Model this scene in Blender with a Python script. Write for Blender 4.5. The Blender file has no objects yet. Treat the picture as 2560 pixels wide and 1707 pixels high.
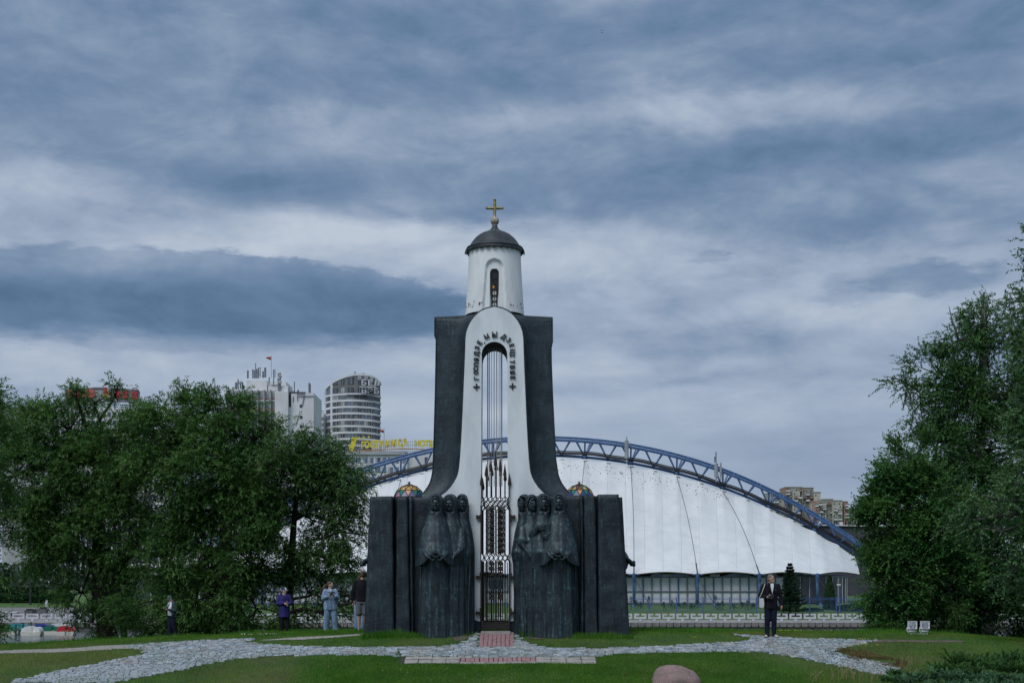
import bpy, bmesh, math, random
import numpy as np
from mathutils import Vector, Matrix, noise as mnoise

SC = bpy.context.scene
COL = SC.collection
F = 3600.0            # focal length in photograph pixels
EYE = 1.4

# ---------------------------------------------------------------- camera
cam_data = bpy.data.cameras.new('camera')
cam = bpy.data.objects.new('camera', cam_data)
COL.objects.link(cam)
cam.location = (0, 0, EYE)
cam.rotation_euler = (math.radians(90), 0, 0)
cam_data.sensor_width = 36
cam_data.lens = F / 2560 * 36
cam_data.shift_y = (1462 - 853.5) / 2560
cam_data.clip_start = 0.5
cam_data.clip_end = 6000
SC.camera = cam

# ---------------------------------------------------------------- light, exposure
SUN_EL, SUN_AZ = math.radians(52), math.radians(212)     # azimuth clockwise from +Y : behind the camera, to its left
sun = bpy.data.lights.new('sun', 'SUN')
sun.energy = 1.5
sun.angle = math.radians(35)
sun.color = (0.97, 0.985, 1.0)
so = bpy.data.objects.new('sun', sun)
COL.objects.link(so)
sd = Vector((math.sin(SUN_AZ) * math.cos(SUN_EL), math.cos(SUN_AZ) * math.cos(SUN_EL), math.sin(SUN_EL)))
so.rotation_euler = sd.to_track_quat('Z', 'Y').to_euler()
so.location = sd * 50

SC.view_settings.view_transform = 'Standard'
SC.view_settings.look = 'None'
SC.view_settings.exposure = 0.14
SC.view_settings.gamma = 1
SC.view_settings.use_curve_mapping = False
SC.cycles.max_bounces = 6
SC.cycles.diffuse_bounces = 3
SC.cycles.glossy_bounces = 3
SC.cycles.transparent_max_bounces = 8
SC.cycles.use_denoising = True
SC.cycles.caustics_reflective = False
SC.cycles.caustics_refractive = False


def lin(r, g, b):
    f = lambda c: (c / 255 / 12.92) if c / 255 <= 0.04045 else ((c / 255 + 0.055) / 1.055) ** 2.4
    return (f(r), f(g), f(b), 1.0)


# ---------------------------------------------------------------- sky
W = bpy.data.worlds.new('World')
SC.world = W
W.use_nodes = True
nt = W.node_tree
nt.nodes.clear()


class NG:
    """tiny helper to write node maths as expressions"""
    def __init__(self, tree):
        self.t = tree

    def new(self, typ, **kw):
        n = self.t.nodes.new(typ)
        for k, v in kw.items():
            setattr(n, k, v)
        return n

    def put(self, sock, v):
        if isinstance(v, bpy.types.NodeSocket):
            self.t.links.new(v, sock)
        elif v is not None:
            sock.default_value = v

    def m(self, op, a, b=None, c=None):
        n = self.new('ShaderNodeMath', operation=op)
        self.put(n.inputs[0], a)
        if b is not None: self.put(n.inputs[1], b)
        if c is not None: self.put(n.inputs[2], c)
        return n.outputs[0]

    def comb(self, x, y, z):
        n = self.new('ShaderNodeCombineXYZ')
        for i, v in enumerate((x, y, z)): self.put(n.inputs[i], v)
        return n.outputs[0]

    def noise(self, vec, scale, detail=4, rough=0.55, dist=0.0):
        n = self.new('ShaderNodeTexNoise')
        self.put(n.inputs['Vector'], vec)
        n.inputs['Scale'].default_value = scale
        n.inputs['Detail'].default_value = detail
        n.inputs['Roughness'].default_value = rough
        n.inputs['Distortion'].default_value = dist
        return n.outputs['Fac']

    def ramp(self, fac, stops, interp='LINEAR'):
        n = self.new('ShaderNodeValToRGB')
        n.color_ramp.interpolation = interp
        el = n.color_ramp.elements
        while len(el) < len(stops): el.new(0.5)
        for e, (p, c) in zip(el, stops):
            e.position = p
            e.color = c if len(c) == 4 else (*c, 1)
        self.put(n.inputs[0], fac)
        return n.outputs[0]

    def mix(self, fac, a, b, blend='MIX'):
        n = self.new('ShaderNodeMix', data_type='RGBA', blend_type=blend)
        self.put(n.inputs[0], fac); self.put(n.inputs[6], a); self.put(n.inputs[7], b)
        return n.outputs[2]

    def maprange(self, v, a, b, c=0.0, d=1.0, smooth=True):
        n = self.new('ShaderNodeMapRange', interpolation_type='SMOOTHSTEP' if smooth else 'LINEAR')
        for i, x in enumerate((v, a, b, c, d)): self.put(n.inputs[i], x)
        return n.outputs[0]


g = NG(nt)
tc = g.new('ShaderNodeTexCoord')
sep = g.new('ShaderNodeSeparateXYZ')
nt.links.new(tc.outputs['Generated'], sep.inputs[0])
az = g.m('ARCTAN2', sep.outputs[0], sep.outputs[1])
el = g.m('ARCSINE', sep.outputs[2])
# coordinates on the flat cloud deck: streaks shrink towards the horizon
den = g.m('ADD', g.m('MAXIMUM', sep.outputs[2], 0.0), 0.10)
deck = g.comb(g.m('MULTIPLY', g.m('DIVIDE', sep.outputs[0], den), 0.55), g.m('DIVIDE', sep.outputs[1], den), 0.0)
polar = g.comb(g.m('MULTIPLY', az, 1.0), g.m('MULTIPLY', el, 3.4), 0.0)
n_deck = g.noise(deck, 0.85, 7, 0.56, 0.3)
n_pol = g.noise(polar, 5.0, 6, 0.55, 0.25)
n_fine = g.noise(g.comb(g.m('MULTIPLY', az, 1.0), g.m('MULTIPLY', el, 2.0), 1.0), 20.0, 8, 0.62, 0.7)
n_w1 = g.noise(polar, 9.0, 5, 0.6)
n_w2 = g.noise(g.comb(g.m('ADD', az, 7.3), g.m('MULTIPLY', el, 3.0), 2.0), 8.0, 5, 0.6)
azw = g.m('ADD', az, g.m('MULTIPLY', g.m('SUBTRACT', n_w1, 0.5), 0.11))
elw = g.m('ADD', el, g.m('MULTIPLY', g.m('SUBTRACT', n_w2, 0.5), 0.045))


def feat(px, py, sx, sy, a=None, e=None):
    a0 = math.atan((px - 1280) / F)
    e0 = math.atan((1462 - py) / F * math.cos(a0))
    sx, sy = sx / F, sy / F
    u = g.m('MULTIPLY_ADD', a or azw, 1 / sx, -a0 / sx)
    v = g.m('MULTIPLY_ADD', e or elw, 1 / sy, -e0 / sy)
    q = g.m('ADD', g.m('MULTIPLY', u, u), g.m('MULTIPLY', v, v))
    return g.m('EXPONENT', g.m('MULTIPLY', q, -1.0))


val = g.m('MULTIPLY_ADD', g.m('SUBTRACT', n_deck, 0.5), g.maprange(el, 0.05, 0.16, 0.35, 0.75), 0.555)
val = g.m('ADD', val, g.m('MULTIPLY', g.m('SUBTRACT', n_pol, 0.5), g.maprange(el, 0.05, 0.16, 0.45, 0.80)))
lowfade = g.maprange(el, 0.07, 0.20, 0.25, 1.0)
val = g.m('ADD', val, g.m('MULTIPLY', g.m('MULTIPLY', g.m('SUBTRACT', n_fine, 0.5), 0.30), lowfade))
# low sky paler than the deck overhead of the frame
val = g.m('ADD', val, g.maprange(el, 0.40, 0.12, -0.10, 0.10))
for w, px, py, sx, sy in [
        (0.24, 960, 585, 560, 50), (0.22, 60, 465, 240, 62), (0.18, 480, 625, 420, 34), (0.10, 700, 560, 500, 60), (0.26, 1750, 280, 520, 48),
        (0.24, 1650, 640, 650, 60), (0.18, 2100, 800, 300, 40), (0.15, 1500, 1000, 900, 120), (0.14, 1100, 900, 300, 60), (0.2, 100, 930, 260, 50),
        (0.10, 1000, 330, 400, 60),
        (-0.20, 300, 190, 620, 110), (-0.26, 2060, 150, 380, 75), (-0.18, 1750, 430, 720, 85), (-0.22, 1350, 60, 900, 55),
        (-0.18, 1100, 540, 300, 22), (-0.22, 2200, 560, 520, 45), (-0.18, 1650, 850, 420, 30), (-0.16, 1750, 955, 620, 26),
        (-0.17, 600, 440, 300, 45), (-0.12, 2300, 340, 400, 60), (-0.14, 980, 860, 380, 50), (-0.10, 2480, 900, 300, 160)]:
    val = g.m('MULTIPLY_ADD', feat(px, py, sx, sy), w, val)
# the long dark bank on the left with a lumpy top and the small one on the right
lump = g.noise(polar, 38.0, 5, 0.62)
elb = g.m('ADD', el, g.m('MULTIPLY', g.m('SUBTRACT', lump, 0.5), 0.020))
azb = g.m('ADD', az, g.m('MULTIPLY', g.m('SUBTRACT', lump, 0.5), 0.05))
bank = feat(400, 752, 900, 140, azb, elb)
bank_m = g.maprange(bank, 0.42, 0.54)
bank_low = g.maprange(g.m('ADD', el, g.m('MULTIPLY', g.m('SUBTRACT', n_pol, 0.5), 0.03)), math.atan((1462 - 665) / F), math.atan((1462 - 765) / F), 0.44, 0.08)
bank_v = g.m('ADD', bank_low, g.m('MULTIPLY', g.m('SUBTRACT', n_w1, 0.5), 0.45))
mixv = g.new('ShaderNodeMix', data_type='FLOAT')
g.put(mixv.inputs[0], g.m('MULTIPLY', g.m('MULTIPLY', bank_m, 0.95), g.maprange(elw, math.atan((1462 - 885) / F), math.atan((1462 - 820) / F), 0.2, 1.0))); g.put(mixv.inputs[2], val); g.put(mixv.inputs[3], bank_v)
val = mixv.outputs[0]
small = g.maprange(feat(2330, 695, 190, 48, azb, elb), 0.3, 0.75)
val = g.m('MULTIPLY_ADD', small, -0.26, val)
small = g.maprange(feat(1790, 640, 60, 22, azb, elb), 0.3, 0.75)
val = g.m('MULTIPLY_ADD', small, -0.14, val)
small = g.maprange(feat(2130, 730, 110, 45, azb, elb), 0.3, 0.8)
val = g.m('MULTIPLY_ADD', small, -0.15, val)
lump2 = g.noise(g.comb(g.m('MULTIPLY', az, 1.0), g.m('MULTIPLY', el, 2.2), 5.0), 13.0, 9, 0.6, 0.9)
lump3 = g.m('ABSOLUTE', g.m('SUBTRACT', g.noise(g.comb(g.m('MULTIPLY', az, 1.0), g.m('MULTIPLY', el, 2.0), 9.0), 8.0, 8, 0.58, 0.6), 0.5))
val = g.m('ADD', val, g.m('MULTIPLY', g.m('SUBTRACT', lump2, 0.5), g.m('MULTIPLY', lowfade, 0.42)))
val = g.m('ADD', val, g.m('MULTIPLY', g.m('SUBTRACT', lump3, 0.07), g.m('MULTIPLY', lowfade, 0.75)))
# higher than the frame the deck thins and brightens evenly
val = g.m('ADD', val, g.maprange(el, 0.42, 1.1, 0.0, 0.5))
cloud = g.ramp(val, [(0.0, lin(84, 110, 144)), (0.22, lin(103, 130, 162)), (0.42, lin(125, 147, 176)), (0.60, lin(150, 167, 191)), (0.78, lin(171, 185, 205)), (1.0, lin(192, 204, 218))])
sky = g.new('ShaderNodeTexSky', sky_type='NISHITA')
sky.sun_disc = False
sky.sun_elevation = SUN_EL
sky.sun_rotation = SUN_AZ
sky.air_density = 1.0
sky.dust_density = 2.0
bg1 = g.new('ShaderNodeBackground')
nt.links.new(sky.outputs[0], bg1.inputs[0])
bg1.inputs[1].default_value = 0.05
bg2 = g.new('ShaderNodeBackground')
nt.links.new(cloud, bg2.inputs[0])
bg2.inputs[1].default_value = 0.90
mx = g.new('ShaderNodeMixShader')
mx.inputs[0].default_value = 0.93          # cloud cover
nt.links.new(bg1.outputs[0], mx.inputs[1])
nt.links.new(bg2.outputs[0], mx.inputs[2])
wo = g.new('ShaderNodeOutputWorld')
nt.links.new(mx.outputs[0], wo.inputs[0])


# ---------------------------------------------------------------- geometry helpers
def P(x, y, d):
    return Vector(((x - 1280) / F * d, d, EYE + (1462 - y) / F * d))


def PX(x, d): return (x - 1280) / F * d
def PZ(y, d): return EYE + (1462 - y) / F * d


def ss(x, a, b):
    t = np.clip((np.asarray(x, float) - a) / (b - a), 0, 1)
    return t * t * (3 - 2 * t)


class MB:
    def __init__(self):
        self.v = []
        self.f = []

    def add(self, vs, fs):
        n = len(self.v)
        self.v.extend([tuple(p) for p in vs])
        self.f.extend([tuple(i + n for i in f) for f in fs])
        return self

    def box(self, x0, x1, y0, y1, z0, z1):
        vs = [(x0, y0, z0), (x1, y0, z0), (x1, y1, z0), (x0, y1, z0), (x0, y0, z1), (x1, y0, z1), (x1, y1, z1), (x0, y1, z1)]
        return self.add(vs, [(0, 3, 2, 1), (4, 5, 6, 7), (0, 1, 5, 4), (1, 2, 6, 5), (2, 3, 7, 6), (3, 0, 4, 7)])

    def rbox(self, c, size, rz=0.0, bev=0.0):
        """box with optional chamfered vertical+top edges, rotated about z"""
        M = Matrix.Translation(c) @ Matrix.Rotation(rz, 4, 'Z')
        sx, sy, sz = [s / 2 for s in size]
        if bev <= 0:
            vs = [(x, y, z) for z in (-sz, sz) for x, y in ((-sx, -sy), (sx, -sy), (sx, sy), (-sx, sy))]
            vs = [M @ Vector(p) for p in vs]
            return self.add(vs, [(0, 3, 2, 1), (4, 5, 6, 7), (0, 1, 5, 4), (1, 2, 6, 5), (2, 3, 7, 6), (3, 0, 4, 7)])
        def oct(ax, ay, b, z):
            return [(-ax + b, -ay, z), (ax - b, -ay, z), (ax, -ay + b, z), (ax, ay - b, z), (ax - b, ay, z), (-ax + b, ay, z), (-ax, ay - b, z), (-ax, -ay + b, z)]
        rings = [oct(sx, sy, bev, -sz), oct(sx, sy, bev, sz - bev), oct(sx - bev, sy - bev, bev * 0.7, sz)]
        return self.loft([[M @ Vector(p) for p in r] for r in rings])

    def loft(self, rings, caps=True, closed=True):
        n = len(rings[0])
        vs = [p for r in rings for p in r]
        fs = []
        for i in range(len(rings) - 1):
            for j in range(n if closed else n - 1):
                k = (j + 1) % n
                fs.append((i * n + j, i * n + k, (i + 1) * n + k, (i + 1) * n + j))
        if caps:
            fs.append(tuple(reversed(range(n))))
            fs.append(tuple((len(rings) - 1) * n + j for j in range(n)))
        return self.add(vs, fs)

    def tube(self, pts, rad, n=8, caps=True):
        pts = [Vector(p) for p in pts]
        if not hasattr(rad, '__len__'): rad = [rad] * len(pts)
        rings = []
        up = None
        for i, p in enumerate(pts):
            t = (pts[min(i + 1, len(pts) - 1)] - pts[max(i - 1, 0)])
            if t.length < 1e-9: t = Vector((0, 0, 1))
            t.normalize()
            if up is None:
                up = t.orthogonal().normalized()
            else:
                up = (up - t * up.dot(t))
                if up.length < 1e-6: up = t.orthogonal()
                up.normalize()
            w = t.cross(up)
            rings.append([p + (up * math.cos(a) + w * math.sin(a)) * rad[i] for a in [2 * math.pi * k / n for k in range(n)]])
        return self.loft(rings, caps)

    def lathe(self, prof, c=(0, 0), n=48, caps=True):
        rings = [[(c[0] + r * math.cos(2 * math.pi * k / n), c[1] + r * math.sin(2 * math.pi * k / n), z) for k in range(n)] for r, z in prof]
        return self.loft(rings, caps)

    def prism(self, poly, y0, y1):
        """polygon in x,z pushed along y"""
        n = len(poly)
        vs = [(x, y0, z) for x, z in poly] + [(x, y1, z) for x, z in poly]
        fs = [tuple(range(n)), tuple(reversed(range(n, 2 * n)))]
        fs += [(i, i + n, (i + 1) % n + n, (i + 1) % n) for i in range(n)]
        return self.add(vs, fs)

    def slab(self, poly, z0, z1):
        n = len(poly)
        vs = [(x, y, z0) for x, y in poly] + [(x, y, z1) for x, y in poly]
        fs = [tuple(reversed(range(n))), tuple(range(n, 2 * n))]
        fs += [(i, (i + 1) % n, (i + 1) % n + n, i + n) for i in range(n)]
        return self.add(vs, fs)

    def ball(self, c, r, seg=12, rings=8, M=None):
        if not hasattr(r, '__len__'): r = (r, r, r)
        rr = []
        for i in range(rings + 1):
            t = math.pi * i / rings
            t = min(max(t, 0.02), math.pi - 0.02)
            rr.append([(r[0] * math.sin(t) * math.cos(2 * math.pi * k / seg), r[1] * math.sin(t) * math.sin(2 * math.pi * k / seg), -r[2] * math.cos(t)) for k in range(seg)])
        c = Vector(c)
        rr = [[(M @ Vector(p) if M else Vector(p)) + c for p in ring] for ring in rr]
        return self.loft(rr)

    def cap(self, p0, r0, p1, r1, n=12):
        """tapered capsule"""
        p0, p1 = Vector(p0), Vector(p1)
        t = (p1 - p0).normalized()
        pts, rad = [], []
        for a in (-85, -60, -30): pts.append(p0 + t * r0 * math.sin(math.radians(a))); rad.append(r0 * math.cos(math.radians(a)))
        pts += [p0, p1]; rad += [r0, r1]
        for a in (30, 60, 85): pts.append(p1 + t * r1 * math.sin(math.radians(a))); rad.append(r1 * math.cos(math.radians(a)))
        return self.tube(pts, rad, n)

    def mesh(self, name='m'):
        me = bpy.data.meshes.new(name)
        me.from_pydata([tuple(p) for p in self.v], [], self.f)
        me.update()
        return me

    def build(self, name, mat, parent=None, smooth=False, fix=True, **kw):
        me = self.mesh(name)
        if fix:
            bm = bmesh.new(); bm.from_mesh(me)
            bmesh.ops.recalc_face_normals(bm, faces=bm.faces)
            bm.to_mesh(me); bm.free()
        return put(name, me, mat, parent, smooth, **kw)


def set_smooth(me, smooth=True):
    me.polygons.foreach_set('use_smooth', np.full(len(me.polygons), bool(smooth)))
    me.update()


def sharpen(me, deg=35):
    try:
        me.set_sharp_from_angle(angle=math.radians(deg))
    except Exception:
        pass


def put(name, me, mat, parent=None, smooth=False, auto=None, label=None, cat=None, group=None, kind=None):
    o = bpy.data.objects.new(name, me)
    COL.objects.link(o)
    if mat is not None:
        me.materials.clear()
        me.materials.append(mat)
    if smooth:
        set_smooth(me)
        if auto: sharpen(me, auto)
    if parent is not None: adopt(o, parent)
    tag(o, label, cat, group, kind)
    return o


def adopt(o, parent):
    o.parent = parent
    p = parent
    T = Matrix.Identity(4)
    chain = []
    while p is not None:
        chain.append(p); p = p.parent
    for q in reversed(chain):
        T = T @ q.matrix_parent_inverse @ Matrix.LocRotScale(q.location, q.rotation_euler, q.scale)
    o.matrix_parent_inverse = T.inverted()


def tag(o, label=None, cat=None, group=None, kind=None):
    if label: o['label'] = label
    if cat: o['category'] = cat
    if group: o['group'] = group
    if kind: o['kind'] = kind
    return o


def thing(name, loc, label, cat, group=None):
    o = bpy.data.objects.new(name, None)
    COL.objects.link(o)
    o.location = loc
    o.empty_display_size = 0.2
    return tag(o, label, cat, group)


KIDS = {}


def copy_tree(o, parent=None, children=None):
    c = o.copy()
    COL.objects.link(c)
    if parent is not None:
        c.parent = parent
    ch = children if children is not None else [x for x in bpy.data.objects if x.parent == o]
    for k in ch:
        copy_tree(k, c)
    return c


def np_mesh(name, verts, faces_flat, loop_total):
    """fast mesh from arrays: faces_flat (vertex indices), loop_total per face (int)"""
    me = bpy.data.meshes.new(name)
    nv, nl = len(verts), len(faces_flat)
    nf = nl // loop_total
    me.vertices.add(nv); me.loops.add(nl); me.polygons.add(nf)
    me.vertices.foreach_set('co', np.asarray(verts, np.float32).ravel())
    me.loops.foreach_set('vertex_index', np.asarray(faces_flat, np.int32))
    me.polygons.foreach_set('loop_start', np.arange(0, nl, loop_total, dtype=np.int32))
    try:
        me.polygons.foreach_set('loop_total', np.full(nf, loop_total, np.int32))
    except Exception:
        pass
    me.update(calc_edges=True)
    return me


def remesh(mb, voxel, smooth_it=0):
    me = mb.mesh('tmp')
    bm = bmesh.new(); bm.from_mesh(me); bmesh.ops.recalc_face_normals(bm, faces=bm.faces); bm.to_mesh(me); bm.free()
    o = bpy.data.objects.new('tmp', me)
    COL.objects.link(o)
    r = o.modifiers.new('r', 'REMESH'); r.mode = 'VOXEL'; r.voxel_size = voxel
    if smooth_it:
        s = o.modifiers.new('s', 'SMOOTH'); s.factor = 0.5; s.iterations = smooth_it
    dg = bpy.context.evaluated_depsgraph_get()
    out = bpy.data.meshes.new_from_object(o.evaluated_get(dg), depsgraph=dg)
    bpy.data.objects.remove(o)
    bpy.data.meshes.remove(me)
    return out


def text_mesh(s, size, depth, bold=0.0, align='CENTER', shear=0.0, sx=1.0):
    c = bpy.data.curves.new('t', 'FONT')
    c.body = s; c.size = size; c.extrude = depth / 2; c.offset = bold
    c.align_x = align; c.align_y = 'CENTER'
    c.shear = shear; c.resolution_u = 3
    o = bpy.data.objects.new('t', c)
    COL.objects.link(o)
    dg = bpy.context.evaluated_depsgraph_get()
    me = bpy.data.meshes.new_from_object(o.evaluated_get(dg), depsgraph=dg)
    bpy.data.objects.remove(o)
    bpy.data.curves.remove(c)
    if sx != 1.0:
        me.transform(Matrix.Diagonal((sx, 1, 1, 1)))
    return me


# ---------------------------------------------------------------- materials
MATS = {}


def mat(name, c1, c2=None, scale=3.0, rough=0.7, metal=0.0, bump=0.0, bscale=20.0, bdist=0.01, stretch=(1, 1, 1), detail=5, spec=0.5, lo=0.35, hi=0.65, c3=None, scale3=0.5, amt3=0.5, translucent=0.0, island=0.0, emit=None):
    if name in MATS: return MATS[name]
    m = bpy.data.materials.new(name)
    m.use_nodes = True
    t = m.node_tree
    t.nodes.clear()
    q = NG(t)
    out = q.new('ShaderNodeOutputMaterial')
    b = q.new('ShaderNodeBsdfPrincipled')
    b.inputs['Roughness'].default_value = rough
    b.inputs['Metallic'].default_value = metal
    b.inputs['Specular IOR Level'].default_value = spec
    tc = q.new('ShaderNodeTexCoord')
    oi = q.new('ShaderNodeObjectInfo')
    off = q.new('ShaderNodeVectorMath', operation='ADD')
    sc = q.new('ShaderNodeVectorMath', operation='MULTIPLY')
    t.links.new(tc.outputs['Object'], sc.inputs[0]); sc.inputs[1].default_value = stretch
    t.links.new(sc.outputs[0], off.inputs[0])
    t.links.new(q.m('MULTIPLY', oi.outputs['Random'], 50.0), off.inputs[1])
    vec = off.outputs[0]
    c1 = (*c1[:3], 1)
    if c2 is not None:
        c2 = (*c2[:3], 1)
        f = q.maprange(q.noise(vec, scale, detail), lo, hi)
        col = q.mix(f, c1, c2)
    else:
        f = q.noise(vec, scale, detail)
        col = q.mix(f, tuple(x * 0.82 for x in c1[:3]) + (1,), tuple(min(x * 1.18, 1) for x in c1[:3]) + (1,))
    if c3 is not None:
        f3 = q.maprange(q.noise(vec, scale3, 5), 0.42, 0.68, 0.0, amt3)
        col = q.mix(f3, col, (*c3[:3], 1))
    if island > 0:
        ge = q.new('ShaderNodeNewGeometry')
        k = q.m('MULTIPLY_ADD', ge.outputs['Random Per Island'], island, 1 - island / 2)
        hs = q.new('ShaderNodeVectorMath', operation='SCALE')
        q.put(hs.inputs[0], col); q.put(hs.inputs['Scale'], k)
        col = hs.outputs[0]
    q.put(b.inputs['Base Color'], col)
    if bump > 0:
        bn = q.new('ShaderNodeBump')
        bn.inputs['Strength'].default_value = bump
        bn.inputs['Distance'].default_value = bdist
        q.put(bn.inputs['Height'], q.noise(vec, bscale, 6, 0.6))
        q.put(b.inputs['Normal'], bn.outputs[0])
    if emit:
        b.inputs['Emission Color'].default_value = (*emit[:3], 1); b.inputs['Emission Strength'].default_value = emit[3]
    sh = b.outputs[0]
    if translucent > 0:
        tr = q.new('ShaderNodeBsdfTranslucent')
        q.put(tr.inputs[0], q.mix(1.0, col, (1.0, 1.2, 0.5, 1), 'MULTIPLY'))
        mxs = q.new('ShaderNodeMixShader'); mxs.inputs[0].default_value = translucent
        t.links.new(sh, mxs.inputs[1]); t.links.new(tr.outputs[0], mxs.inputs[2])
        sh = mxs.outputs[0]
    t.links.new(sh, out.inputs[0])
    MATS[name] = m
    return m


R = random.Random(7)
NR = np.random.RandomState(11)


# ---------------------------------------------------------------- the lie of the land
FY = [-20, 0, 20, 30, 34, 36, 37.9, 38.5, 39.5, 40.5, 41, 41.5, 43, 47, 50, 55, 60, 66, 74, 90]
FZ = [-2.2, -2.2, -2.2, -1.8, -1.35, -1.02, -.66, -.50, -.28, -.08, -.01, .05, .05, -.08, -.26, -.8, -1.5, -3.0, -5.0, -6]
LX = [-70, -30, -20, -14.2, -11.2, -7.4, -5.9, -3, 3, 7.5, 12.5, 16, 20, 30, 70]
LZ = [-6, -1.6, -.72, -.42, -.26, -.10, -.05, 0, 0, -.08, -.06, -.36, -.7, -1.4, -6]


def H(x, y):
    x = np.asarray(x, float); y = np.asarray(y, float)
    z = 0
    for o in (-0.35, 0, 0.35):
        z = z + np.interp(y + o, FY, FZ) / 3
    l = 0
    for o in (-1.2, 0, 1.2):
        l = l + np.interp(x + o, LX, LZ) / 3
    w = 0.25 + 0.75 * ss(y, 37, 43)
    w = np.maximum(w, ss(np.abs(x), 18, 40))
    return z + l * w + 0.015 * np.sin(x * 0.9 + 1) * np.cos(y * 0.7) + 0.008 * np.sin(x * 2.3 + y)


def G(px, py, lift=0.0):
    """where the sight line through a photograph pixel meets the mound"""
    ds = np.arange(16, 64, 0.02)
    X = (px - 1280) / F * ds
    Z = EYE + (1462 - py) / F * ds
    h = H(X, ds) - Z
    k = np.argmax(h > 0) if (h > 0).any() else int(np.argmax(h))
    d = ds[k]
    return Vector((float(X[k]), float(d), float(H(X[k], d)) + lift))


def poly_world(pts):
    return [(G(x, y).x, G(x, y).y) for x, y in pts]


def inside(poly, X, Y):
    X = np.asarray(X); Y = np.asarray(Y)
    r = np.zeros(X.shape, bool)
    n = len(poly)
    for i in range(n):
        x0, y0 = poly[i]; x1, y1 = poly[(i + 1) % n]
        if y0 == y1: continue
        c = ((y0 > Y) != (y1 > Y)) & (X < (x1 - x0) * (Y - y0) / (y1 - y0) + x0)
        r ^= c
    return r


ORD = ['first', 'second', 'third', 'fourth', 'fifth', 'sixth', 'seventh', 'eighth', 'ninth', 'tenth', 'eleventh', 'twelfth', 'thirteenth', 'fourteenth', 'fifteenth', 'sixteenth', 'seventeenth', 'eighteenth']

# ================================================================ ground, water, paths
M_GROUND = mat('turf_soil', (0.035, 0.085, 0.014), (0.06, 0.115, 0.022), scale=1.3, rough=0.95, bump=0.8, bscale=30, bdist=0.04, c3=(0.075, 0.065, 0.035), scale3=0.35, amt3=0.6)
M_DIRT = mat('bare_soil', (0.085, 0.066, 0.052), (0.14, 0.115, 0.09), scale=4, rough=0.95, bump=0.7, bscale=40, bdist=0.02)
M_WATER = mat('river_water', (0.035, 0.05, 0.055), (0.05, 0.065, 0.07), scale=0.2, rough=0.12, bump=0.55, bscale=2.2, bdist=0.06, stretch=(0.5, 1.6, 1))
M_SETT = mat('granite_sett', (0.19, 0.225, 0.25), (0.34, 0.385, 0.42), scale=6, rough=0.75, bump=0.7, bscale=45, bdist=0.01, c3=(0.30, 0.25, 0.20), scale3=1.7, amt3=0.4, island=0.55)
M_BRICKP = mat('pink_brick', (0.27, 0.155, 0.165), (0.34, 0.205, 0.21), scale=12, rough=0.85, bump=0.4, bscale=60, bdist=0.004, island=0.25)
M_SLAB = mat('grey_slab', (0.27, 0.25, 0.235), (0.36, 0.335, 0.31), scale=6, rough=0.85, bump=0.5, bscale=50, bdist=0.005, island=0.2)

xs = np.unique(np.concatenate([np.linspace(-70, -20, 30), np.linspace(-20, 20, 161), np.linspace(20, 70, 30)]))
ys = np.unique(np.concatenate([np.linspace(-20, 34, 30), np.linspace(34, 50, 81), np.linspace(50, 88, 40)]))
GX, GY = np.meshgrid(xs, ys)
V = np.stack([GX, GY, H(GX, GY)], -1).reshape(-1, 3)
nx, ny = len(xs), len(ys)
I, J = np.meshgrid(np.arange(nx - 1), np.arange(ny - 1))
a = (J * nx + I).ravel()
Fc = np.stack([a, a + 1, a + nx + 1, a + nx], -1).ravel()
me = np_mesh('island_ground', V, Fc, 4)
put('island_ground', me, M_GROUND, smooth=True, kind='structure')

MB().box(-900, 900, 20, 149.9, -3.6, -3.3).build('river_water', M_WATER, kind='structure')

# the far bank: promenade, then lawn rising gently to the arena, city ground to the horizon
M_PROM = mat('promenade_paving', (0.20, 0.20, 0.20), (0.27, 0.265, 0.26), scale=1, rough=0.9)
M_FARGRASS = mat('far_lawn', (0.04, 0.105, 0.018), (0.07, 0.145, 0.03), scale=0.8, rough=0.95, bump=0.6, bscale=8, bdist=0.1, c3=(0.12, 0.12, 0.04), scale3=0.3, amt3=0.5)
bx = np.unique(np.concatenate([np.linspace(-1500, -90, 10), np.linspace(-90, 90, 60), np.linspace(90, 1500, 10)]))
by = np.array([150.45, 153, 156, 158, 160, 164, 170, 176, 190, 230, 400, 900, 4000.])
bz = np.array([-2.42, -2.40, -2.3, -2.0, -1.67, -1.35, -1.0, -0.8, -0.7, -0.4, 0, 0, 0.])
GX, GY = np.meshgrid(bx, by)
GZ = np.repeat(bz[:, None], len(bx), 1)
flat = ss(-GX, 42, 52) * (GY < 200)                    # to the left the square lies level with the promenade
GZ = GZ * (1 - flat) + flat * np.minimum(GZ, -2.38 + (GY - 153) * 0.012)
V = np.stack([GX, GY, GZ], -1).reshape(-1, 3)
nx, ny = len(bx), len(by)
I, J = np.meshgrid(np.arange(nx - 1), np.arange(ny - 1))
a = (J * nx + I).ravel()
put('far_bank_ground', np_mesh('far_bank_ground', V, np.stack([a, a + 1, a + nx + 1, a + nx], -1).ravel(), 4), M_FARGRASS, smooth=True, kind='structure')
mb = MB(); mb.box(-200, 200, 149.9, 156.5, -2.46, -2.34)
mb.build('promenade', M_PROM, kind='structure')
M_SQ = mat('square_paving', (0.16, 0.155, 0.155), (0.21, 0.205, 0.2), scale=1, rough=0.9)
MB().loft([[(x, 152.2, -2.6), (x, 161, -2.6), (x, 161, -1.08), (x, 152.2, -2.325)] for x in (-95, -44)]).build('paved_square', M_SQ, kind='structure')

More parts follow.
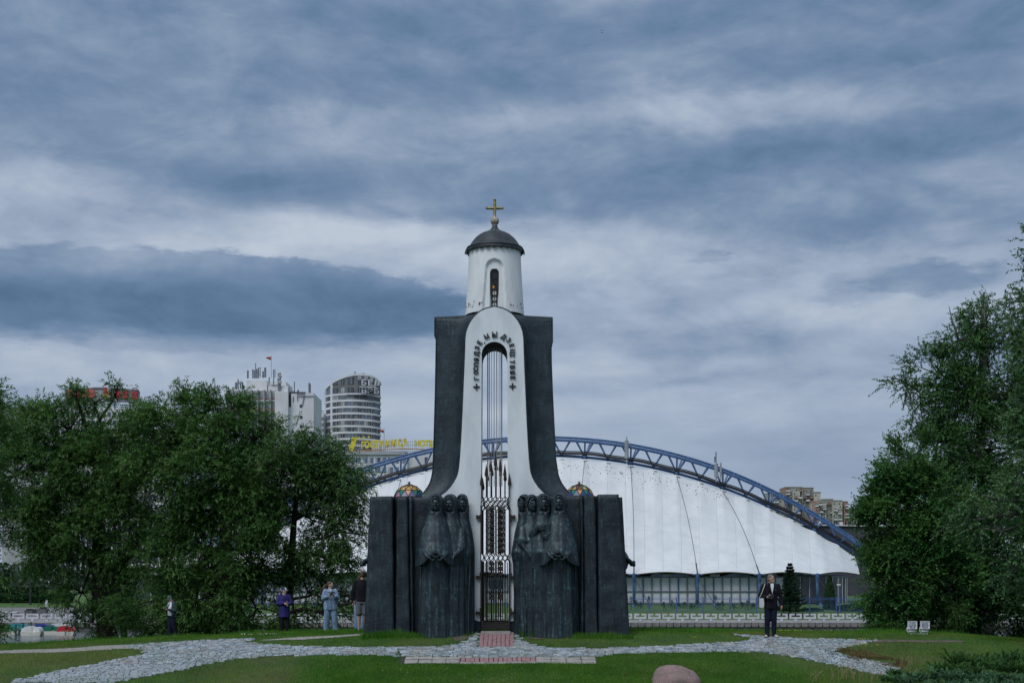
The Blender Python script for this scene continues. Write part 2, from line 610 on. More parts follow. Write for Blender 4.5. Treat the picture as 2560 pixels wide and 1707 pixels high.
# ---- regions read off the photograph and carried to the mound
COB_L = poly_world([(286, 1707), (530, 1657), (608, 1646), (685, 1640), (789, 1638), (920, 1638), (993, 1641), (1000, 1630), (1000, 1617.5), (920, 1617.5), (815, 1617), (711, 1614), (650, 1609), (612, 1605), (640, 1599), (659, 1596), (607, 1597), (500, 1600.5), (400, 1606), (311, 1613), (340, 1624), (371, 1634), (311, 1645), (234, 1660), (156, 1674), (78, 1692), (10, 1707)])
COB_M = poly_world([(993, 1642.5), (1490, 1643), (1540, 1636), (1672, 1632), (1803, 1630), (1909, 1630), (1951, 1637), (2001, 1646), (2067, 1659), (2120, 1670), (2175, 1684), (2235, 1694), (2250, 1672), (2225, 1660), (2150, 1646), (2085, 1630), (2124, 1617), (2165, 1607), (2190, 1601), (2093, 1597), (1988, 1595), (1877, 1588), (1819, 1584.5), (1835, 1588), (1888, 1597), (1850, 1604), (1803, 1607), (1698, 1613), (1540, 1618.5), (1500, 1621), (1372, 1619), (1334, 1613), (1310, 1604), (1302, 1594), (1300, 1580), (1283, 1580), (1289, 1619), (1197, 1619), (1199, 1580), (1182, 1580), (1178, 1595), (1155, 1607), (1130, 1613), (1066, 1617.5), (1000, 1617.5), (1000, 1630)])
BRICK = poly_world([(1200, 1579.5), (1282, 1579.5), (1288, 1618.5), (1198, 1618.5)])
BAND = poly_world([(993, 1643), (1490, 1643.5), (1497, 1659), (1000, 1661)])
STRIP_L = poly_world([(-60, 1629), (311, 1612), (345, 1622), (-60, 1636)])
STRIP_B = poly_world([(640, 1601), (760, 1592), (872, 1586.5), (905, 1584.5), (905, 1588), (872, 1591), (760, 1599)])
SOIL_R = poly_world([(2165, 1600), (2300, 1600.5), (2409, 1601), (2409, 1606), (2290, 1606), (2160, 1606.5)])
SOIL_D1 = poly_world([(1130, 1592), (1165, 1588), (1178, 1592), (1160, 1600), (1135, 1603)])
SOIL_D2 = poly_world([(1312, 1589), (1350, 1589), (1372, 1594), (1340, 1598), (1318, 1596)])
BROWN = poly_world([(2090, 1622), (2150, 1622), (2200, 1640), (2270, 1655), (2260, 1672), (2180, 1662), (2100, 1640)])
ALL_PATH = [COB_L, COB_M, BRICK, BAND]


def region_mesh(poly, lift, step=0.12):
    P2 = np.array(poly)
    x0, y0 = P2.min(0); x1, y1 = P2.max(0)
    xs = np.arange(x0 - step, x1 + step, step); ys = np.arange(y0 - step, y1 + step, step)
    X, Y = np.meshgrid(xs, ys)
    cin = inside(poly, X[:-1, :-1] + step / 2, Y[:-1, :-1] + step / 2)
    V = np.stack([X, Y, H(X, Y) + lift], -1).reshape(-1, 3)
    nx = len(xs)
    j, i = np.nonzero(cin)
    a = j * nx + i
    Fq = np.stack([a, a + 1, a + nx + 1, a + nx], -1)
    used, inv = np.unique(Fq.ravel(), return_inverse=True)
    return V[used], inv


def region_sheet(name, poly, lift, m, step=0.12, parent=None, **kw):
    v, f = region_mesh(poly, lift, step)
    return put(name, np_mesh(name, v, f, 4), m, parent, smooth=True, **kw)


M_JOINT = mat('joint_soil', (0.03, 0.036, 0.026), (0.055, 0.055, 0.042), scale=6, rough=0.95, bump=0.5, bscale=30, bdist=0.01)
cob_path = tag(thing('cobblestone_path', G(1240, 1630), None, None), kind='structure')
s1 = region_sheet('bedding', COB_L, 0.004, M_JOINT, parent=cob_path)
s2 = region_sheet('bedding', COB_M, 0.008, M_JOINT, parent=cob_path)
region_sheet('strip_path', STRIP_L, 0.012, M_SLAB, 0.1, kind='structure')
region_sheet('strip_path', STRIP_B, 0.012, M_SLAB, 0.06, kind='structure')
region_sheet('bare_soil', SOIL_R, 0.012, M_DIRT, 0.08, kind='structure')
region_sheet('bare_soil', SOIL_D1, 0.012, M_DIRT, 0.05, kind='structure')
region_sheet('bare_soil', SOIL_D2, 0.012, M_DIRT, 0.05, kind='structure')


def sett_mesh(w, l, h, seed):
    r = random.Random(seed)
    pts = []
    b = 0.013
    def ring(ax, ay, z):
        out = []
        for sx, sy in ((-1, -1), (1, -1), (1, 1), (-1, 1)):
            out.append([sx * ax, sy * ay, z])
        return out
    mb = MB()
    R0 = ring(w / 2, l / 2, -h)
    R1 = ring(w / 2, l / 2, -b * 0.6)
    R2 = ring(w / 2 - b, l / 2 - b, 0)
    for k in range(4):
        dx, dy = r.uniform(-.011, .011), r.uniform(-.011, .011)
        for q in (R0, R1, R2):
            q[k][0] += dx; q[k][1] += dy
        R2[k][2] += r.uniform(-.008, .008)
    mb.loft([R0, R1, R2])
    return mb


def lay(poly_list, cells, name, single_mesh_name, parent, m, lift, maxn, h=0.06, joined='cobblestones'):
    """cells: list of (x, y, w, l, rot). The largest in the photograph become parts, the rest one joined part."""
    cells = sorted(cells, key=lambda c: c[1])
    variants = {}
    for (x, y, w, l, rot) in cells[:maxn]:
        key = (round(w, 2), round(l, 2), R.randrange(4))
        if key not in variants:
            mbx = sett_mesh(key[0], key[1], h, hash(key) % 1000)
            me = mbx.mesh(name)
            bm = bmesh.new(); bm.from_mesh(me); bmesh.ops.recalc_face_normals(bm, faces=bm.faces); bm.to_mesh(me); bm.free()
            me.materials.append(m)
            variants[key] = me
        o = bpy.data.objects.new(name, variants[key])
        COL.objects.link(o)
        z = float(H(x, y)) + lift + R.uniform(-.006, .006)
        e = 0.1
        gy = float(H(x, y + e) - H(x, y - e)) / (2 * e); gx = float(H(x + e, y) - H(x - e, y)) / (2 * e)
        n = Vector((-gx + R.uniform(-.04, .04), -gy + R.uniform(-.04, .04), 1)).normalized()
        q = n.to_track_quat('Z', 'Y').to_matrix()
        q = Vector((0, 0, 1)).rotation_difference(n).to_matrix() @ Matrix.Rotation(rot, 3, 'Z')
        o.location = (x, y, z)
        o.rotation_euler = q.to_euler()
        o.parent = parent
        o.matrix_parent_inverse = Matrix.Translation(-parent.location)
    rest = cells[maxn:]
    if rest:
        mb = MB()
        for i, (x, y, w, l, rot) in enumerate(rest):
            s = sett_mesh(w, l, h, i)
            c, sn = math.cos(rot), math.sin(rot)
            z = float(H(x, y)) + lift + R.uniform(-.006, .006)
            e = 0.1
            gy = float(H(x, y + e) - H(x, y - e)) / (2 * e) + R.uniform(-.04, .04); gx = float(H(x + e, y) - H(x - e, y)) / (2 * e) + R.uniform(-.04, .04)
            vs = []
            for (a, b2, cz) in s.v:
                X, Y = a * c - b2 * sn, a * sn + b2 * c
                vs.append((x + X, y + Y, z + cz + X * gx + Y * gy))
            mb.add(vs, s.f)
        mb.build(joined, m, parent, kind='stuff')


def rows_in(poly, pw, pl, rot=0.0, jit=0.015, keep=1.0, wvar=0.25, fan=False):
    P2 = np.array(poly); c = P2.mean(0)
    ca, sa = math.cos(rot), math.sin(rot)
    L = np.abs(P2 - c).sum(1).max() + 1
    out = []
    v = -L
    while v < L:
        u = -L + R.uniform(0, pw)
        while u < L:
            w = pw * R.uniform(1 - wvar, 1 + wvar)
            uu, vv = u + w / 2, v + pl / 2
            u += w + 0.010
            if R.random() > keep: continue
            vv2 = vv + (0.16 * abs(math.sin(uu * 2.0)) if fan else 0.03 * math.sin(uu * 0.8 + v))
            ro = rot + (0.3 * math.cos(uu * 2.0) * (1 if math.sin(uu * 2.0) > 0 else -1) if fan else 0)
            x = c[0] + uu * ca - vv2 * sa + R.uniform(-jit, jit) * .5
            y = c[1] + uu * sa + vv2 * ca + R.uniform(-jit, jit) * .5
            out.append((x, y, round(w, 2), round(pl * R.uniform(.88, 1.0), 2), ro + R.uniform(-.05, .05)))
        v += pl + 0.012
    X = np.array([o[0] for o in out]); Y = np.array([o[1] for o in out])
    k = inside(poly, X, Y)
    return [o for o, q in zip(out, k) if q]


cells = rows_in(COB_L, 0.165, 0.125, rot=0.10) + [c for c in rows_in(COB_M, 0.21, 0.12, rot=0.0) if c[0] < 5.2] + [c for c in rows_in(COB_M, 0.125, 0.11, rot=0.0, fan=True) if c[0] >= 5.2]
print('setts', len(cells))
lay(None, cells, 'cobblestone', None, cob_path, M_SETT, 0.026, 300)

# pink brick path to the gate
bp = tag(thing('brick_path', G(1242, 1600), None, None), kind='structure')
region_sheet('bedding', BRICK, 0.004, M_JOINT, 0.08, parent=bp)
yb0, yb1 = BRICK[2][1], BRICK[0][1]
xa, xb = (BRICK[0][0] + BRICK[3][0]) / 2, (BRICK[1][0] + BRICK[2][0]) / 2
cells = []
nb = 8
pw = (xb - xa) / nb
y = yb0 + 0.04
row = 0
while y < yb1:
    for k in range(nb):
        cells.append((xa + pw * (k + .5), y + 0.1, round(pw - 0.014, 3), 0.19, 0.0))
    y += 0.202
lay(None, cells, 'brick', None, bp, M_BRICKP, 0.028, 300)

# kerb band: grey slabs with a pink header course in the middle
kb = tag(thing('paving_band', G(1240, 1650), None, None), kind='structure')
region_sheet('bedding', BAND, 0.004, M_JOINT, 0.08, parent=kb)
yk0, yk1 = BAND[3][1], BAND[0][1]
cells = []
x = G(1152, 1650).x
xe = G(1337, 1650).x
while x < xe:
    cells.append((x + .06, (yk0 + yk1) / 2 + .06, 0.11, round((yk1 - yk0) * .62, 2), 0.0)); x += 0.124
lay(None, cells, 'brick', None, kb, M_BRICKP, 0.028, 300)
cells = []
for a, b in ((BAND[3][0] + .1, G(1150, 1650).x), (xe + .03, BAND[2][0] - .05)):
    n = max(1, int((b - a) / 0.33)); w = (b - a) / n
    for k in range(n):
        for yy, l in ((yk0 + .30 * (yk1 - yk0), .5), (yk0 + .80 * (yk1 - yk0), .34)):
            cells.append((a + w * (k + .5), yy, round(w - .016, 2), round((yk1 - yk0) * l, 2), 0.0))
x = G(1150, 1650).x
while x < xe:
    cells.append((x + .165, yk0 + .09, 0.32, 0.15, 0.0)); x += 0.336
lay(None, cells, 'paving_slab', None, kb, M_SLAB, 0.026, 300)
# door step
MB().box(PX(1203, 41.2), PX(1276, 41.2), 41.0, 41.6, 0.0, 0.085).build('door_step', M_SLAB, kind='structure')

# ================================================================ grass
GRASS_N = 1.0


def blades(X, Y, h, w, lean, Z=None):
    n = len(X)
    Z = H(X, Y) if Z is None else Z
    a = NR.uniform(0, 2 * np.pi, n)
    la = NR.uniform(0, 2 * np.pi, n)
    ll = lean * h * NR.uniform(0.2, 1.2, n)
    dx, dy = np.cos(a) * w / 2, np.sin(a) * w / 2
    v = np.empty((n, 3, 3), np.float32)
    v[:, 0] = np.stack([X - dx, Y - dy, Z - 0.01], -1)
    v[:, 1] = np.stack([X + dx, Y + dy, Z - 0.01], -1)
    v[:, 2] = np.stack([X + np.cos(la) * ll, Y + np.sin(la) * ll, Z + h], -1)
    return v


def vnoise(X, Y, s, seed=0.0):
    # cheap smooth value noise
    r = np.random.RandomState(int(seed * 10) + 3)
    T = r.rand(64, 64)
    u, v = X * s + 100, Y * s + 100
    i, j = np.floor(u).astype(int), np.floor(v).astype(int)
    fu, fv = u - i, v - j
    fu = fu * fu * (3 - 2 * fu); fv = fv * fv * (3 - 2 * fv)
    g0 = T[i % 64, j % 64]; g1 = T[(i + 1) % 64, j % 64]; g2 = T[i % 64, (j + 1) % 64]; g3 = T[(i + 1) % 64, (j + 1) % 64]
    return (g0 * (1 - fu) + g1 * fu) * (1 - fv) + (g2 * (1 - fu) + g3 * fu) * fv


def scatter(n, y0, y1, spread=1.0):
    Y = NR.uniform(y0, y1, n)
    X = NR.uniform(-1, 1, n) * (Y * 0.365 + 0.8)
    return X, Y


M_BLADE = mat('grass_blade', (0.080, 0.200, 0.024), (0.145, 0.265, 0.042), scale=0.9, detail=4, rough=0.75, spec=0.15, island=0.7, lo=0.40, hi=0.66, c3=(0.27, 0.27, 0.09), scale3=0.30, amt3=0.85, translucent=0.4)
M_BLADE_L = mat('lush_grass_blade', (0.060, 0.19, 0.018), (0.110, 0.26, 0.034), scale=1.2, detail=4, rough=0.75, spec=0.15, island=0.7, translucent=0.4)

FOOT = [(PX(905, 40.7), 40.75), (PX(1580, 40.7), 40.75), (PX(1580, 40.7), 46.2), (PX(905, 40.7), 46.2)]


def off_paths(X, Y, edge=0.0):
    k = np.zeros(X.shape, bool)
    jx, jy = X + NR.normal(0, 0.045, X.shape), Y + NR.normal(0, 0.035, X.shape)
    for p in ALL_PATH: k |= inside(p, jx, jy)
    for p in (STRIP_L, STRIP_B, SOIL_R, SOIL_D1, SOIL_D2):
        k |= inside(p, jx, jy) & (NR.rand(*X.shape) < 0.93)
    k |= inside(BROWN, jx, jy) & (NR.rand(*X.shape) < 0.5)
    k |= inside(FOOT, X, Y)
    return ~k


X, Y = scatter(int(420000 * GRASS_N), 35.2, 47.5)
k = off_paths(X, Y); X, Y = X[k], Y[k]
n = len(X)
h = NR.uniform(.028, .062, n) * (0.75 + 0.6 * vnoise(X, Y, 0.8, 1))
near = (Y > 40.2) & (Y < 40.85) & (X > PX(900, 40.7)) & (X < PX(1585, 40.7))
v1 = blades(X, Y, h, NR.uniform(.007, .014, n), 0.7)
v1 = v1.reshape(-1, 3)
put('lawn_grass', np_mesh('lawn_grass', v1, np.arange(len(v1)), 3), M_BLADE, kind='stuff')
# lush grass: the middle of the near lawn and fringes along the stones and walls
X, Y = scatter(int(260000 * GRASS_N), 35.2, 38.9)
k = off_paths(X, Y) & (vnoise(X, Y, 0.25, 5) + 0.5 * np.exp(-((X - 1) / 5.5) ** 2) > 0.72 + NR.uniform(-.15, .15, len(X)))
X, Y = X[k], Y[k]; n = len(X)
v1 = [blades(X, Y, NR.uniform(.035, .075, n), NR.uniform(.007, .014, n), 0.7)]
# fringes
for poly in (COB_L, COB_M, BAND):
    for i in range(len(poly)):
        p, q = np.array(poly[i]), np.array(poly[(i + 1) % len(poly)])
        L = np.linalg.norm(q - p)
        m_ = int(L * 60)
        if m_ < 1: continue
        t = NR.rand(m_)
        X = p[0] + (q[0] - p[0]) * t + NR.normal(0, .05, m_); Y = p[1] + (q[1] - p[1]) * t + NR.normal(0, .05, m_)
        v1.append(blades(X, Y, NR.uniform(.03, .085, m_), NR.uniform(.007, .013, m_), 0.6))
m_ = 9000
X = NR.uniform(PX(903, 40.7), PX(1582, 40.7), m_)
gate = (X > PX(1183, 41.3)) & (X < PX(1298, 41.3))
Y = 40.62 - np.abs(NR.normal(0, .13, m_)) + 0.35 * ss(-np.abs(X + .43), -2.6, -1.2)
X, Y = X[~gate], Y[~gate]
v1.append(blades(X, Y, NR.uniform(.06, .22, len(X)) * (0.5 + vnoise(X, Y, 1.5, 3)), NR.uniform(.008, .014, len(X)), 0.35))
# crest grass against the water
X, Y = scatter(60000, 42.0, 48); k = off_paths(X, Y); X, Y = X[k], Y[k]
v1.append(blades(X, Y, NR.uniform(.05, .16, len(X)) * (0.4 + vnoise(X, Y, .9, 8)), NR.uniform(.008, .014, len(X)), 0.45))
v1 = np.concatenate(v1).reshape(-1, 3)
put('tall_grass', np_mesh('tall_grass', v1, np.arange(len(v1)), 3), M_BLADE_L, kind='stuff')
# weeds between the setts
v1 = []
for poly in (COB_L, COB_M):
    P2 = np.array(poly); m_ = 26000
    X = NR.uniform(P2[:, 0].min(), P2[:, 0].max(), m_); Y = NR.uniform(P2[:, 1].min(), P2[:, 1].max(), m_)
    k = inside(poly, X, Y) & (vnoise(X, Y, 1.1, 9) + 0.4 * ss(X, 4, 9) > 0.62)
    X, Y = X[k], Y[k]
    v1.append(blades(X, Y, NR.uniform(.02, .045, len(X)), NR.uniform(.008, .013, len(X)), 0.8, H(X, Y) + .015))
v1 = np.concatenate(v1).reshape(-1, 3)
put('joint_weeds', np_mesh('joint_weeds', v1, np.arange(len(v1)), 3), M_BLADE_L, kind='stuff')
# withered mat on the right branch of the path
P2 = np.array(BROWN); m_ = 16000
X = NR.uniform(P2[:, 0].min() - .3, P2[:, 0].max() + .3, m_); Y = NR.uniform(P2[:, 1].min() - .2, P2[:, 1].max() + .2, m_)
k = (inside(BROWN, X, Y) & (vnoise(X, Y, 1.6, 4) > .35)) | (NR.rand(m_) < .05)
X, Y = X[k], Y[k]
M_DRY = mat('withered_grass', (0.11, 0.075, 0.035), (0.17, 0.13, 0.06), scale=2, rough=0.9, spec=0.1, island=0.5)
v1 = blades(X, Y, NR.uniform(.02, .06, len(X)), NR.uniform(.01, .018, len(X)), 0.9, H(X, Y) + .02).reshape(-1, 3)
put('withered_weeds', np_mesh('withered_weeds', v1, np.arange(len(v1)), 3), M_DRY, kind='stuff')

# ================================================================ the memorial chapel
M_WHITE = mat('white_plaster', (0.72, 0.75, 0.77), (0.79, 0.825, 0.845), scale=2.0, rough=0.85, bump=0.4, bscale=9, bdist=0.02, stretch=(1, 1, .3), c3=(0.50, 0.53, 0.55), scale3=1.8, amt3=0.42)
M_IRON = mat('wrought_iron', (0.010, 0.008, 0.0065), (0.020, 0.015, 0.011), scale=12, rough=0.6, bump=0.3, bscale=60, bdist=0.003)
M_RUST = mat('rusty_iron', (0.022, 0.015, 0.011), (0.04, 0.026, 0.017), scale=14, rough=0.8, bump=0.3, bscale=60, bdist=0.003)
M_GOLD = mat('tarnished_gilding', (0.30, 0.22, 0.08), (0.42, 0.34, 0.16), scale=8, rough=0.42, metal=0.75, c3=(0.20, 0.19, 0.15), scale3=5, amt3=0.8)
M_BALLM = mat('weathered_gilt_ball', (0.36, 0.33, 0.25), (0.48, 0.45, 0.37), scale=8, rough=0.55, metal=0.4, c3=(0.2, 0.17, 0.09), scale3=6, amt3=0.8)
M_ROOF = mat('patinated_roof', (0.022, 0.026, 0.034), (0.045, 0.05, 0.06), scale=4, rough=0.5, metal=0.2, bump=0.3, bscale=12, bdist=0.01, stretch=(1, 1, .4), c3=(0.03, 0.055, 0.055), scale3=3, amt3=0.5)
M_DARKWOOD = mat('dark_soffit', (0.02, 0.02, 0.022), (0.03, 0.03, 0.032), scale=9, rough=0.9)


def bronze_mat(name, base, hi, pat, amt, drip=False):
    m = bpy.data.materials.new(name); m.use_nodes = True
    t = m.node_tree; t.nodes.clear(); q = NG(t)
    out = q.new('ShaderNodeOutputMaterial'); b = q.new('ShaderNodeBsdfPrincipled')
    tc = q.new('ShaderNodeTexCoord')
    oi = q.new('ShaderNodeObjectInfo')
    vec0 = tc.outputs['Object']
    n1 = q.noise(vec0, 2.2, 6, 0.6, 0.4)
    st = q.new('ShaderNodeVectorMath', operation='MULTIPLY'); t.links.new(vec0, st.inputs[0]); st.inputs[1].default_value = (9, 9, 1.0)
    n2 = q.noise(st.outputs[0], 1.6, 6, 0.65)
    n3 = q.noise(vec0, 14.0, 6, 0.65)
    col = q.mix(q.maprange(n1, .35, .65), (*base, 1), (*hi, 1))
    streak = q.maprange(q.m('ADD', q.m('MULTIPLY', n2, 0.62), q.m('MULTIPLY', n3, 0.38)), 0.50, 0.66, 0, amt)
    col = q.mix(streak, col, (*pat, 1))
    # horizontal casting seams with greener bleed
    st2 = q.new('ShaderNodeVectorMath', operation='MULTIPLY'); t.links.new(vec0, st2.inputs[0]); st2.inputs[1].default_value = (0.8, 0.8, 5.5)
    n4 = q.noise(st2.outputs[0], 1.2, 5, 0.6)
    col = q.mix(q.m('MULTIPLY', q.maprange(n4, .56, .70, 0, amt * 0.45), q.maprange(n3, .4, .6)), col, (pat[0] * 1.15, pat[1] * 1.1, pat[2] * 1.05, 1))
    q.put(b.inputs['Base Color'], col)
    b.inputs['Roughness'].default_value = 0.52
    b.inputs['Metallic'].default_value = 0.25
    b.inputs['Specular IOR Level'].default_value = 0.5
    bn = q.new('ShaderNodeBump'); bn.inputs['Strength'].default_value = 0.55; bn.inputs['Distance'].default_value = 0.018
    st3 = q.new('ShaderNodeVectorMath', operation='MULTIPLY'); t.links.new(vec0, st3.inputs[0]); st3.inputs[1].default_value = (1, 1, 1.25)
    q.put(bn.inputs['Height'], q.m('ADD', q.noise(st3.outputs[0], 9, 6, 0.62), q.m('MULTIPLY', q.noise(vec0, 2.5, 3), 1.2)))
    q.put(b.inputs['Normal'], bn.outputs[0])
    t.links.new(b.outputs[0], out.inputs[0])
    return m


M_BRONZE = bronze_mat('dark_bronze', (0.008, 0.014, 0.020), (0.020, 0.031, 0.040), (0.055, 0.115, 0.13), 0.5)
M_BRONZE_L = bronze_mat('mantle_bronze', (0.014, 0.023, 0.030), (0.030, 0.046, 0.056), (0.06, 0.115, 0.135), 0.5)
M_BRONZE_F = bronze_mat('figure_bronze', (0.010, 0.018, 0.024), (0.026, 0.040, 0.050), (0.09, 0.18, 0.195), 0.8)

AXP = 1236.0           # the chapel's axis in photograph pixels at the arch face
DA = 41.5              # distance of the white arch face
DC = 42.35             # centre
AX = PX(AXP, DA)
chapel = thing('memorial_chapel', (AX, DC, 0.0), 'white arched memorial chapel in dark bronze mantle with hooded mourning figures', 'monument')


def ay(y, d=DA): return PZ(y, d)
def axx(x, d=DA): return PX(x, d)


# -- rows of the front view (photograph pixels): y, outer half width of the white face, half width of the opening
ROWS_W = [(766.5, 3), (768, 13), (771, 22), (776, 33), (783, 43), (792, 52), (803, 60), (816, 66.5), (829, 71), (848, 73.5), (870, 74), (925, 76), (980, 78.5), (1040, 81), (1100, 84), (1145, 87), (1176, 90), (1195, 96), (1208, 104), (1219, 112), (1230, 123), (1240, 138), (1260, 140), (1400, 140), (1535, 60), (1552, 52)]


def whalf(y): return float(np.interp(y, [r[0] for r in ROWS_W][:22], [r[1] for r in ROWS_W][:22]))


OW = 32.0
OPEN_TOP = 854.0
def ohalf(y):
    if y < OPEN_TOP: return 0.0
    if y < OPEN_TOP + OW: return math.sqrt(max(0, OW * OW - (OPEN_TOP + OW - y) ** 2))
    if y < 1240: return OW + (y - 886) / (1240 - 886) * 1.5
    return OW + 1.5 + min(1, (y - 1240) / 60) * 2.0


def plate_rows(ys, inner, outer, y0, y1, name, m, parent, **kw):
    """solid arch plate between distances y0 and y1; inner/outer are px half widths by row"""
    for s in (-1, 1):
        pass
    vs, fs = [], []
    cols = []
    for y in ys:
        z = ay(y)
        row = []
        for s in (-1, 1):
            xi, xo = AX + s * inner(y) / F * DA, AX + s * outer(y) / F * DA
            row.append((xi, xo))
        cols.append((z, row))
    for k in (0, 1):
        base = len(vs)
        for z, row in cols:
            xi, xo = row[k]
            vs += [(xi, y0, z), (xo, y0, z), (xo, y1, z), (xi, y1, z)]
        for i in range(len(cols) - 1):
            a = base + 4 * i
            solid = abs(cols[i][1][k][0] - AX) < 1e-6 and abs(cols[i + 1][1][k][0] - AX) < 1e-6
            for j in range(3 if solid else 4):
                fs.append((a + j, a + (j + 1) % 4, a + 4 + (j + 1) % 4, a + 4 + j))
        fs.append((base, base + 1, base + 2, base + 3))
        e = base + 4 * (len(cols) - 1)
        fs.append((e, e + 1, e + 2, e + 3))
    mb = MB(); mb.add(vs, fs)
    me = mb.mesh(name)
    bm = bmesh.new(); bm.from_mesh(me)
    bmesh.ops.remove_doubles(bm, verts=bm.verts, dist=1e-4)
    bmesh.ops.recalc_face_normals(bm, faces=bm.faces)
    bm.to_mesh(me); bm.free()
    return put(name, me, m, parent, smooth=True, auto=40, **kw)


ys = sorted(set([r[0] for r in ROWS_W[:22]] + [OPEN_TOP - .01, OPEN_TOP + .01] + [OPEN_TOP + OW * (1 - math.cos(a)) for a in np.linspace(0.1, math.pi / 2, 16)] + list(np.arange(900, 1300, 20)) + [1300, 1400, 1480, 1535]))
# below the mantle the white pillars are narrow (the groups stand against them)
def wout(y):
    if y <= 1240: return whalf(y)
    return 138.0
ys_top = [y for y in ys if y <= 1240] + [1240.01, 1262.2]
plate_rows(ys_top, ohalf, lambda y: min(wout(y), 138), DA, DA + 1.7, 'arch_wall', M_WHITE, chapel)


def pill(s):
    """white pillar below with a rounded foot, plinth under it"""
    xi = AX + s * ohalf(1400) / F * DA
    xo = AX + s * (54.5 + (3 if s > 0 else 0)) / F * DA
    mb = MB()
    zt, zb = ay(1262), ay(1552)
    rr = 0.19
    xw_ = AX + s * 63 / F * DA
    pts = [(xi, zt), (xw_, zt), (xw_, ay(1330)), (xo, ay(1440))]
    for a in np.linspace(0, math.pi / 2, 8):
        pts.append((xo - s * rr * (1 - math.cos(a)), zb + rr * (1 - math.sin(a))))
    pts.append((xi, zb))
    mb.prism(pts, DA, DA + 1.7)
    mb.build('pillar', M_WHITE, chapel)
    mb = MB(); x0, x1 = sorted((xi - s * 0.01, xo + s * .03))
    mb.box(x0, x1, DA + 0.045, DA + 1.66, -0.3, ay(1552 - 14))
    mb.build('plinth', M_BRONZE, chapel)


pill(-1); pill(1)

# dark trim round the arch, standing just proud of the face
cont = [(AX - whalf(y) / F * DA, ay(y)) for y in np.concatenate([np.arange(1240, 830, -12), np.arange(830, 767, -3)])] + [(AX, ay(765.5))]
cont = cont + [(2 * AX - x, z) for x, z in reversed(cont[:-1])]
mb = MB(); mb.tube([(x, DA + 0.02, z) for x, z in cont], 0.026, 8)
mb.build('arch_trim', M_BRONZE, chapel, smooth=True)

# mantle wings: outer outline per row (px, measured left and right of the axis)
WOUT_L = [(780, 151.5), (786, 151.5), (834, 152), (839, 148), (900, 149), (980, 150.5), (1035, 152), (1110, 154), (1175, 157), (1192, 160), (1208, 165), (1222, 174), (1232, 182), (1240, 194), (1262, 205)]
WOUT_R = [(780, 146.5), (786, 146.5), (850, 147), (853, 143.5), (900, 144), (980, 147), (1060, 151), (1143, 155), (1186, 161.5), (1204, 169), (1219, 179), (1232, 192), (1240, 203), (1262, 214)]


def wing(s, prof, name):
    ysn = np.array(sorted(set(list(np.linspace(781, 1262, 70)) + [p[0] for p in prof if p[0] > 781])))
    T = np.array([0, .03, .08, .14, .2, .28, .4, .55, .7, .85, .96, 1.0])
    rings = []
    for y in ysn:
        xo = np.interp(y, [p[0] for p in prof], [p[1] for p in prof])
        xi = whalf(y) + 1.5
        z = ay(y)
        ring = []
        for t in T:                                   # front: a cove beside the arch, then nearly flat
            x = xi + (xo - xi) * t
            dep = 0.02 + 0.34 * (1 - math.exp(-t * 6.0)) + 0.05 * t
            if y < 800: dep += 0.05 * (800 - y) / 20 * (1 - t)
            if y > 1150: dep -= 0.22 * ((y - 1150) / 110) ** 2 * min(1, t * 4)
            zz = z
            if y < 786.5: zz = z - (0.0 if t < .02 else 0.055 * t)
            ring.append((AX + s * x / F * DA, DA + dep, zz))
        ring2 = [(p[0], 2 * DC - p[1], p[2]) for p in reversed(ring)]
        rings.append(ring + ring2)
    mb = MB(); mb.loft(rings)
    mb.build(name, M_BRONZE_L, chapel, smooth=True)
    ob = bpy.context.scene.objects
    return mb


for s, pr in ((-1, WOUT_L), (1, WOUT_R)):
    wing(s, pr, 'mantle_wing')
    # rolled rim along the wing's outer edge
    pts = [(AX + s * (w - 0.8) / F * DA, DA + 0.40 - (0.2 * ((y - 1150) / 110) ** 2 if y > 1150 else 0), ay(y)) for y, w in [(yy, np.interp(yy, [p[0] for p in pr], [p[1] for p in pr])) for yy in np.linspace(787, 1245, 60)]]
    MB().tube(pts, 0.018, 6).build('mantle_rim', M_BRONZE_L, chapel, smooth=True)

# the bronze hood that runs round the arch head up to the drum
rings = []
for a in np.linspace(-78, 78, 41):
    ar = math.radians(a)
    # contour point of the arch by angle
    r0 = 73.5
    yy = 766.5 + 73.5 - r0 * math.cos(ar) * 1.0
    xx = math.copysign(whalf(max(766.6, yy)), a) if abs(a) > 1 else 0
    x0, z0 = AX + xx / F * DA, ay(yy)
    nx_, nz_ = math.sin(ar), math.cos(ar)
    rr = []
    for o, dpt in ((0.0, 0.0), (0.022, 0.05), (0.05, 0.15), (0.10, 0.30), (0.16, 0.5), (0.10, 0.55), (-0.05, 0.5), (-0.03, 0.2)):
        rr.append((x0 + nx_ * o, DA + dpt, z0 + nz_ * o * 0.55))
    rings.append(rr)
mb = MB(); mb.loft(rings); mb.build('mantle_hood', M_BRONZE_L, chapel, smooth=True)

# -- drum with arched niches
PD = F / DC
DXC = AX                                        # same world axis
RT, RB = 64.6 / PD, 73.8 / PD
zt, zb = PZ(622, DC), PZ(790, DC)
NTH, NZ = 240, 110
ZN0, ZN1 = PZ(700, DC - .8), PZ(646, DC - .8)    # spring line and apex of the niche
vs = []
hwT, hwB = 22.5 / PD, 30.5 / PD


def sd_arch(u, z, hw, zs, ztop):
    if z > zs: return math.hypot(u, (z - zs) * hw / max(1e-6, (ztop - zs))) - hw
    return abs(u) - hw


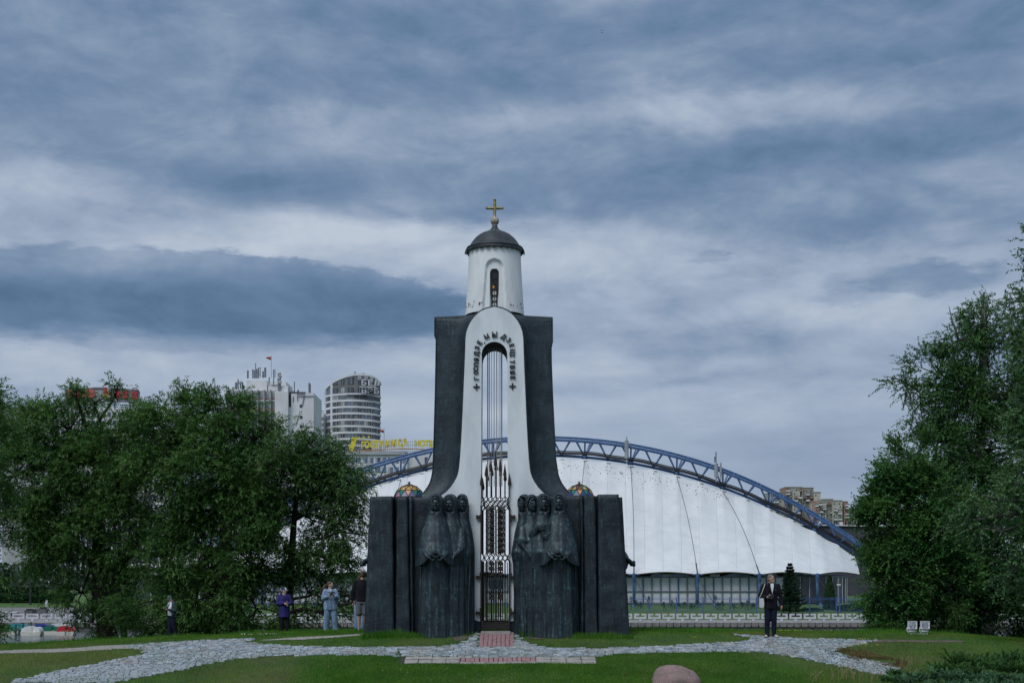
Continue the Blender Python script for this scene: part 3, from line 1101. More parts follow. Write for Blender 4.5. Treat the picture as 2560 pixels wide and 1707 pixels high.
for i in range(NZ + 1):
    z = zb + (zt - zb) * i / NZ
    f = (z - zb) / (zt - zb)
    r = RB + (RT - RB) * (1 - (1 - f) ** 1.35)
    for k in range(NTH):
        th = 2 * math.pi * k / NTH
        rr = r
        for th0 in (-math.pi / 2, math.pi / 2):
            dth = (th - th0 + math.pi) % (2 * math.pi) - math.pi
            if abs(dth) < 1.2:
                u = r * math.sin(dth)
                zs = ZN1 - hwT * 1.05
                hw = hwT + (hwB - hwT) * max(0, (zs - z)) / (zs - zb)
                d1 = sd_arch(u, z, hw, zs, ZN1)
                rr = min(rr, r - 0.085 * float(ss(-d1, -0.008, 0.03)))
                zs2 = PZ(682, DC - .75); zt2 = PZ(671, DC - .75)
                d2 = sd_arch(u, z, 11.6 / PD, zs2, zt2)
                rr = min(rr, r - 0.085 - 0.10 * float(ss(-d2, -0.004, 0.012))) if d2 < 0.01 else rr
        vs.append((DXC + rr * math.cos(th), DC + rr * math.sin(th), z))
fs = []
for i in range(NZ):
    for k in range(NTH):
        k2 = (k + 1) % NTH
        fs += [i * NTH + k, i * NTH + k2, (i + 1) * NTH + k2, (i + 1) * NTH + k]
put('drum', np_mesh('drum', np.array(vs), fs, 4), mat('drum_plaster', (0.76, 0.77, 0.77), (0.83, 0.84, 0.84), scale=2.0, rough=0.85, bump=0.4, bscale=12, bdist=0.02, c3=(0.46, 0.48, 0.49), scale3=4.0, amt3=0.32, stretch=(1, 1, .35)), chapel, smooth=True, auto=50)
# peeled plaster showing at the drum's foot
mb = MB()
for i in range(26):
    side = -1 if i < 19 else 1
    a = -math.pi / 2 + side * R.uniform(0.35, 1.5)
    z = PZ(778, DC) + abs(R.gauss(0, .10)) + .02
    rr = RB + .004
    s_ = R.uniform(.012, .035)
    c = Vector((DXC + rr * math.cos(a), DC + rr * math.sin(a), z))
    tx = Vector((-math.sin(a), math.cos(a), 0))
    n_ = Vector((math.cos(a), math.sin(a), 0))
    pts = [c + tx * s_ * R.uniform(.4, 1) * math.cos(q) + Vector((0, 0, 1)) * s_ * R.uniform(.4, 1.3) * math.sin(q) - n_ * (.0 + .004 * 0) for q in np.linspace(0, 5.6, 7)]
    mb.add([p - n_ * 0.003 for p in pts] + [p + n_ * 0.002 for p in pts], [tuple(range(7, 14))] + [(j, (j + 1) % 7, (j + 1) % 7 + 7, j + 7) for j in range(7)])
mb.build('peeled_plaster', M_DIRT, chapel, kind='stuff')

# drum window: dark glass, metal tracery of rings, one amber pane
M_GLASSD = mat('dark_glass', (0.015, 0.02, 0.025), (0.03, 0.035, 0.04), scale=5, rough=0.2)
M_AMBER = mat('amber_glass', (0.65, 0.30, 0.03), (0.8, 0.42, 0.05), scale=5, rough=0.3)
M_PALEG = mat('pale_glass', (0.42, 0.42, 0.40), (0.55, 0.55, 0.52), scale=5, rough=0.3)
win = None
dw = DC - 0.69
zs2 = PZ(682, DC - .75); zb2 = PZ(768, DC - .75)
hw = 10.4 / PD
pts = [(DXC - hw, zb2), (DXC + hw, zb2)] + [(DXC + hw * math.cos(a), zs2 + hw * math.sin(a)) for a in np.linspace(0, math.pi, 12)]
mb = MB(); mb.prism(pts, dw + .02, dw + .05)
win = mb.build('drum_window', M_GLASSD, chapel)
mb = MB(); mb.tube([(x, dw + .005, z) for x, z in pts + pts[:1]], 0.014, 6); mb.build('window_frame', M_IRON, win)
zc = zs2 - 0.01
for i, (yy, r1, mt) in enumerate([(685, 8.2, None), (700, 5, None), (716, 6.2, M_AMBER), (731, 6.0, M_PALEG), (746, 6.0, M_PALEG), (760, 6.0, M_PALEG)]):
    z = PZ(yy, DC - .75); r = r1 / PD
    MB().tube([(DXC + r * math.cos(a), dw, z + r * 1.15 * math.sin(a)) for a in np.linspace(0, 2 * math.pi, 17)], 0.010, 5, caps=False).build('tracery_ring', M_RUST if i > 2 else M_IRON, win)
    if mt: 
        x_ = DXC - (0.025 if mt is M_AMBER else 0)
        MB().prism([(x_ + r * (.5 if mt is M_AMBER else .8) * math.cos(a), z + r * (.6 if mt is M_AMBER else .95) * math.sin(a)) for a in np.linspace(0, 2 * math.pi, 13)[:-1]], dw + .006, dw + .016).build('pane', mt, win)
MB().tube([(DXC, dw, zb2), (DXC, dw, zs2 - .2)], 0.007, 5).build('glazing_bar', M_IRON, win)

# -- dome, eaves, scalloped valance
def pr(y, r): return (r / PD, PZ(y, DC))
prof = [pr(624, 60), pr(625, 69), pr(623.5, 71.0), pr(621, 70.6), pr(618.5, 66), pr(616, 62.5), pr(611, 60), pr(603, 54.5), pr(595, 47.5), pr(588, 38.5), pr(583, 29.5), pr(580, 22), pr(577.5, 15.5), pr(573, 10.5), pr(568, 7.2), pr(563.5, 6.0), pr(563, 0.1)]
mb = MB(); mb.lathe(prof, (DXC, DC), 64)
roof = mb.build('dome_roof', M_ROOF, chapel, smooth=True)
M_VERD = mat('verdigris', (0.10, 0.24, 0.19), (0.20, 0.34, 0.29), scale=10, rough=0.8, lo=.3, hi=.7, c3=(0.03, 0.05, 0.05), scale3=12, amt3=0.9)
mb = MB()
for i in range(34):
    a = -math.pi / 2 + R.uniform(-1.3, 1.3); t = R.random() ** 1.5
    yy = 577 + t * 14
    rr = float(np.interp(yy, [563.5, 568, 573, 577.5, 580, 583, 588, 595], [6.0, 7.2, 10.5, 15.5, 22, 29.5, 38.5, 47.5])) / PD + .0035
    c = Vector((DXC + rr * math.cos(a), DC + rr * math.sin(a), PZ(yy, DC)))
    n_ = Vector((math.cos(a) * .55, math.sin(a) * .55, .83)).normalized(); tx = n_.orthogonal().normalized(); ty = n_.cross(tx)
    s_ = R.uniform(.012, .03)
    pts = [c + tx * s_ * R.uniform(.5, 1.2) * math.cos(q) + ty * s_ * R.uniform(.5, 1.2) * math.sin(q) for q in np.linspace(0, 5.5, 8)]
    mb.add([p - n_ * .01 for p in pts] + [p + n_ * .001 for p in pts], [tuple(range(8, 16))] + [(j, (j + 1) % 8, (j + 1) % 8 + 8, j + 8) for j in range(8)])
mb.build('verdigris_stain', M_VERD, chapel, kind='stuff')
NS = 26
vs, fs = [], []
n = NS * 16
for k in range(n):
    a = 2 * math.pi * k / n
    ph = (k % 16) / 16
    dip = abs(math.sin(math.pi * ph)) ** 0.7
    rag = 0.006 * math.sin(k * 1.7) * (1 if k % 5 == 0 else 0)
    # hanging tongues
    lo = 627 + 6.5 * dip + rag * 20
    sag = 1.0
    for r_, y_ in ((69.5, 624), (70.0, 627.5), (70.6 + 1.2 * dip, lo + 1.5)):
        vs.append((DXC + r_ / PD * math.cos(a), DC + r_ / PD * math.sin(a), PZ(y_, DC)))
    for r_, y_ in ((69.0 + 1.2 * dip, lo + 1.5), (68.4, 624)):
        vs.append((DXC + r_ / PD * math.cos(a), DC + r_ / PD * math.sin(a), PZ(y_, DC)))
for k in range(n):
    k2 = (k + 1) % n
    for j in range(4):
        fs += [k * 5 + j, k2 * 5 + j, k2 * 5 + j + 1, k * 5 + j + 1]
put('scalloped_valance', np_mesh('v', np.array(vs), fs, 4), M_ROOF, chapel)
for a in (-176, -168, -4, -12, 2, 182):                      # bent tongues at the rim
    ar = math.radians(a); rr = 71 / PD
    c = Vector((DXC + rr * math.cos(ar), DC + rr * math.sin(ar), PZ(625, DC)))
    o_ = Vector((math.cos(ar), math.sin(ar), 0))
    MB().tube([c, c + o_ * .02 - Vector((0, 0, .05)), c + o_ * .035 - Vector((0, 0, .11)), c + o_ * .02 - Vector((0, 0, .16))], [.02, .022, .016, .004], 6).build('valance_tongue', M_ROOF, chapel)
mb = MB(); mb.lathe([pr(564.5, 0.1), pr(564.4, 6.2), pr(563, 6.6), pr(562.5, 5.5), pr(561, 7.5), pr(557, 10.2), pr(552.5, 10.9), pr(548, 10.2), pr(544.5, 7.8), pr(543, 5), pr(542.6, .1)], (DXC, DC), 32)
mb.build('ball_finial', M_BALLM, chapel, smooth=True)
cz0, cz1, czm = PZ(543, DC), PZ(500, DC), PZ(520.7, DC)
mb = MB()
arm = 20.5 / PD
def barx(p, q, w0, w1, fl):
    p, q = Vector(p), Vector(q)
    mb.tube([p, q * .86 + p * .14, q * .95 + p * .05, q], [w0, w1, w1, fl], 8)
c = (DXC, DC, czm)
barx(c, (DXC - arm, DC, czm), .050, .036, .055); barx(c, (DXC + arm, DC, czm), .050, .036, .055)
barx(c, (DXC, DC, cz1), .050, .038, .058); mb.tube([(DXC, DC, czm), (DXC, DC, cz0 + .04), (DXC, DC, cz0)], [.05, .036, .05], 8)
for e in ((DXC - arm, DC, czm), (DXC + arm, DC, czm), (DXC, DC, cz1)): mb.ball(e, .030, 8, 6)
mb.build('cross', M_GOLD, chapel, smooth=True, auto=60)

# -- inscription round the opening: each letter its own raised piece
M_LET = mat('inscription_metal', (0.012, 0.014, 0.016), (0.02, 0.022, 0.024), scale=9, rough=0.6)


def letter(ch, px, py, rot, size=15.0, sx=1.0, name='letter'):
    me = text_mesh(ch, size / F * DA * 1.24, 0.03, bold=0.005, sx=sx * .92)
    o = put(name, me, M_LET)
    o.location = (PX(px, DA), DA - 0.028, PZ(py, DA))
    o.rotation_euler = (math.radians(90), 0, 0)
    o.rotation_euler = (Matrix.Rotation(math.radians(rot), 3, 'Y') @ Matrix.Rotation(math.radians(90), 3, 'X')).to_euler()
    adopt(o, chapel)
    return o


LT = [('Г', 1192.0, 945.5, -90), ('О', 1190.8, 931, -90), ('С', 1190.5, 923 - 1, -90), ('П', 1191.5, 911, -88), ('Я', 1191.7, 899, -86), ('Д', 1192.2, 884, -82), ('З', 1193.8, 870, -72), ('Е', 1199.5, 857, -56), (',', 1208.5, 853.5, -40), ('М', 1217, 842.5, -24), ('Ы', 1236.5, 837.5, 0), ('Д', 1259, 842.5, 38), ('З', 1271, 851, 52), ('Е', 1278.5, 864, 68), ('Ц', 1280.5, 878, 84), ('І', 1279.5, 888.5, 88), ('Т', 1279.5, 904, 90), ('В', 1279.8, 917.5, 90), ('Я', 1280.3, 931, 90), ('Е', 1280.8, 944, 90)]
for ch, x, y, r_ in LT:
    letter(ch, x, y, r_, size=13.2 if ch != 'Ы' else 15, sx=1.0 if ch not in 'ОС' else .85)
for x in (1191.2, 1281.2):
    mb = MB(); s_ = 6.2 / F * DA; w_ = 1.5 / F * DA; z = PZ(967 if x < 1236 else 965.5, DA); xx = PX(x, DA)
    mb.box(xx - s_, xx + s_, DA - .035, DA - .005, z - w_, z + w_)
    mb.box(xx - w_, xx + w_, DA - .038, DA - .002, z - s_, z + s_)
    for dx, dz in ((-s_, 0), (s_, 0), (0, s_), (0, -s_)):
        mb.box(xx + dx - w_ * 1.2, xx + dx + w_ * 1.2, DA - .032, DA - .008, z + dz - w_ * 1.2, z + dz + w_ * 1.2)
    mb.build('inscription_cross', M_LET, chapel)

# -- soffit lining inside the opening (dark) and the hanging strings
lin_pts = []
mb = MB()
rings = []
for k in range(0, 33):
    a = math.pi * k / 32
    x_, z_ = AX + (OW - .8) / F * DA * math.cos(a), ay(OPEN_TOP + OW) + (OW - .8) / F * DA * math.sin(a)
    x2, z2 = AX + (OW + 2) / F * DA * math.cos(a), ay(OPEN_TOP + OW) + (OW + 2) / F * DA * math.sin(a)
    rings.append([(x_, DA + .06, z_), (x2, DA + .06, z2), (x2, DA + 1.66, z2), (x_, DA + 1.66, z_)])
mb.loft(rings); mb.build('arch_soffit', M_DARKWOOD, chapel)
M_STR = mat('bell_string', (0.42, 0.40, 0.36), (0.55, 0.53, 0.50), scale=4, rough=0.4, metal=0.3)
for k in range(17):
    a = 2 * math.pi * k / 17 + .2
    x_ = DXC + 0.215 * math.cos(a); y_ = DC + 0.215 * math.sin(a)
    MB().tube([(x_, y_, PZ(872, DC)), (x_, y_, PZ(1215, DC))], 0.0075 if k % 3 else 0.012, 6).build('hanging_string', M_STR, chapel)

# -- wrought iron gates, one in the front arch and one in the back arch
def gate(d, tag_label):
    px = F / DA                                    # sizes taken at the front face
    u = 1.0 / px
    g_ = bpy.data.objects.new('gate', None); COL.objects.link(g_); g_.location = (AX, d, 0.1); adopt(g_, chapel)
    g_['label'] = tag_label
    X0 = AX + 3.0 * u
    Z = lambda y: ay(y)
    step = 11.6 * u
    tips = {0: 1132, 1: 1146, 2: 1159, 3: 1182}
    for k in range(-3, 4):
        x = X0 + k * step
        tip = tips[abs(k)] 
        # spear head
        mb = MB()
        zt = Z(tip); zb_ = Z(tip + 34)
        rings = []
        for t, w, th in ((0, .002, .002), (.35, .026, .008), (.78, .052, .012), (.86, .050, .012), (1.0, .016, .010)):
            z = zt + (zb_ - zt) * t
            rings.append([(x - w, d, z), (x, d - th, z), (x + w, d, z), (x, d + th, z)])
        mb.loft(rings); mb.build('spearhead', M_RUST, g_)
        mb = MB(); mb.tube([(x, d, zb_), (x, d, Z(1243))], .0165, 6)
        mb.build('bar', M_IRON, g_)
        # middle and lower stretches
        MB().tube([(x, d, Z(1266)), (x, d, Z(1384))], .0165 if abs(k) != 3 else .024, 6).build('bar', M_IRON, g_)
        MB().tube([(x, d, Z(1400)), (x, d, Z(1556))], .0165 if abs(k) != 3 else .024, 6).build('bar', M_IRON, g_)
    # thin bars between in the lower half
    for k in (-5, -3, -1, 1, 3, 5):
        x = X0 + k * step / 2
        if abs(k) < 5: MB().tube([(x, d, Z(1268)), (x, d, Z(1384))], .010, 5).build('bar', M_IRON, g_)
        MB().tube([(x, d, Z(1404)), (x, d, Z(1556))], .0105, 5).build('bar', M_IRON, g_)
    # woven bands: the bars part and meet their neighbours, making two rows of lozenges
    for (ya, yb, nrow) in ((1241, 1268, 2), (1383, 1402, 1)):
        hh = (yb - ya) / nrow
        for q in range(nrow):
            for k in range(-3, 4):
                for s in (-1, 1):
                    if k * s == 3: continue
                    pts = []
                    for t in np.linspace(0, 1, 9):
                        off = math.sin(math.pi * t) ** 1.3 * .5
                        pts.append((X0 + (k + s * off) * step, d - .012 * s, Z(ya + hh * (q + t))))
                    MB().tube(pts, .0125, 5).build('woven_bar', M_IRON, g_)
        for s in (-1, 1):
            pts = [(X0 + s * (3 - .42 * math.sin(math.pi * t)) * step, d, Z(ya + (yb - ya) * t)) for t in np.linspace(0, 1, 9)]
            MB().tube(pts, .015, 5).build('woven_bar', M_IRON, g_)
    # central scroll work with four-leaf rosettes
    for s in (-1, 1):
        xc = X0 + s * 11.0 * u
        for i, yy in enumerate(np.arange(1272, 1378, 14.6)):
            z = Z(yy)
            pts = [(xc + s * (-8 * u + 9 * u * math.sin(a)) , d - .02, z + 7.0 * u * math.cos(a)) for a in np.linspace(0.1, math.pi - .1, 9)]
            MB().tube(pts, .010, 5).build('scroll', M_IRON, g_)
            pts = [(xc + s * (5 * u - 6.5 * u * math.sin(a)), d - .02, z + 6.0 * u * math.cos(a)) for a in np.linspace(0.3, math.pi - .3, 9)]
            MB().tube(pts, .010, 5).build('scroll', M_IRON, g_)
            mb = MB()
            for a in range(4):
                t = a * math.pi / 2 + math.pi / 4
                c = Vector((xc + 3.0 * u * math.cos(t), d - .03, z + 3.0 * u * math.sin(t)))
                mb.ball(c, (.038, .012, .038), 8, 5)
            mb.ball((xc, d - .035, z), .020, 8, 5)
            mb.build('rosette', M_IRON, g_)
            mb = MB(); x_ = X0 + s * 20 * u
            mb.box(x_ - .017, x_ + .017, d - .02, d + .005, z - .05, z + .03)
            mb.box(x_ - .06, x_ + .02, d - .018, d + .003, z + .035, z + .06)
            mb.build('fret_plate', M_IRON, g_)
    for s in (-1, 1):
        for yy in (1406, 1420, 1434, 1484, 1494):
            xc = X0 + s * 11.0 * u; z = Z(yy)
            mb = MB()
            for a in range(8):
                t = a * math.pi / 4
                mb.tube([(xc, d - .03, z), (xc + 7 * u * math.cos(t), d - .03, z + 6 * u * math.sin(t))], [.012, .022], 5)
            mb.build('rosette', M_IRON, g_)
        # shield
        x0 = X0 + s * 9.5 * u
        w = 8.2 * u
        pts = [(x0 - w, Z(1446)), (x0 + w, Z(1446)), (x0 + w, Z(1462)), (x0 + w * .7, Z(1471)), (x0 + w * .1, Z(1476.5)), (x0 - w * .7, Z(1471)), (x0 - w, Z(1462))]
        mb = MB(); mb.prism(pts, d - .06, d - .03)
        sh = mb.build('shield', M_BRONZE, g_)
        mb = MB()
        pts2 = [(x0 + (p[0] - x0) * .72, Z(1460) + (p[1] - Z(1460)) * .72) for p in pts]
        mb.tube([(x, d - .064, z) for x, z in pts2 + pts2[:1]], .008, 5)
        for dz in (-5, 0, 5): mb.box(x0 - w * .35, x0 + w * .35, d - .072, d - .058, Z(1459 + dz) - .006, Z(1459 + dz) + .006)
        mb.build('shield', M_BRONZE, g_)
    # kick panel and rails
    x0, x1 = X0 - 3.05 * step, X0 + 3.05 * step
    MB().box(x0, x1, d - .015, d + .015, Z(1571), Z(1555.5)).build('kick_panel', M_IRON, g_)
    MB().box(x0, x1, d - .022, d + .022, Z(1556), Z(1553.5)).build('rail', M_IRON, g_)
    MB().box(X0 - .02, X0 + .02, d - .03, d + .02, Z(1571), Z(1400)).build('meeting_stile', M_IRON, g_)
    for s in (-1, 1):
        for yy in (1287, 1431, 1520):
            xa = X0 + s * 3.05 * step
            mb = MB()
            a, b = sorted((xa, xa + s * 4.5 * u)); mb.box(a, b, d - .05, d + .05, Z(yy + 17), Z(yy - 1))
            zc_ = Z(yy + 4) if yy == 1287 else Z(yy + 11)
            a, b = sorted((xa + s * 4.5 * u, xa + s * 11 * u)); mb.box(a, b, d - .04, d + .055, zc_ - .045, zc_ + .035)
            a, b = sorted((xa + s * 11 * u, xa + s * 13 * u)); mb.box(a, b, d - .05, d + .055, zc_ - .06, zc_ + .05)
            mb.build('hinge', M_RUST, g_)
    return g_


gate(DA - 0.06, 'front gate of woven spear bars')
gate(DA + 1.76, 'back gate seen through the opening')

# -- the bronze groups left and right of the gate
GZT = PZ(1241, 40.7)


def hewn(name, quad_b, quad_t, zb, zt, m, parent, amp=0.014, nx=14, nz=40, seed=0, chamf=0.035):
    """upright four-sided bronze pier, softly chamfered, with a hand-worked surface"""
    def outline(q, c):
        out = []
        for i in range(4):
            p = Vector(q[i]); a = Vector(q[i - 1]); b = Vector(q[(i + 1) % 4])
            da = (a - p).normalized(); db = (b - p).normalized()
            out.append(p + da * c); out.append(p + db * c)
        res = []
        for i in range(8):
            p, r_ = out[i], out[(i + 1) % 8]
            k = 1 if i % 2 == 0 else nx
            for j in range(k): res.append(p.lerp(r_, j / k))
        return res
    rings = []
    B, T_ = outline(quad_b, chamf), outline(quad_t, chamf)
    T2 = outline([Vector(q) * 0.985 + Vector(sum((Vector(x) for x in quad_t), Vector((0, 0))) / 4) * 0.015 for q in quad_t], chamf)
    for i in range(nz + 1):
        t = i / nz
        z = zb + (zt - zb) * t
        ring = []
        for b, tt in zip(B, T_):
            p = b.lerp(tt, t)
            n1 = mnoise.noise(Vector((p.x * 2.5 + seed, p.y * 2.5, z * 2.2))) + .5 * mnoise.noise(Vector((p.x * 6, p.y * 6 + seed, z * 6)))
            n2 = mnoise.noise(Vector((p.x * 2.5 - seed, p.y * 2.5 + 9, z * 2.2))) + .5 * mnoise.noise(Vector((p.x * 6, p.y * 6 - seed, z * 6)))
            ring.append((p.x + amp * n1, p.y + amp * 1.6 * n2, z))
        rings.append(ring)
    rings.append([(p.x, p.y, zt + 0.03 + .012 * mnoise.noise(Vector((p.x * 5, p.y * 5, seed)))) for p in T2])
    mb = MB(); mb.loft(rings)
    return mb.build(name, m, parent, smooth=True, auto=50)


def quad(x0, x1, d0, d1, d_px=None):
    d_px = d_px or d0
    a, b = PX(x0, d_px), PX(x1, d_px)
    return [(a, d0), (b, d0), (b, d1), (a, d1)]


ZB = -0.35
# left
hewn('buttress', quad(908, 985.5, 40.68, 44.0), quad(925, 981.5, 40.85, 43.9), ZB, PZ(1242, 40.7), M_BRONZE, chapel, seed=1)
hewn('pier', quad(987, 1026.5, 40.78, 43.9), quad(991, 1019, 40.90, 43.8), ZB, PZ(1243.5, 40.8), M_BRONZE, chapel, seed=2, nx=8)
hewn('pier', quad(1026, 1036, 40.86, 43.9), quad(1018.5, 1031.5, 40.96, 43.8), ZB, PZ(1244, 40.9), M_BRONZE, chapel, seed=3, nx=4, chamf=.05)
hewn('group_wall', quad(985, 1184, 41.08, 43.85, 41.5), quad(990, 1150, 41.15, 43.8, 41.5), ZB, PZ(1245, 41.1), M_BRONZE, chapel, seed=4)
# right
hewn('buttress', quad(1497, 1577, 40.68, 44.0), quad(1494.5, 1548, 40.85, 43.9), ZB, PZ(1237.5, 40.7), M_BRONZE, chapel, seed=5)
hewn('pier', quad(1462, 1495.5, 40.78, 43.9), quad(1459, 1489, 40.90, 43.8), ZB, PZ(1242.5, 40.8), M_BRONZE, chapel, seed=6, nx=8)
hewn('pier', quad(1452, 1461, 40.84, 43.9), quad(1450.5, 1458.5, 40.94, 43.8), ZB, PZ(1241.5, 40.9), M_BRONZE, chapel, seed=7, nx=4)
hewn('group_wall', quad(1292, 1498, 41.08, 43.85, 41.5), quad(1330, 1494, 41.15, 43.8, 41.5), ZB, PZ(1241.5, 41.1), M_BRONZE, chapel, seed=8)
# chamfered shoulder of the right buttress
hewn('buttress', quad(1560, 1576.0, 40.95, 43.6), quad(1545, 1556, 41.0, 43.5), ZB, PZ(1244, 40.9), M_BRONZE, chapel, seed=9, nx=5)
def drapery(x0, x1, ytop, seed, d0=40.86):
    a, b = PX(x0, 40.9), PX(x1, 40.9)
    zt_ = PZ(ytop, 40.9)
    NX_, NZ_ = 90, 36
    rr = random.Random(seed)
    ph = [rr.uniform(0, 6.28) for _ in range(4)]
    vs, fs = [], []
    for i in range(NZ_ + 1):
        t = i / NZ_; z = ZB + (zt_ - ZB) * t
        for j in range(NX_ + 1):
            u = j / NX_
            x = a + (b - a) * u
            w = u + .012 * math.sin(t * 4 + ph[3])
            f = .055 * math.sin(w * 30 + ph[0]) + .035 * math.sin(w * 57 + ph[1]) + .02 * math.sin(w * 91 + ph[2])
            f = math.copysign(abs(f) ** .8, f)
            env = 4 * u * (1 - u)
            y = d0 - f * .8 - .10 * env ** .5 + .22 * t ** 2 + .25 * (1 - env ** .25)
            vs.append((x, y, z))
    for i in range(NZ_):
        for j in range(NX_):
            q = i * (NX_ + 1) + j
            fs += [q, q + 1, q + NX_ + 2, q + NX_ + 1]
    put('drapery', np_mesh('drapery', np.array(vs), fs, 4), M_BRONZE_F, chapel, smooth=True)


drapery(1044, 1186, 1395, 2)
drapery(1288, 1450, 1375, 5)
# rear groups keep the plan square
for (a, b) in ((930, 1190), (1290, 1555)):
    hewn('group_wall', quad(a, b, 44.0, 46.1, 44), quad(a + 12, b - 12, 44.1, 45.9, 44), ZB - .3, GZT, M_BRONZE, chapel, seed=a, nx=6, nz=16)


# -- mourners
def mourner(seed, hands='cupped', sx=1.0, pleats=True, hem=1.95, lean=0.0, yaw_face=0.0, tall=3.86, narrow=1.0, hood_r=0.205, crown=True):
    """hooded woman facing -Y, feet at origin; returns body mesh"""
    r = random.Random(seed)
    mb = MB()
    N = 72
    # skirt
    rings = []
    for i in range(34):
        t = i / 33
        z = -0.35 + (2.75 + 0.35) * t
        rx = np.interp(z, [-.35, 0, 1.0, 2.0, 2.4, 2.75], [.47, .46, .43, .40, .38, .30]) * narrow
        ry = np.interp(z, [-.35, 0, 1.0, 2.0, 2.4, 2.75], [.25, .25, .25, .26, .27, .25])
        ring = []
        for k in range(N):
            a = 2 * math.pi * k / N
            pl = 0.035 * math.cos(7 * a + seed) * (1 + .6 * math.sin(seed * 3 + a)) + 0.030 * math.cos(15 * a + seed * 2 + 0.4 * math.sin(z * 1.3)) + .012 * math.cos(27 * a + seed)
            fr = math.exp(-((a - 1.5 * math.pi) / 0.10) ** 2) * 0.09 - math.exp(-((abs(a - 1.5 * math.pi) - .28) / 0.08) ** 2) * 0.06
            fade = float(ss(2.5 - z, 0, .8)) * (0.75 + .25 * math.sin(z + a * 2))
            m_ = 1 + (pl + fr) * fade
            ring.append((rx * m_ * math.cos(a), ry * m_ * math.sin(a), z))
        rings.append(ring)
    mb.loft(rings)
    # shawl
    S = tall / 3.86
    prof = [(3.86, .03, .03, .02), (3.845, .09, .10, .01), (3.79, .155, .165, 0), (3.68, .197, .215, -.01), (3.55, hood_r, .225, -.01), (3.42, .195, .205, 0), (3.33, .20, .20, .01), (3.25, .235, .21, .02), (3.15, .295, .235, .02), (3.02, .355, .27, .01), (2.80, .43, .32, -.01), (2.5, .50, .37, -.03), (2.25, .545, .42, -.06), (2.08, .565, .45, -.08), (hem, .575, .46, -.085)]
    if hands != 'cupped':
        prof = prof[:-2] + [(2.0, .50, .37, -.03), (1.6, .475, .36, -.02), (1.1, .46, .35, -.01), (.6, .46, .35, 0), (.1, .47, .36, 0), (-.33, .48, .37, 0)]
        rows_ = [prof[0]]
        for p_, q_ in zip(prof, prof[1:]):
            n_ = 1 if p_[0] > 2.3 else 5
            for w_ in range(1, n_ + 1):
                rows_.append(tuple(p_[c_] + (q_[c_] - p_[c_]) * w_ / n_ for c_ in range(4)))
        prof = rows_
    rings = []
    prof = [(z, rx * (1.13 if z > 3.3 else 1.05 if z > 3.2 else 1), ry * (1.06 if z > 3.3 else 1), oy) for z, rx, ry, oy in prof]
    for z, rx, ry, oy in prof:
        ring = []
        body = float(ss(3.3 - z, 0, .4))
        for k in range(N):
            a = 2 * math.pi * k / N
            da = a - 1.5 * math.pi
            front = math.exp(-(da / .75) ** 2)
            lift = 0.24 * math.exp(-(da / .50) ** 2) if hands == 'cupped' else 0.0
            lift = lift * float(ss(2.6 - z, 0, .6))
            crease = (-0.05 * math.exp(-((da - .05) / .05) ** 2) + 0.030 * math.exp(-((da - .17) / .07) ** 2) + 0.022 * math.exp(-((da + .15) / .08) ** 2)) * body
            fold = 0.018 * math.sin(5 * a + z * 2.2 + seed) * body + 0.010 * math.sin(11 * a - z * 3 + seed) * body
            if hands == 'cupped': fold += .03 * body * math.exp(-((abs(da) - .95) / .3) ** 2) * float(ss(2.9 - z, 0, .7))
            if hands != 'cupped' and z < 2.4:
                fold += float(ss(2.4 - z, 0, .9)) * (.040 * math.cos(8 * a + seed) + .035 * math.cos(13 * a + 2 * seed + .3 * math.sin(z)) + .015 * math.cos(24 * a))
            m_ = 1 + crease + fold
            x, y = rx * sx * narrow ** (0.7 if z < 3.2 else 0) * m_ * math.cos(a), ry * m_ * math.sin(a) + oy
            z2 = z + lift - 0.10 * float(ss(2.5 - z, 0, .5)) * min(1, abs(math.cos(a)) * 1.2)
            # face hollow
            if 3.28 < z < 3.78 and y < 0:
                fz = (z - 3.55) / 0.215; fx = x / 0.148
                q = fx * fx + fz * fz
                if q < 1.25: y += 0.17 * float(ss(1.25 - q, 0, .55))
            ring.append((x, y, z2 * 1.0))
        rings.append(ring)
    # turn under and back up inside so the hem has an edge and a hollow
    last = rings[-1]
    if hands == 'cupped': rings.append([(x * .93, y * .93, z + .01) for x, y, z in last])
    if hands == 'cupped':
        rings.append([(x * .86, y * .82, z + .16) for x, y, z in last])
        rings.append([(x * .55, y * .5, z + .30) for x, y, z in last])
    mb.loft(rings)
    if hands == 'cupped':
        for s in (-1, 1):
            mb.cap((s * .36, -.10, 2.50), .07, (s * .30, -.34, 2.20), .06)
            mb.cap((s * .30, -.34, 2.20), .06, (s * .22, -.50, 2.15), .05)
    if hands == 'book':
        mb.cap((.30, -.08, 2.7), .15, (.20, -.30, 2.68), .10); mb.cap((-.30, -.08, 2.7), .17, (-.22, -.32, 2.88), .09)
    if hands == 'hang':
        mb.cap((-.28, -.05, 2.9), .15, (-.33, -.22, 2.55), .15); mb.cap((-.38, -.26, 2.52), .08, (-.12, -.42, 2.12), .06)
        mb.tube([(-.50, -.12, 2.56), (-.36, -.32, 2.60), (-.20, -.34, 2.54)], [.05, .055, .04], 8)
    if hands == 'low':
        mb.cap((.33, -.05, 2.8), .14, (.36, -.22, 2.35), .13); mb.cap((.35, -.26, 2.3), .08, (.26, -.44, 2.15), .055)
    me = remesh(mb, 0.023, 1)
    # stretch to the requested height
    me.transform(Matrix.Diagonal((1, 1, S, 1)))
    return me


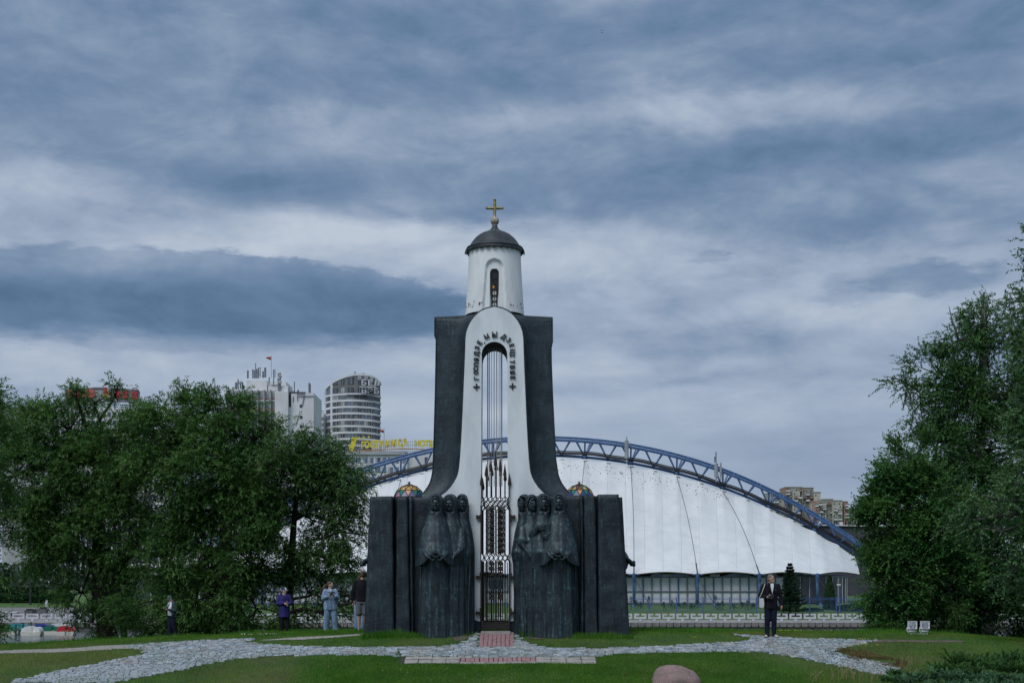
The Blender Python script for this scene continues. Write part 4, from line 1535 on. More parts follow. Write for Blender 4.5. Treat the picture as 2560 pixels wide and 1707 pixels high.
def face_mesh(seed, z0=3.55):
    """a grave face with brow, deep-set eyes, nose, closed mouth"""
    NU, NV = 44, 44
    vs = []
    for i in range(NV + 1):
        v = -1 + 2 * i / NV                    # bottom to top
        for k in range(NU + 1):
            u = -1 + 2 * k / NU
            # square to disc
            x = u * math.sqrt(max(0, 1 - v * v / 2)); z = v * math.sqrt(max(0, 1 - u * u / 2))
            w = 1.0 - 0.24 * max(0, -z) ** 1.5
            y = -math.sqrt(max(0.0, 1 - min(1, x * x + z * z) * 0.97))
            X = x * 0.130 * w; Z = z * 0.185
            Y = y * 0.105
            g2 = lambda cx, cz, sx_, sz_: math.exp(-((X - cx) / sx_) ** 2 - ((Z - cz) / sz_) ** 2)
            Y -= 0.026 * g2(0, .038, .012, .030) + 0.048 * g2(0, -.004, .015, .026) + 0.016 * g2(0.016, -.014, .009, .009) + 0.016 * g2(-.016, -.014, .009, .009)
            for s in (-1, 1):
                Y += 0.034 * g2(s * .044, .030, .024, .016)
                Y -= 0.014 * g2(s * .044, .030, .015, .008)
                Y -= 0.018 * g2(s * .046, .060, .034, .009)
                Y -= 0.010 * g2(s * .060, -.018, .022, .022)
                Y += 0.008 * g2(s * .040, -.055, .012, .03)
            Y -= 0.014 * g2(0, -.062, .026, .007) + .013 * g2(0, -.084, .020, .008)
            Y += 0.014 * g2(0, -.073, .034, .0045) + .012 * g2(0, -.103, .022, .009)
            Y -= 0.020 * g2(0, -.132, .028, .022)
            vs.append((X, Y - 0.055, Z + z0))
    fs = []
    n = NU + 1
    for i in range(NV):
        for k in range(NU):
            fs += [i * n + k, i * n + k + 1, (i + 1) * n + k + 1, (i + 1) * n + k]
    me = np_mesh('face', np.array(vs), fs, 4)
    # head band of the kerchief over the brow and round the jaw
    return me


FACE = face_mesh(0)


def hands_mesh(kind):
    mb = MB()
    if kind == 'cupped':
        mb2 = MB()
        for s in (-1, 1):
            mb.cap((s * .235, -.50, 2.17), .048, (s * .17, -.60, 2.10), .044)
            mb.ball((s * .145, -.63, 2.08), (.062, .06, .032), 12, 8, Matrix.Rotation(s * .5, 3, 'Y'))
            for f in range(4):
                y = -.595 - .030 * f + .0
                l = (.9, 1.0, .95, .8)[f]
                p0 = Vector((s * .125, y - .01, 2.065)); p1 = Vector((s * (.125 - .055 * l), y, 2.035 - .004 * f)); p2 = Vector((s * (.125 - .105 * l), y + .005, 2.052))
                mb.tube([p0, p1, p2], [.019, .017, .012], 8)
            mb.tube([(s * .16, -.64, 2.10), (s * .12, -.675, 2.135), (s * .085, -.675, 2.13)], [.021, .018, .013], 8)
        mb.lathe([(.005, 2.062), (.055, 2.066), (.085, 2.085), (.098, 2.125), (.088, 2.125), (.07, 2.10), (.004, 2.09)], (0, -.625), 20)
    elif kind == 'book':
        mb.box(-.13, .13, -.50, -.455, 2.62, 3.02)
        mb.box(-.115, .115, -.512, -.50, 2.635, 3.005)
        mb.cap((-.20, -.38, 2.93), .055, (-.15, -.46, 2.90), .05)
        for f in range(4):
            z = 2.955 - .04 * f
            mb.tube([(-.17, -.47, z), (-.11, -.535, z + .005), (-.03, -.53, z + .01)], [.020, .018, .013], 8)
        mb.ball((-.16, -.47, 2.89), (.05, .04, .085), 12, 8)
        mb.tube([(-.15, -.48, 2.85), (-.12, -.52, 2.82), (-.10, -.52, 2.86)], [.02, .018, .013], 8)
        mb.cap((.18, -.36, 2.66), .05, (.10, -.47, 2.66), .045)
        mb.ball((.07, -.50, 2.66), (.075, .04, .045), 12, 8)
        for f in range(4):
            z = 2.69 - .03 * f
            mb.tube([(.05, -.53, z), (-.01, -.545, z - .015), (-.055 + .01 * f, -.535, z - .03)], [.018, .016, .011], 8)
        mb.tube([(.08, -.53, 2.69), (.05, -.545, 2.735), (.03, -.54, 2.75)], [.02, .017, .012], 8)
    elif kind == 'hang':
        mb.cap((-.13, -.42, 2.14), .045, (-.09, -.44, 2.02), .042)
        mb.ball((-.08, -.45, 1.95), (.052, .035, .075), 12, 8)
        for f in range(4):
            x = -.118 + .026 * f
            mb.tube([(x, -.455, 1.91), (x + .005, -.465, 1.83), (x + .01, -.45, 1.77 + .012 * abs(f - 1.5))], [.017, .015, .010], 8)
        mb.tube([(-.04, -.46, 1.96), (-.015, -.485, 1.90), (-.015, -.485, 1.85)], [.018, .016, .011], 8)
    elif kind == 'low':
        for s, oz in ((-1, 0), (1, .05)):
            mb.cap((.26 + s * .02, -.44, 2.16 + oz), .045, (.20 + s * .02, -.50, 2.08 + oz), .042)
            mb.ball((.18 + s * .02, -.52, 2.04 + oz), (.045, .035, .065), 12, 8)
            for f in range(4):
                z = 2.08 + oz - .028 * f
                mb.tube([(.17 + s * .02, -.54, z), (.12, -.575, z - .01), (.08 + .008 * f, -.56, z - .02)], [.017, .015, .011], 8)
    if kind == 'cupped':
        mb.v = [(x * 1.32, -.60 + (y + .60) * 1.2, 2.12 + (z - 2.10) * 1.35) for x, y, z in mb.v]
    me = remesh(mb, 0.012, 1)
    return me


MOURN = {}


def place(px, d, yaw, kind, key, head_px=None, tall=3.86, narrow=1.0, face_yaw=0, dz=0.0, label=None, sx=1.0, mirror=False, face=True):
    k = (key, kind, tall, narrow, sx)
    if k not in MOURN: MOURN[k] = mourner(key, kind, sx=sx, tall=tall, narrow=narrow)
    me = MOURN[k].copy() if mirror else MOURN[k]
    o = put('mourner_figure', me, M_BRONZE_F, None, smooth=True, label=label)
    o.location = (PX(px, d), d, dz)
    o.rotation_euler = (0, 0, math.radians(yaw))
    S = tall / 3.86
    if mirror:
        me.transform(Matrix.Diagonal((-1, 1, 1, 1))); me.flip_normals()
    adopt(o, chapel)
    if face:
        f = put('face', FACE, M_BRONZE_F, None, smooth=True)
        f.location = (0, 0, 0)
        M = Matrix.Translation(o.location) @ Matrix.Rotation(math.radians(yaw), 4, 'Z') @ Matrix.Diagonal((1, 1, S, 1))
        fy = Matrix.Rotation(math.radians(face_yaw), 4, 'Z')
        Mf = M @ Matrix.Translation((0, -.045, 0)) @ fy
        f.matrix_world = Mf
        loc, rot, sc_ = Mf.decompose(); f.location, f.rotation_euler, f.scale = loc, rot.to_euler(), sc_
        adopt2(f, o)
        # kerchief band framing the brow and cheeks
        pts = [(0.128 * math.sin(a), -.10 - .03 * math.cos(a), 3.55 + 0.185 * math.cos(a)) for a in np.linspace(-2.5, 2.5, 26)]
        b = MB().tube(pts, .026, 8).build('kerchief', M_BRONZE_F, None, smooth=True)
        b.location, b.rotation_euler, b.scale = loc, rot.to_euler(), sc_
        adopt2(b, o)
    if kind in ('cupped', 'book', 'hang', 'low'):
        hk = 'hands_' + kind
        if hk not in MOURN: MOURN[hk] = hands_mesh(kind)
        hm = MOURN[hk].copy() if mirror else MOURN[hk]
        if mirror: hm.transform(Matrix.Diagonal((-1, 1, 1, 1))); hm.flip_normals()
        h = put('hands', hm, M_BRONZE_F, None, smooth=True)
        h.location = o.location; h.rotation_euler = o.rotation_euler; h.scale = (1, 1, S)
        adopt2(h, o)
    return o


def adopt2(ch, par):
    ch.parent = par
    L = lambda q: q.matrix_parent_inverse @ Matrix.LocRotScale(q.location, q.rotation_euler, q.scale)
    T = Matrix.LocRotScale(chapel.location, chapel.rotation_euler, chapel.scale) @ L(par)
    ch.matrix_parent_inverse = T.inverted()


HZ = lambda y, d: (PZ(y, d))
place(1155.5, 41.25, -8, 'none', 3, tall=PZ(1233.5, 41.2), narrow=.80, sx=.80, face_yaw=20, label='hooded woman with her face in deep shadow beside the left pillar')
place(1126, 40.98, -12, 'low', 2, tall=PZ(1234, 40.95), narrow=.92, sx=.95, face_yaw=0, label='second hooded woman with clasped hands at her waist')
place(1089, 40.72, 4, 'cupped', 1, tall=PZ(1232.5, 40.7), label='foremost hooded woman of the left group holding a bowl')
place(1398, 40.72, -3, 'cupped', 5, tall=PZ(1230.5, 40.7), label='foremost hooded woman of the right group holding a bowl')
place(1359, 40.95, 6, 'book', 6, tall=PZ(1232.5, 40.95), sx=.9, narrow=.95, label='hooded woman holding up a book')
place(1329, 41.10, 14, 'hang', 7, tall=PZ(1235, 41.1), sx=.82, narrow=.85, face_yaw=10, label='hooded woman with one bare forearm hanging down')
place(1311, 41.30, -30, 'none', 8, tall=PZ(1234.5, 41.3), sx=.78, narrow=.66, face=True, face_yaw=-30, label='hooded woman turned aside next to the right pillar')
# the side groups show only a robe and hands beyond the buttresses
place(1526, 42.3, 90, 'cupped', 1, tall=3.75, label='side figure whose hands reach out past the right buttress')
place(962, 42.5, -90, 'cupped', 5, tall=3.75, label='side figure whose hands reach out past the left buttress')

# -- stained glass lamp domes on the groups
GC = {'o': ('orange_glass', (0.75, 0.42, 0.16)), 'y': ('yellow_glass', (0.72, 0.58, 0.22)), 'g': ('green_glass', (0.03, 0.30, 0.22)), 'b': ('blue_glass', (0.07, 0.11, 0.30)), 'p': ('pink_glass', (0.62, 0.28, 0.42)), 'r': ('red_glass', (0.35, 0.10, 0.07)), 's': ('salmon_glass', (0.80, 0.38, 0.24)), 'v': ('violet_glass', (0.24, 0.22, 0.38)), 't': ('olive_glass', (0.38, 0.36, 0.16))}
for k, (n_, c_) in list(GC.items()):
    GC[k] = mat(n_, c_, tuple(min(1, x * 1.2) for x in c_), scale=9, rough=0.25, translucent=0.35)
M_LEAD = mat('lead_came', (0.03, 0.028, 0.02), (0.05, 0.045, 0.03), scale=9, rough=0.5, metal=0.5)


def glass_dome(px, py_base, halfpx, py_top, d, cols):
    X, Zb, Rr = PX(px, d), PZ(py_base, d) - .02, halfpx / F * d
    Hh = PZ(py_top, d) - Zb
    g_ = bpy.data.objects.new('stained_glass_dome', None); COL.objects.link(g_); g_.location = (X, d, Zb)
    adopt(g_, chapel)
    N = 12
    lv = [(1.0, 0.0, 0), (0.80, 0.52, .5), (0.46, 0.88, 0), (0.13, 1.0, 0.5)]
    def pt(l, k):
        r, h, o = lv[l]
        a = 2 * math.pi * (k + o) / N - math.pi / 2
        return Vector((X + Rr * r * math.cos(a), d + Rr * r * math.sin(a), Zb + Hh * h))
    idx = 0
    cams = MB()
    seen = set()
    def came(p, q, key):
        if key in seen: return
        seen.add(key); cams.tube([p, q], .011, 5)
    for l in range(3):
        for k in range(N):
            if lv[l][2] == 0:
                up = (pt(l, k), pt(l, k + 1), pt(l + 1, k)); dn = (pt(l + 1, k), pt(l, k + 1), pt(l + 1, k + 1))
            else:
                up = (pt(l, k), pt(l, k + 1), pt(l + 1, k + 1)); dn = (pt(l, k), pt(l + 1, k + 1), pt(l + 1, k))
            for w, tri in enumerate((up, dn)):
                c = (tri[0] + tri[1] + tri[2]) / 3
                n_ = (tri[1] - tri[0]).cross(tri[2] - tri[0]).normalized()
                if n_.dot(c - Vector((X, d, Zb))) < 0: n_ = -n_
                tt = [c + (p - c) * .94 for p in tri]
                mb = MB(); mb.add([p for p in tt] + [p - n_ * .012 for p in tt], [(0, 1, 2), (5, 4, 3), (0, 3, 4, 1), (1, 4, 5, 2), (2, 5, 3, 0)])
                col = cols[l][w][k % len(cols[l][w])]
                mb.build('pane', GC[col], g_)
                for a in range(3):
                    p, q = tri[a], tri[(a + 1) % 3]
                    key = tuple(sorted([tuple(round(v, 3) for v in p), tuple(round(v, 3) for v in q)]))
                    came(p, q, key)
    cams.build('lead_came', M_LEAD, g_)
    MB().lathe([(.001, Zb + Hh - .01), (.085, Zb + Hh - .005), (.095, Zb + Hh + .01), (.02, Zb + Hh + .03), (.018, Zb + Hh + .045), (.001, Zb + Hh + .05)], (X, d), 16).build('dome_cap', M_LEAD, g_)
    MB().ball((X, d, Zb + Hh + .065), .038, 12, 8).build('knob', M_GOLD, g_, smooth=True)
    MB().lathe([(.001, Zb - .1), (Rr * 1.03, Zb - .1), (Rr * 1.03, Zb), (Rr * .98, Zb + .005), (.001, Zb + .006)], (X, d), 32).build('dome_base', M_LEAD, g_)


glass_dome(1023, 1241, 39.5, 1211.5, 42.0, [('vbvbpv', 'ggyggs'), ('oosoyo', 'yooooo'), ('sotoso', 'rrsosr')])
glass_dome(1448, 1239, 37.5, 1211, 42.0, [('bbsvbb', 'gogsgo'), ('yrtyor', 'gytogr'), ('tyrttr', 'rtrotr')])

# ================================================================ the far bank
M_CONC = mat('pale_concrete', (0.50, 0.50, 0.51), (0.62, 0.62, 0.63), scale=3, rough=0.9, bump=0.2, bscale=20, bdist=0.01)
M_BLOCK = mat('grey_stone_block', (0.17, 0.165, 0.155), (0.28, 0.27, 0.25), scale=2, rough=0.9, bump=0.5, bscale=12, bdist=0.02, c3=(0.19, 0.15, 0.11), scale3=1.0, amt3=.5)
M_QUAY = mat('quay_wall_stone', (0.13, 0.115, 0.10), (0.20, 0.18, 0.16), scale=1.4, rough=0.9, bump=0.4, bscale=10, bdist=0.02)
M_BLUE = mat('blue_painted_steel', (0.045, 0.105, 0.23), (0.065, 0.14, 0.29), scale=1.5, rough=0.45, spec=0.5)
M_BLUE2 = mat('blue_painted_fence', (0.05, 0.10, 0.30), (0.07, 0.135, 0.36), scale=1.5, rough=0.5)
M_BLACKC = mat('black_cable', (0.015, 0.016, 0.02), (0.025, 0.026, 0.03), scale=2, rough=0.6)
M_MEMB = mat('white_membrane', (0.66, 0.68, 0.69), (0.72, 0.735, 0.745), scale=0.35, rough=0.75, bump=0.15, bscale=1.2, bdist=0.05, stretch=(1, 1, .35), c3=(0.50, 0.52, 0.53), scale3=0.8, amt3=0.24)
M_PANEL = mat('white_side_panel', (0.62, 0.64, 0.65), (0.72, 0.735, 0.745), scale=0.6, rough=0.7, bump=0.5, bscale=2.2, bdist=0.05)
M_DGLASS = mat('dark_glazing', (0.03, 0.035, 0.05), (0.06, 0.065, 0.085), scale=0.5, rough=0.15)
M_MULL = mat('grey_mullion', (0.14, 0.16, 0.20), (0.19, 0.21, 0.25), scale=1, rough=0.5)
M_SHADEIN = mat('dark_interior', (0.02, 0.02, 0.024), (0.035, 0.035, 0.04), scale=1, rough=0.9)

DB = 150.0
def bX(x, d=DB): return PX(x, d)
def bZ(y, d=DB): return PZ(y, d)


# quay wall, its ledge of rounded blocks and the balustrade of key-shaped units
quay = thing('quay_wall', (0, DB, -3.3), 'long stone quay wall with a ledge of rounded grey blocks above the water', 'quay wall')
MB().box(bX(-420), bX(2900), DB + .12, DB + .45, -3.9, bZ(1566)).build('wall_face', M_QUAY, quay)
MB().box(bX(-420), bX(2900), DB + .30, DB + .48, bZ(1566), bZ(1555)).build('wall_face', M_QUAY, quay)
MB().box(bX(-420), bX(2900), DB - .12, DB + .5, bZ(1554.9), bZ(1552.8)).build('coping', M_CONC, quay)
# courses of the wall below
mbk = MB()
w = 17.7 / F * DB
z1, z0 = bZ(1555.0), bZ(1566.4)
hh = z1 - z0
pts = [(-w / 2 + .03, z1), (w / 2 - .03, z1), (w / 2 - .03, z0 + .14), (w / 2 - .08, z0 + .04), (w / 2 - .17, z0), (-w / 2 + .17, z0), (-w / 2 + .08, z0 + .04), (-w / 2 + .03, z0 + .14)]
mbk.prism([(x, z - z1) for x, z in pts], 0, .45)
blk = None
x = -60.0
BLKS = []
while x < 2560:
    if blk is None:
        blk = mbk.build('stone_block', M_BLOCK)
        o = blk
    else:
        o = blk.copy(); COL.objects.link(o)
    o.location = (bX(x), DB - .16, z1)
    o.parent = quay; o.matrix_parent_inverse = Matrix.Translation(-quay.location)
    x += 17.7
x = -60
mc = None
while x < 2560:
    mbx = MB(); 
    if mc is None:
        mc = MB().box(-1.04, 1.04, 0, .1, -.36, .0).build('course_stone', M_QUAY); o = mc
    else:
        o = mc.copy(); COL.objects.link(o)
    o.location = (bX(x), DB + .04 + R.uniform(-.012, .012), bZ(1566.6)); o.parent = quay; o.matrix_parent_inverse = Matrix.Translation(-quay.location)
    x += 50.5

bal = thing('balustrade', (0, DB, -2.4), 'low white concrete balustrade of open key-shaped units along the quay', 'balustrade')
u = DB / F


def key_unit(closed=False):
    W = 15.2 * u; top = 19.6 * u; t = 4.4 * u; hm = 6.5 * u
    mb = MB()
    y0, y1 = 0, .22
    mb.box(-W, W, y0, y1, hm, hm + 5.0 * u)                       # middle rail
    mb.box(-W, -W + t, y0, y1, hm + 5.0 * u, top - 4.2 * u)
    mb.box(W - t, W, y0, y1, hm + 5.0 * u, top - 4.2 * u)
    if closed:
        mb.box(-W, W, y0, y1, top - 4.2 * u, top)
    else:
        mb.box(-W, -2.6 * u, y0, y1, top - 4.2 * u, top)
        mb.box(2.6 * u, W, y0, y1, top - 4.2 * u, top)
    mb.box(-3 * u, 3 * u, y0 + .01, y1 - .01, 0, hm)               # foot
    me = mb.mesh('unit')
    bm = bmesh.new(); bm.from_mesh(me)
    bmesh.ops.remove_doubles(bm, verts=bm.verts, dist=1e-5); bmesh.ops.recalc_face_normals(bm, faces=bm.faces)
    bm.to_mesh(me); bm.free()
    return me


ku, kc = key_unit(), key_unit(True)
M_BAL = mat('white_painted_concrete', (0.60, 0.585, 0.62), (0.70, 0.685, 0.72), scale=2, rough=0.9, c3=(0.42, 0.40, 0.40), scale3=1.5, amt3=.4)
x = 10.0
i = 0
while x < 2560:
    o = put('balustrade_unit', ku if x > 260 else kc, M_BAL)
    o.location = (bX(x), DB + .02, bZ(1552.7))
    o.parent = bal; o.matrix_parent_inverse = Matrix.Translation(-bal.location)
    x += 35.35
MB().box(bX(-20), bX(2600), DB + .10, DB + .2, bZ(1552), bZ(1550.2)).build('balustrade_rail', M_BAL, bal)

# blue fence
DFN = 160.0
fence = thing('blue_fence', (PX(1750, DFN), DFN, -1.7), 'blue metal bar fence on the lawn in front of the white tent arena', 'fence')
uf = DFN / F
zt_, zb_ = PZ(1493, DFN), PZ(1531, DFN)
for x in np.arange(1558, 2200, 66.6):
    MB().box(PX(x, DFN) - .055, PX(x, DFN) + .055, DFN - .05, DFN + .05, zb_ - .1, zt_ + .04).build('post', M_BLUE2, fence)
    mb = MB()
    xa, xb = PX(x, DFN) + .12, PX(x + 66.6, DFN) - .12
    for zz in (zt_ - .02, zt_ - .2, zb_ + .22): mb.box(xa, xb, DFN - .015, DFN + .015, zz - .018, zz + .018)
    n = 20
    for k in range(n + 1):
        xx = xa + (xb - xa) * k / n
        mb.box(xx - .008, xx + .008, DFN - .008, DFN + .008, zb_ + .1, zt_)
    mb.build('fence_panel', M_BLUE2, fence, kind='stuff')

# ---------------------------------------------------------------- the tent arena
DT, DW = 190.0, 172.0
arena = thing('tent_arena', (PX(1350, DT), DT, 0), 'huge white membrane tent arena hung under a blue arched truss', 'arena')
APX, APY = 1352.0, 1092.0


def top_y(x):
    dx = x - APX
    return APY + (3.45e-4 * dx * dx if dx > 0 else 3.95e-4 * dx * dx) + (0.9e-7 * abs(dx) ** 3 if dx > 0 else 0)


def low_y(x):
    dx = x - APX
    return 1138 + (3.78e-4 * dx * dx if dx > 0 else 4.2e-4 * dx * dx) + (0.25e-7 * abs(dx) ** 3 if dx > 0 else 0)


XS = np.arange(600, 2262, 14.4)
ut = DT / F
for nm, fy, dd, r_, off in (('top_chord', top_y, DT - 1.1, .20, 0), ('top_chord', top_y, DT + 1.1, .14, 0), ('bottom_chord', low_y, DT, .17, 0)):
    pts = [P(x, fy(x) + (7 if dd < DT - .5 and nm == 'top_chord' else 0), dd) for x in XS]
    MB().tube(pts, r_ if nm != 'top_chord' or dd > DT else .20, 10).build(nm, M_BLUE, arena, smooth=True)
nodes = np.arange(1404 - 57.5 * 13, 2200, 57.5)
for i, xn in enumerate(nodes):
    b = P(xn, low_y(xn), DT)
    for s in (-1, 1):
        xt = xn + s * 28.75
        for dd, oy in ((DT - 1.1, 7), (DT + 1.1, 0)):
            MB().tube([b, P(xt - s * 6, top_y(xt) + oy, dd)], .085, 6).build('strut', M_BLUE, arena)
    # hanger and plate carrying the membrane
    MB().tube([b, b - Vector((0, 0, .55))], .08, 6).build('hanger', M_BLUE, arena)
    MB().lathe([(.01, b.z - .62), (.52, b.z - .56), (.1, b.z - .45), (.01, b.z - .42)], (b.x, b.y - .4), 12).build('hanger_plate', M_BLACKC, arena)
    if i % 2 == 0:
        for s in (-1, 1):
            MB().tube([b, P(xn + s * 7 + 8, top_y(xn) + 8, DT + s * 1.1)], .11, 6).build('strut', M_BLUE, arena)
        MB().ball(b, .42, 8, 6).build('node', M_BLUE, arena)
    # cross pieces between the top chords
    xt = xn + 28.75
    MB().tube([P(xt, top_y(xt) + 7, DT - 1.1), P(xt, top_y(xt), DT + 1.1)], .08, 6).build('cross_tube', M_BLUE, arena)
# cables and walkway inside the truss
for oy, r_ in ((-13, .07), (-9, .12), (-5.5, .06)):
    MB().tube([P(x, low_y(x) + oy + 1.2 * math.sin(x * .05), DT - .4) for x in XS], r_, 5).build('walkway_cable', M_BLACKC, arena)
# aerials
M_GREYA = mat('grey_aerial', (0.26, 0.28, 0.30), (0.33, 0.35, 0.37), scale=2, rough=.6)
for x, y0, y1, w_ in ((1566.5, 1092, 1145, .27), (1790.5, 1150, 1192, .27), (1802, 1156, 1188, .16)):
    mb = MB(); mb.tube([P(x, y0 + 9, DT - 1.6), P(x, y1, DT - 1.6)], w_, 10)
    mb.tube([P(x, y0, DT - 1.6), P(x, y1 + 12, DT - 1.6)], .09, 6)
    mb.build('aerial', M_GREYA, arena, smooth=True, auto=50)
for x, y0, y1 in ((1790, 1129, 1150), (1787, 1141, 1150)):
    MB().tube([P(x, y0, DT - 1.6), P(x, y1 + 6, DT - 1.6)], .06, 6).build('aerial', M_BLACKC, arena)

# membrane: separate fabric strips that billow slightly between their seams
POSTS = [2043.4, 1898.5, 1744, 1584.8, 1430, 1275, 1120, 965, 810, 655]
EDX = np.array(POSTS[::-1] + [2149.0])


def edge_y(x):
    """scalloped lower edge of the membrane"""
    k = np.searchsorted(EDX, x) - 1
    k = min(max(k, 0), len(EDX) - 2)
    t = (x - EDX[k]) / (EDX[k + 1] - EDX[k])
    return 1435.5 - 6.5 * math.sin(math.pi * min(max(t, 0), 1)) 


def memb(xb, v):
    """xb: px of the strip at the foot (seen at DW); v 0 top .. 1 foot"""
    # strips fan: top anchors closer to the middle on the right
    xt = APX + (xb - APX) * (1.0 if xb > APX else 1.0) * (0.985 + .0 * v)
    if xb > 1900: xt = xb - (xb - 1900) * .05
    # where the right part meets the descending truss
    yt = low_y(min(xt, 2180)) + 4 + 5.0 * math.sin(math.pi * (((xt - 1404) / 57.5) % 1)) 
    A = P(xt, yt, DT - .5)
    B = P(xb, edge_y(xb), DW)
    if xb > 2060:
        B.y += (xb - 2060) / 89 * 12; B = P(xb, edge_y(xb), B.y)
    p = A.lerp(B, v)
    sag = math.sin(math.pi * v)
    p.z -= 1.5 * sag * min(1, (A.z - B.z) / 12)
    p.y -= 0.6 * sag
    return p


seams = np.arange(600, 2149, 46.0)
seams = np.append(seams, 2149.0)
NVv = 26
for k in range(len(seams) - 1):
    a, b = seams[k], seams[k + 1]
    vs, fs = [], []
    nu = 12
    for i in range(NVv + 1):
        for j in range(nu + 1):
            v = i / NVv; t = j / nu
            e = 0.16
            xb = a + e + (b - a - 2 * e) * t
            p = memb(xb, v)
            bil = (1 - (2 * t - 1) ** 2) ** .5 if 0 < t < 1 else 0
            p = p + Vector((0, -0.025 * bil, 0.01 * bil))
            vs.append(p)
    for i in range(NVv):
        for j in range(nu):
            q = i * (nu + 1) + j
            fs += [q, q + nu + 1, q + nu + 2, q + 1]
    me = np_mesh('fabric_strip', np.array([tuple(p) for p in vs]), fs, 4)
    put('fabric_strip', me, M_MEMB, arena, smooth=True)
# dark seam welts just behind, so the seams read
for k in range(1, len(seams) - 1):
    MB().tube([memb(seams[k], v) + Vector((0, -.01, 0)) for v in np.linspace(0, 1, 14)], .022, 5).build('seam_welt', M_CONC, arena)
for v in (.16, .33, .5, .67, .84):
    for k in range(len(seams) - 1):
        MB().tube([memb(seams[k] + .3 + (seams[k + 1] - seams[k] - .6) * t, v) + Vector((0, -.012 - .02 * (1 - (2 * t - 1) ** 2) ** .5, 0)) for t in np.linspace(0, 1, 5)], .012, 4).build('seam_welt', M_CONC, arena)
M_EDGE = mat('membrane_hem', (0.10, 0.09, 0.07), (0.14, 0.12, 0.09), scale=1, rough=.8)
for k in range(len(EDX) - 1):
    xs_ = np.linspace(EDX[k] + .6, EDX[k + 1] - .6, 14)
    MB().tube([memb(min(x, 2148.9), 1.0) + Vector((0, 0, -.04)) for x in xs_], .07, 6).build('hem_cable', M_EDGE, arena)
# bird droppings and lichen streaks near the top
mb = MB()
for i in range(260):
    xb = R.uniform(1330, 1830); v = abs(R.gauss(0, .05)) + .03
    p = memb(xb, v) + Vector((0, -.10, .03)); s_ = R.uniform(.02, .09)
    mb.add([p + Vector((-s_, 0, 0)), p + Vector((0, 0, s_ * .6)), p + Vector((s_, 0, 0)), p + Vector((s_ * .2, 0, -s_))], [(0, 1, 2, 3)])
mb.build('lichen_specks', M_BLOCK, arena, kind='stuff')

# posts with stays, tie cables
for x in POSTS:
    if x < 620: continue
    c = P(x, 1435, DW - .6)
    zb_ = -1.0
    MB().tube([(c.x, c.y, zb_), (c.x, c.y, c.z)], .16, 8).build('post', M_BLUE, arena, smooth=True)
    mb = MB(); mb.lathe([(.02, c.z - 1.1), (.19, c.z - 1.0), (.26, c.z - .1), (.25, c.z + .05), (.02, c.z + .1)], (c.x, c.y), 8); mb.build('post_head', M_BLUE, arena)
    MB().tube([P(x - 13, 1437, DW - .5), P(x, 1433.5, DW - .5), P(x + 13, 1437, DW - .5)], [.04, .09, .04], 6).build('head_bracket', M_BLUE, arena)
    for dx in (-11, 34):
        MB().tube([(c.x, c.y, c.z - .3), (c.x + dx * DW / F, c.y - 4.5, -1.25)], .035, 5).build('stay', M_BLACKC, arena)
        MB().tube([(c.x + dx * DW / F * .82, c.y - 3.7, -.75), (c.x + dx * DW / F, c.y - 4.5, -1.25)], .12, 6).build('turnbuckle', M_BLUE, arena)
for xt, xp in ((1462, 1430), (1576.5, 1584.8), (1692.5, 1744), (1806, 1898.5), (1013, 965), (900, 810)):
    xt_ = nodes[np.argmin(abs(nodes - xt))]
    a = P(xt_, low_y(xt_) + 8, DT - 1.0); b = P(xp, 1433, DW - .8)
    # the cable lies just over the fabric
    pts = []
    for t in np.linspace(0, 1, 9):
        p = a.lerp(b, t); p.y -= 1.8 * math.sin(math.pi * t); p.z += .2 * math.sin(math.pi * t); pts.append(p)
    MB().tube(pts, .035, 5).build('tie_cable', M_BLACKC, arena)
    MB().tube([pts[-2].lerp(pts[-1], .25), pts[-1]], .075, 6).build('turnbuckle', M_BLACKC, arena)

# side wall below the membrane: mullions, two rows of white panels, glazed curved end
DWL = 173.5
zw0, zwm, zw1 = PZ(1507, DWL), PZ(1477.5, DWL), PZ(1442.5, DWL)
xw = np.arange(640, 1976, 22.0)
for i in range(len(xw)):
    x = xw[i]
    MB().box(PX(x, DWL) - .07, PX(x, DWL) + .07, DWL - .12, DWL + .05, zw0 - .3, zw1).build('mullion', M_MULL if i % 4 else M_BLUE, arena)
    if i < len(xw) - 1:
        for za, zb_ in ((zw0, zwm - .05), (zwm + .05, zw1 - .05)):
            xa, xb = PX(x, DWL) + .07, PX(xw[i + 1], DWL) - .07
            vs, fs = [], []
            n = 5
            r1 = R.uniform(-.06, .06)
            for a_ in range(n + 1):
                for b_ in range(n + 1):
                    ta, tb = a_ / n, b_ / n
                    vs.append((xa + (xb - xa) * ta, DWL + .03 - .05 * math.sin(math.pi * ta) * math.sin(math.pi * tb) + r1 * math.sin(3 * ta + 5 * tb) * math.sin(math.pi * tb) * math.sin(math.pi * ta), za + (zb_ - za) * tb))
            for a_ in range(n):
                for b_ in range(n):
                    q = a_ * (n + 1) + b_; fs += [q, q + n + 1, q + n + 2, q + 1]
            put('wall_panel', np_mesh('wall_panel', np.array(vs), fs, 4), M_PANEL, arena, smooth=True)
x0, x1 = PX(636, DWL), PX(1980, DWL)
for zz, t_ in ((zw1 + .04, .07), (zwm, .05), (zw0, .08)):
    MB().box(x0, x1, DWL - .16, DWL + .0, zz - t_, zz + t_).build('rail', M_MULL, arena)
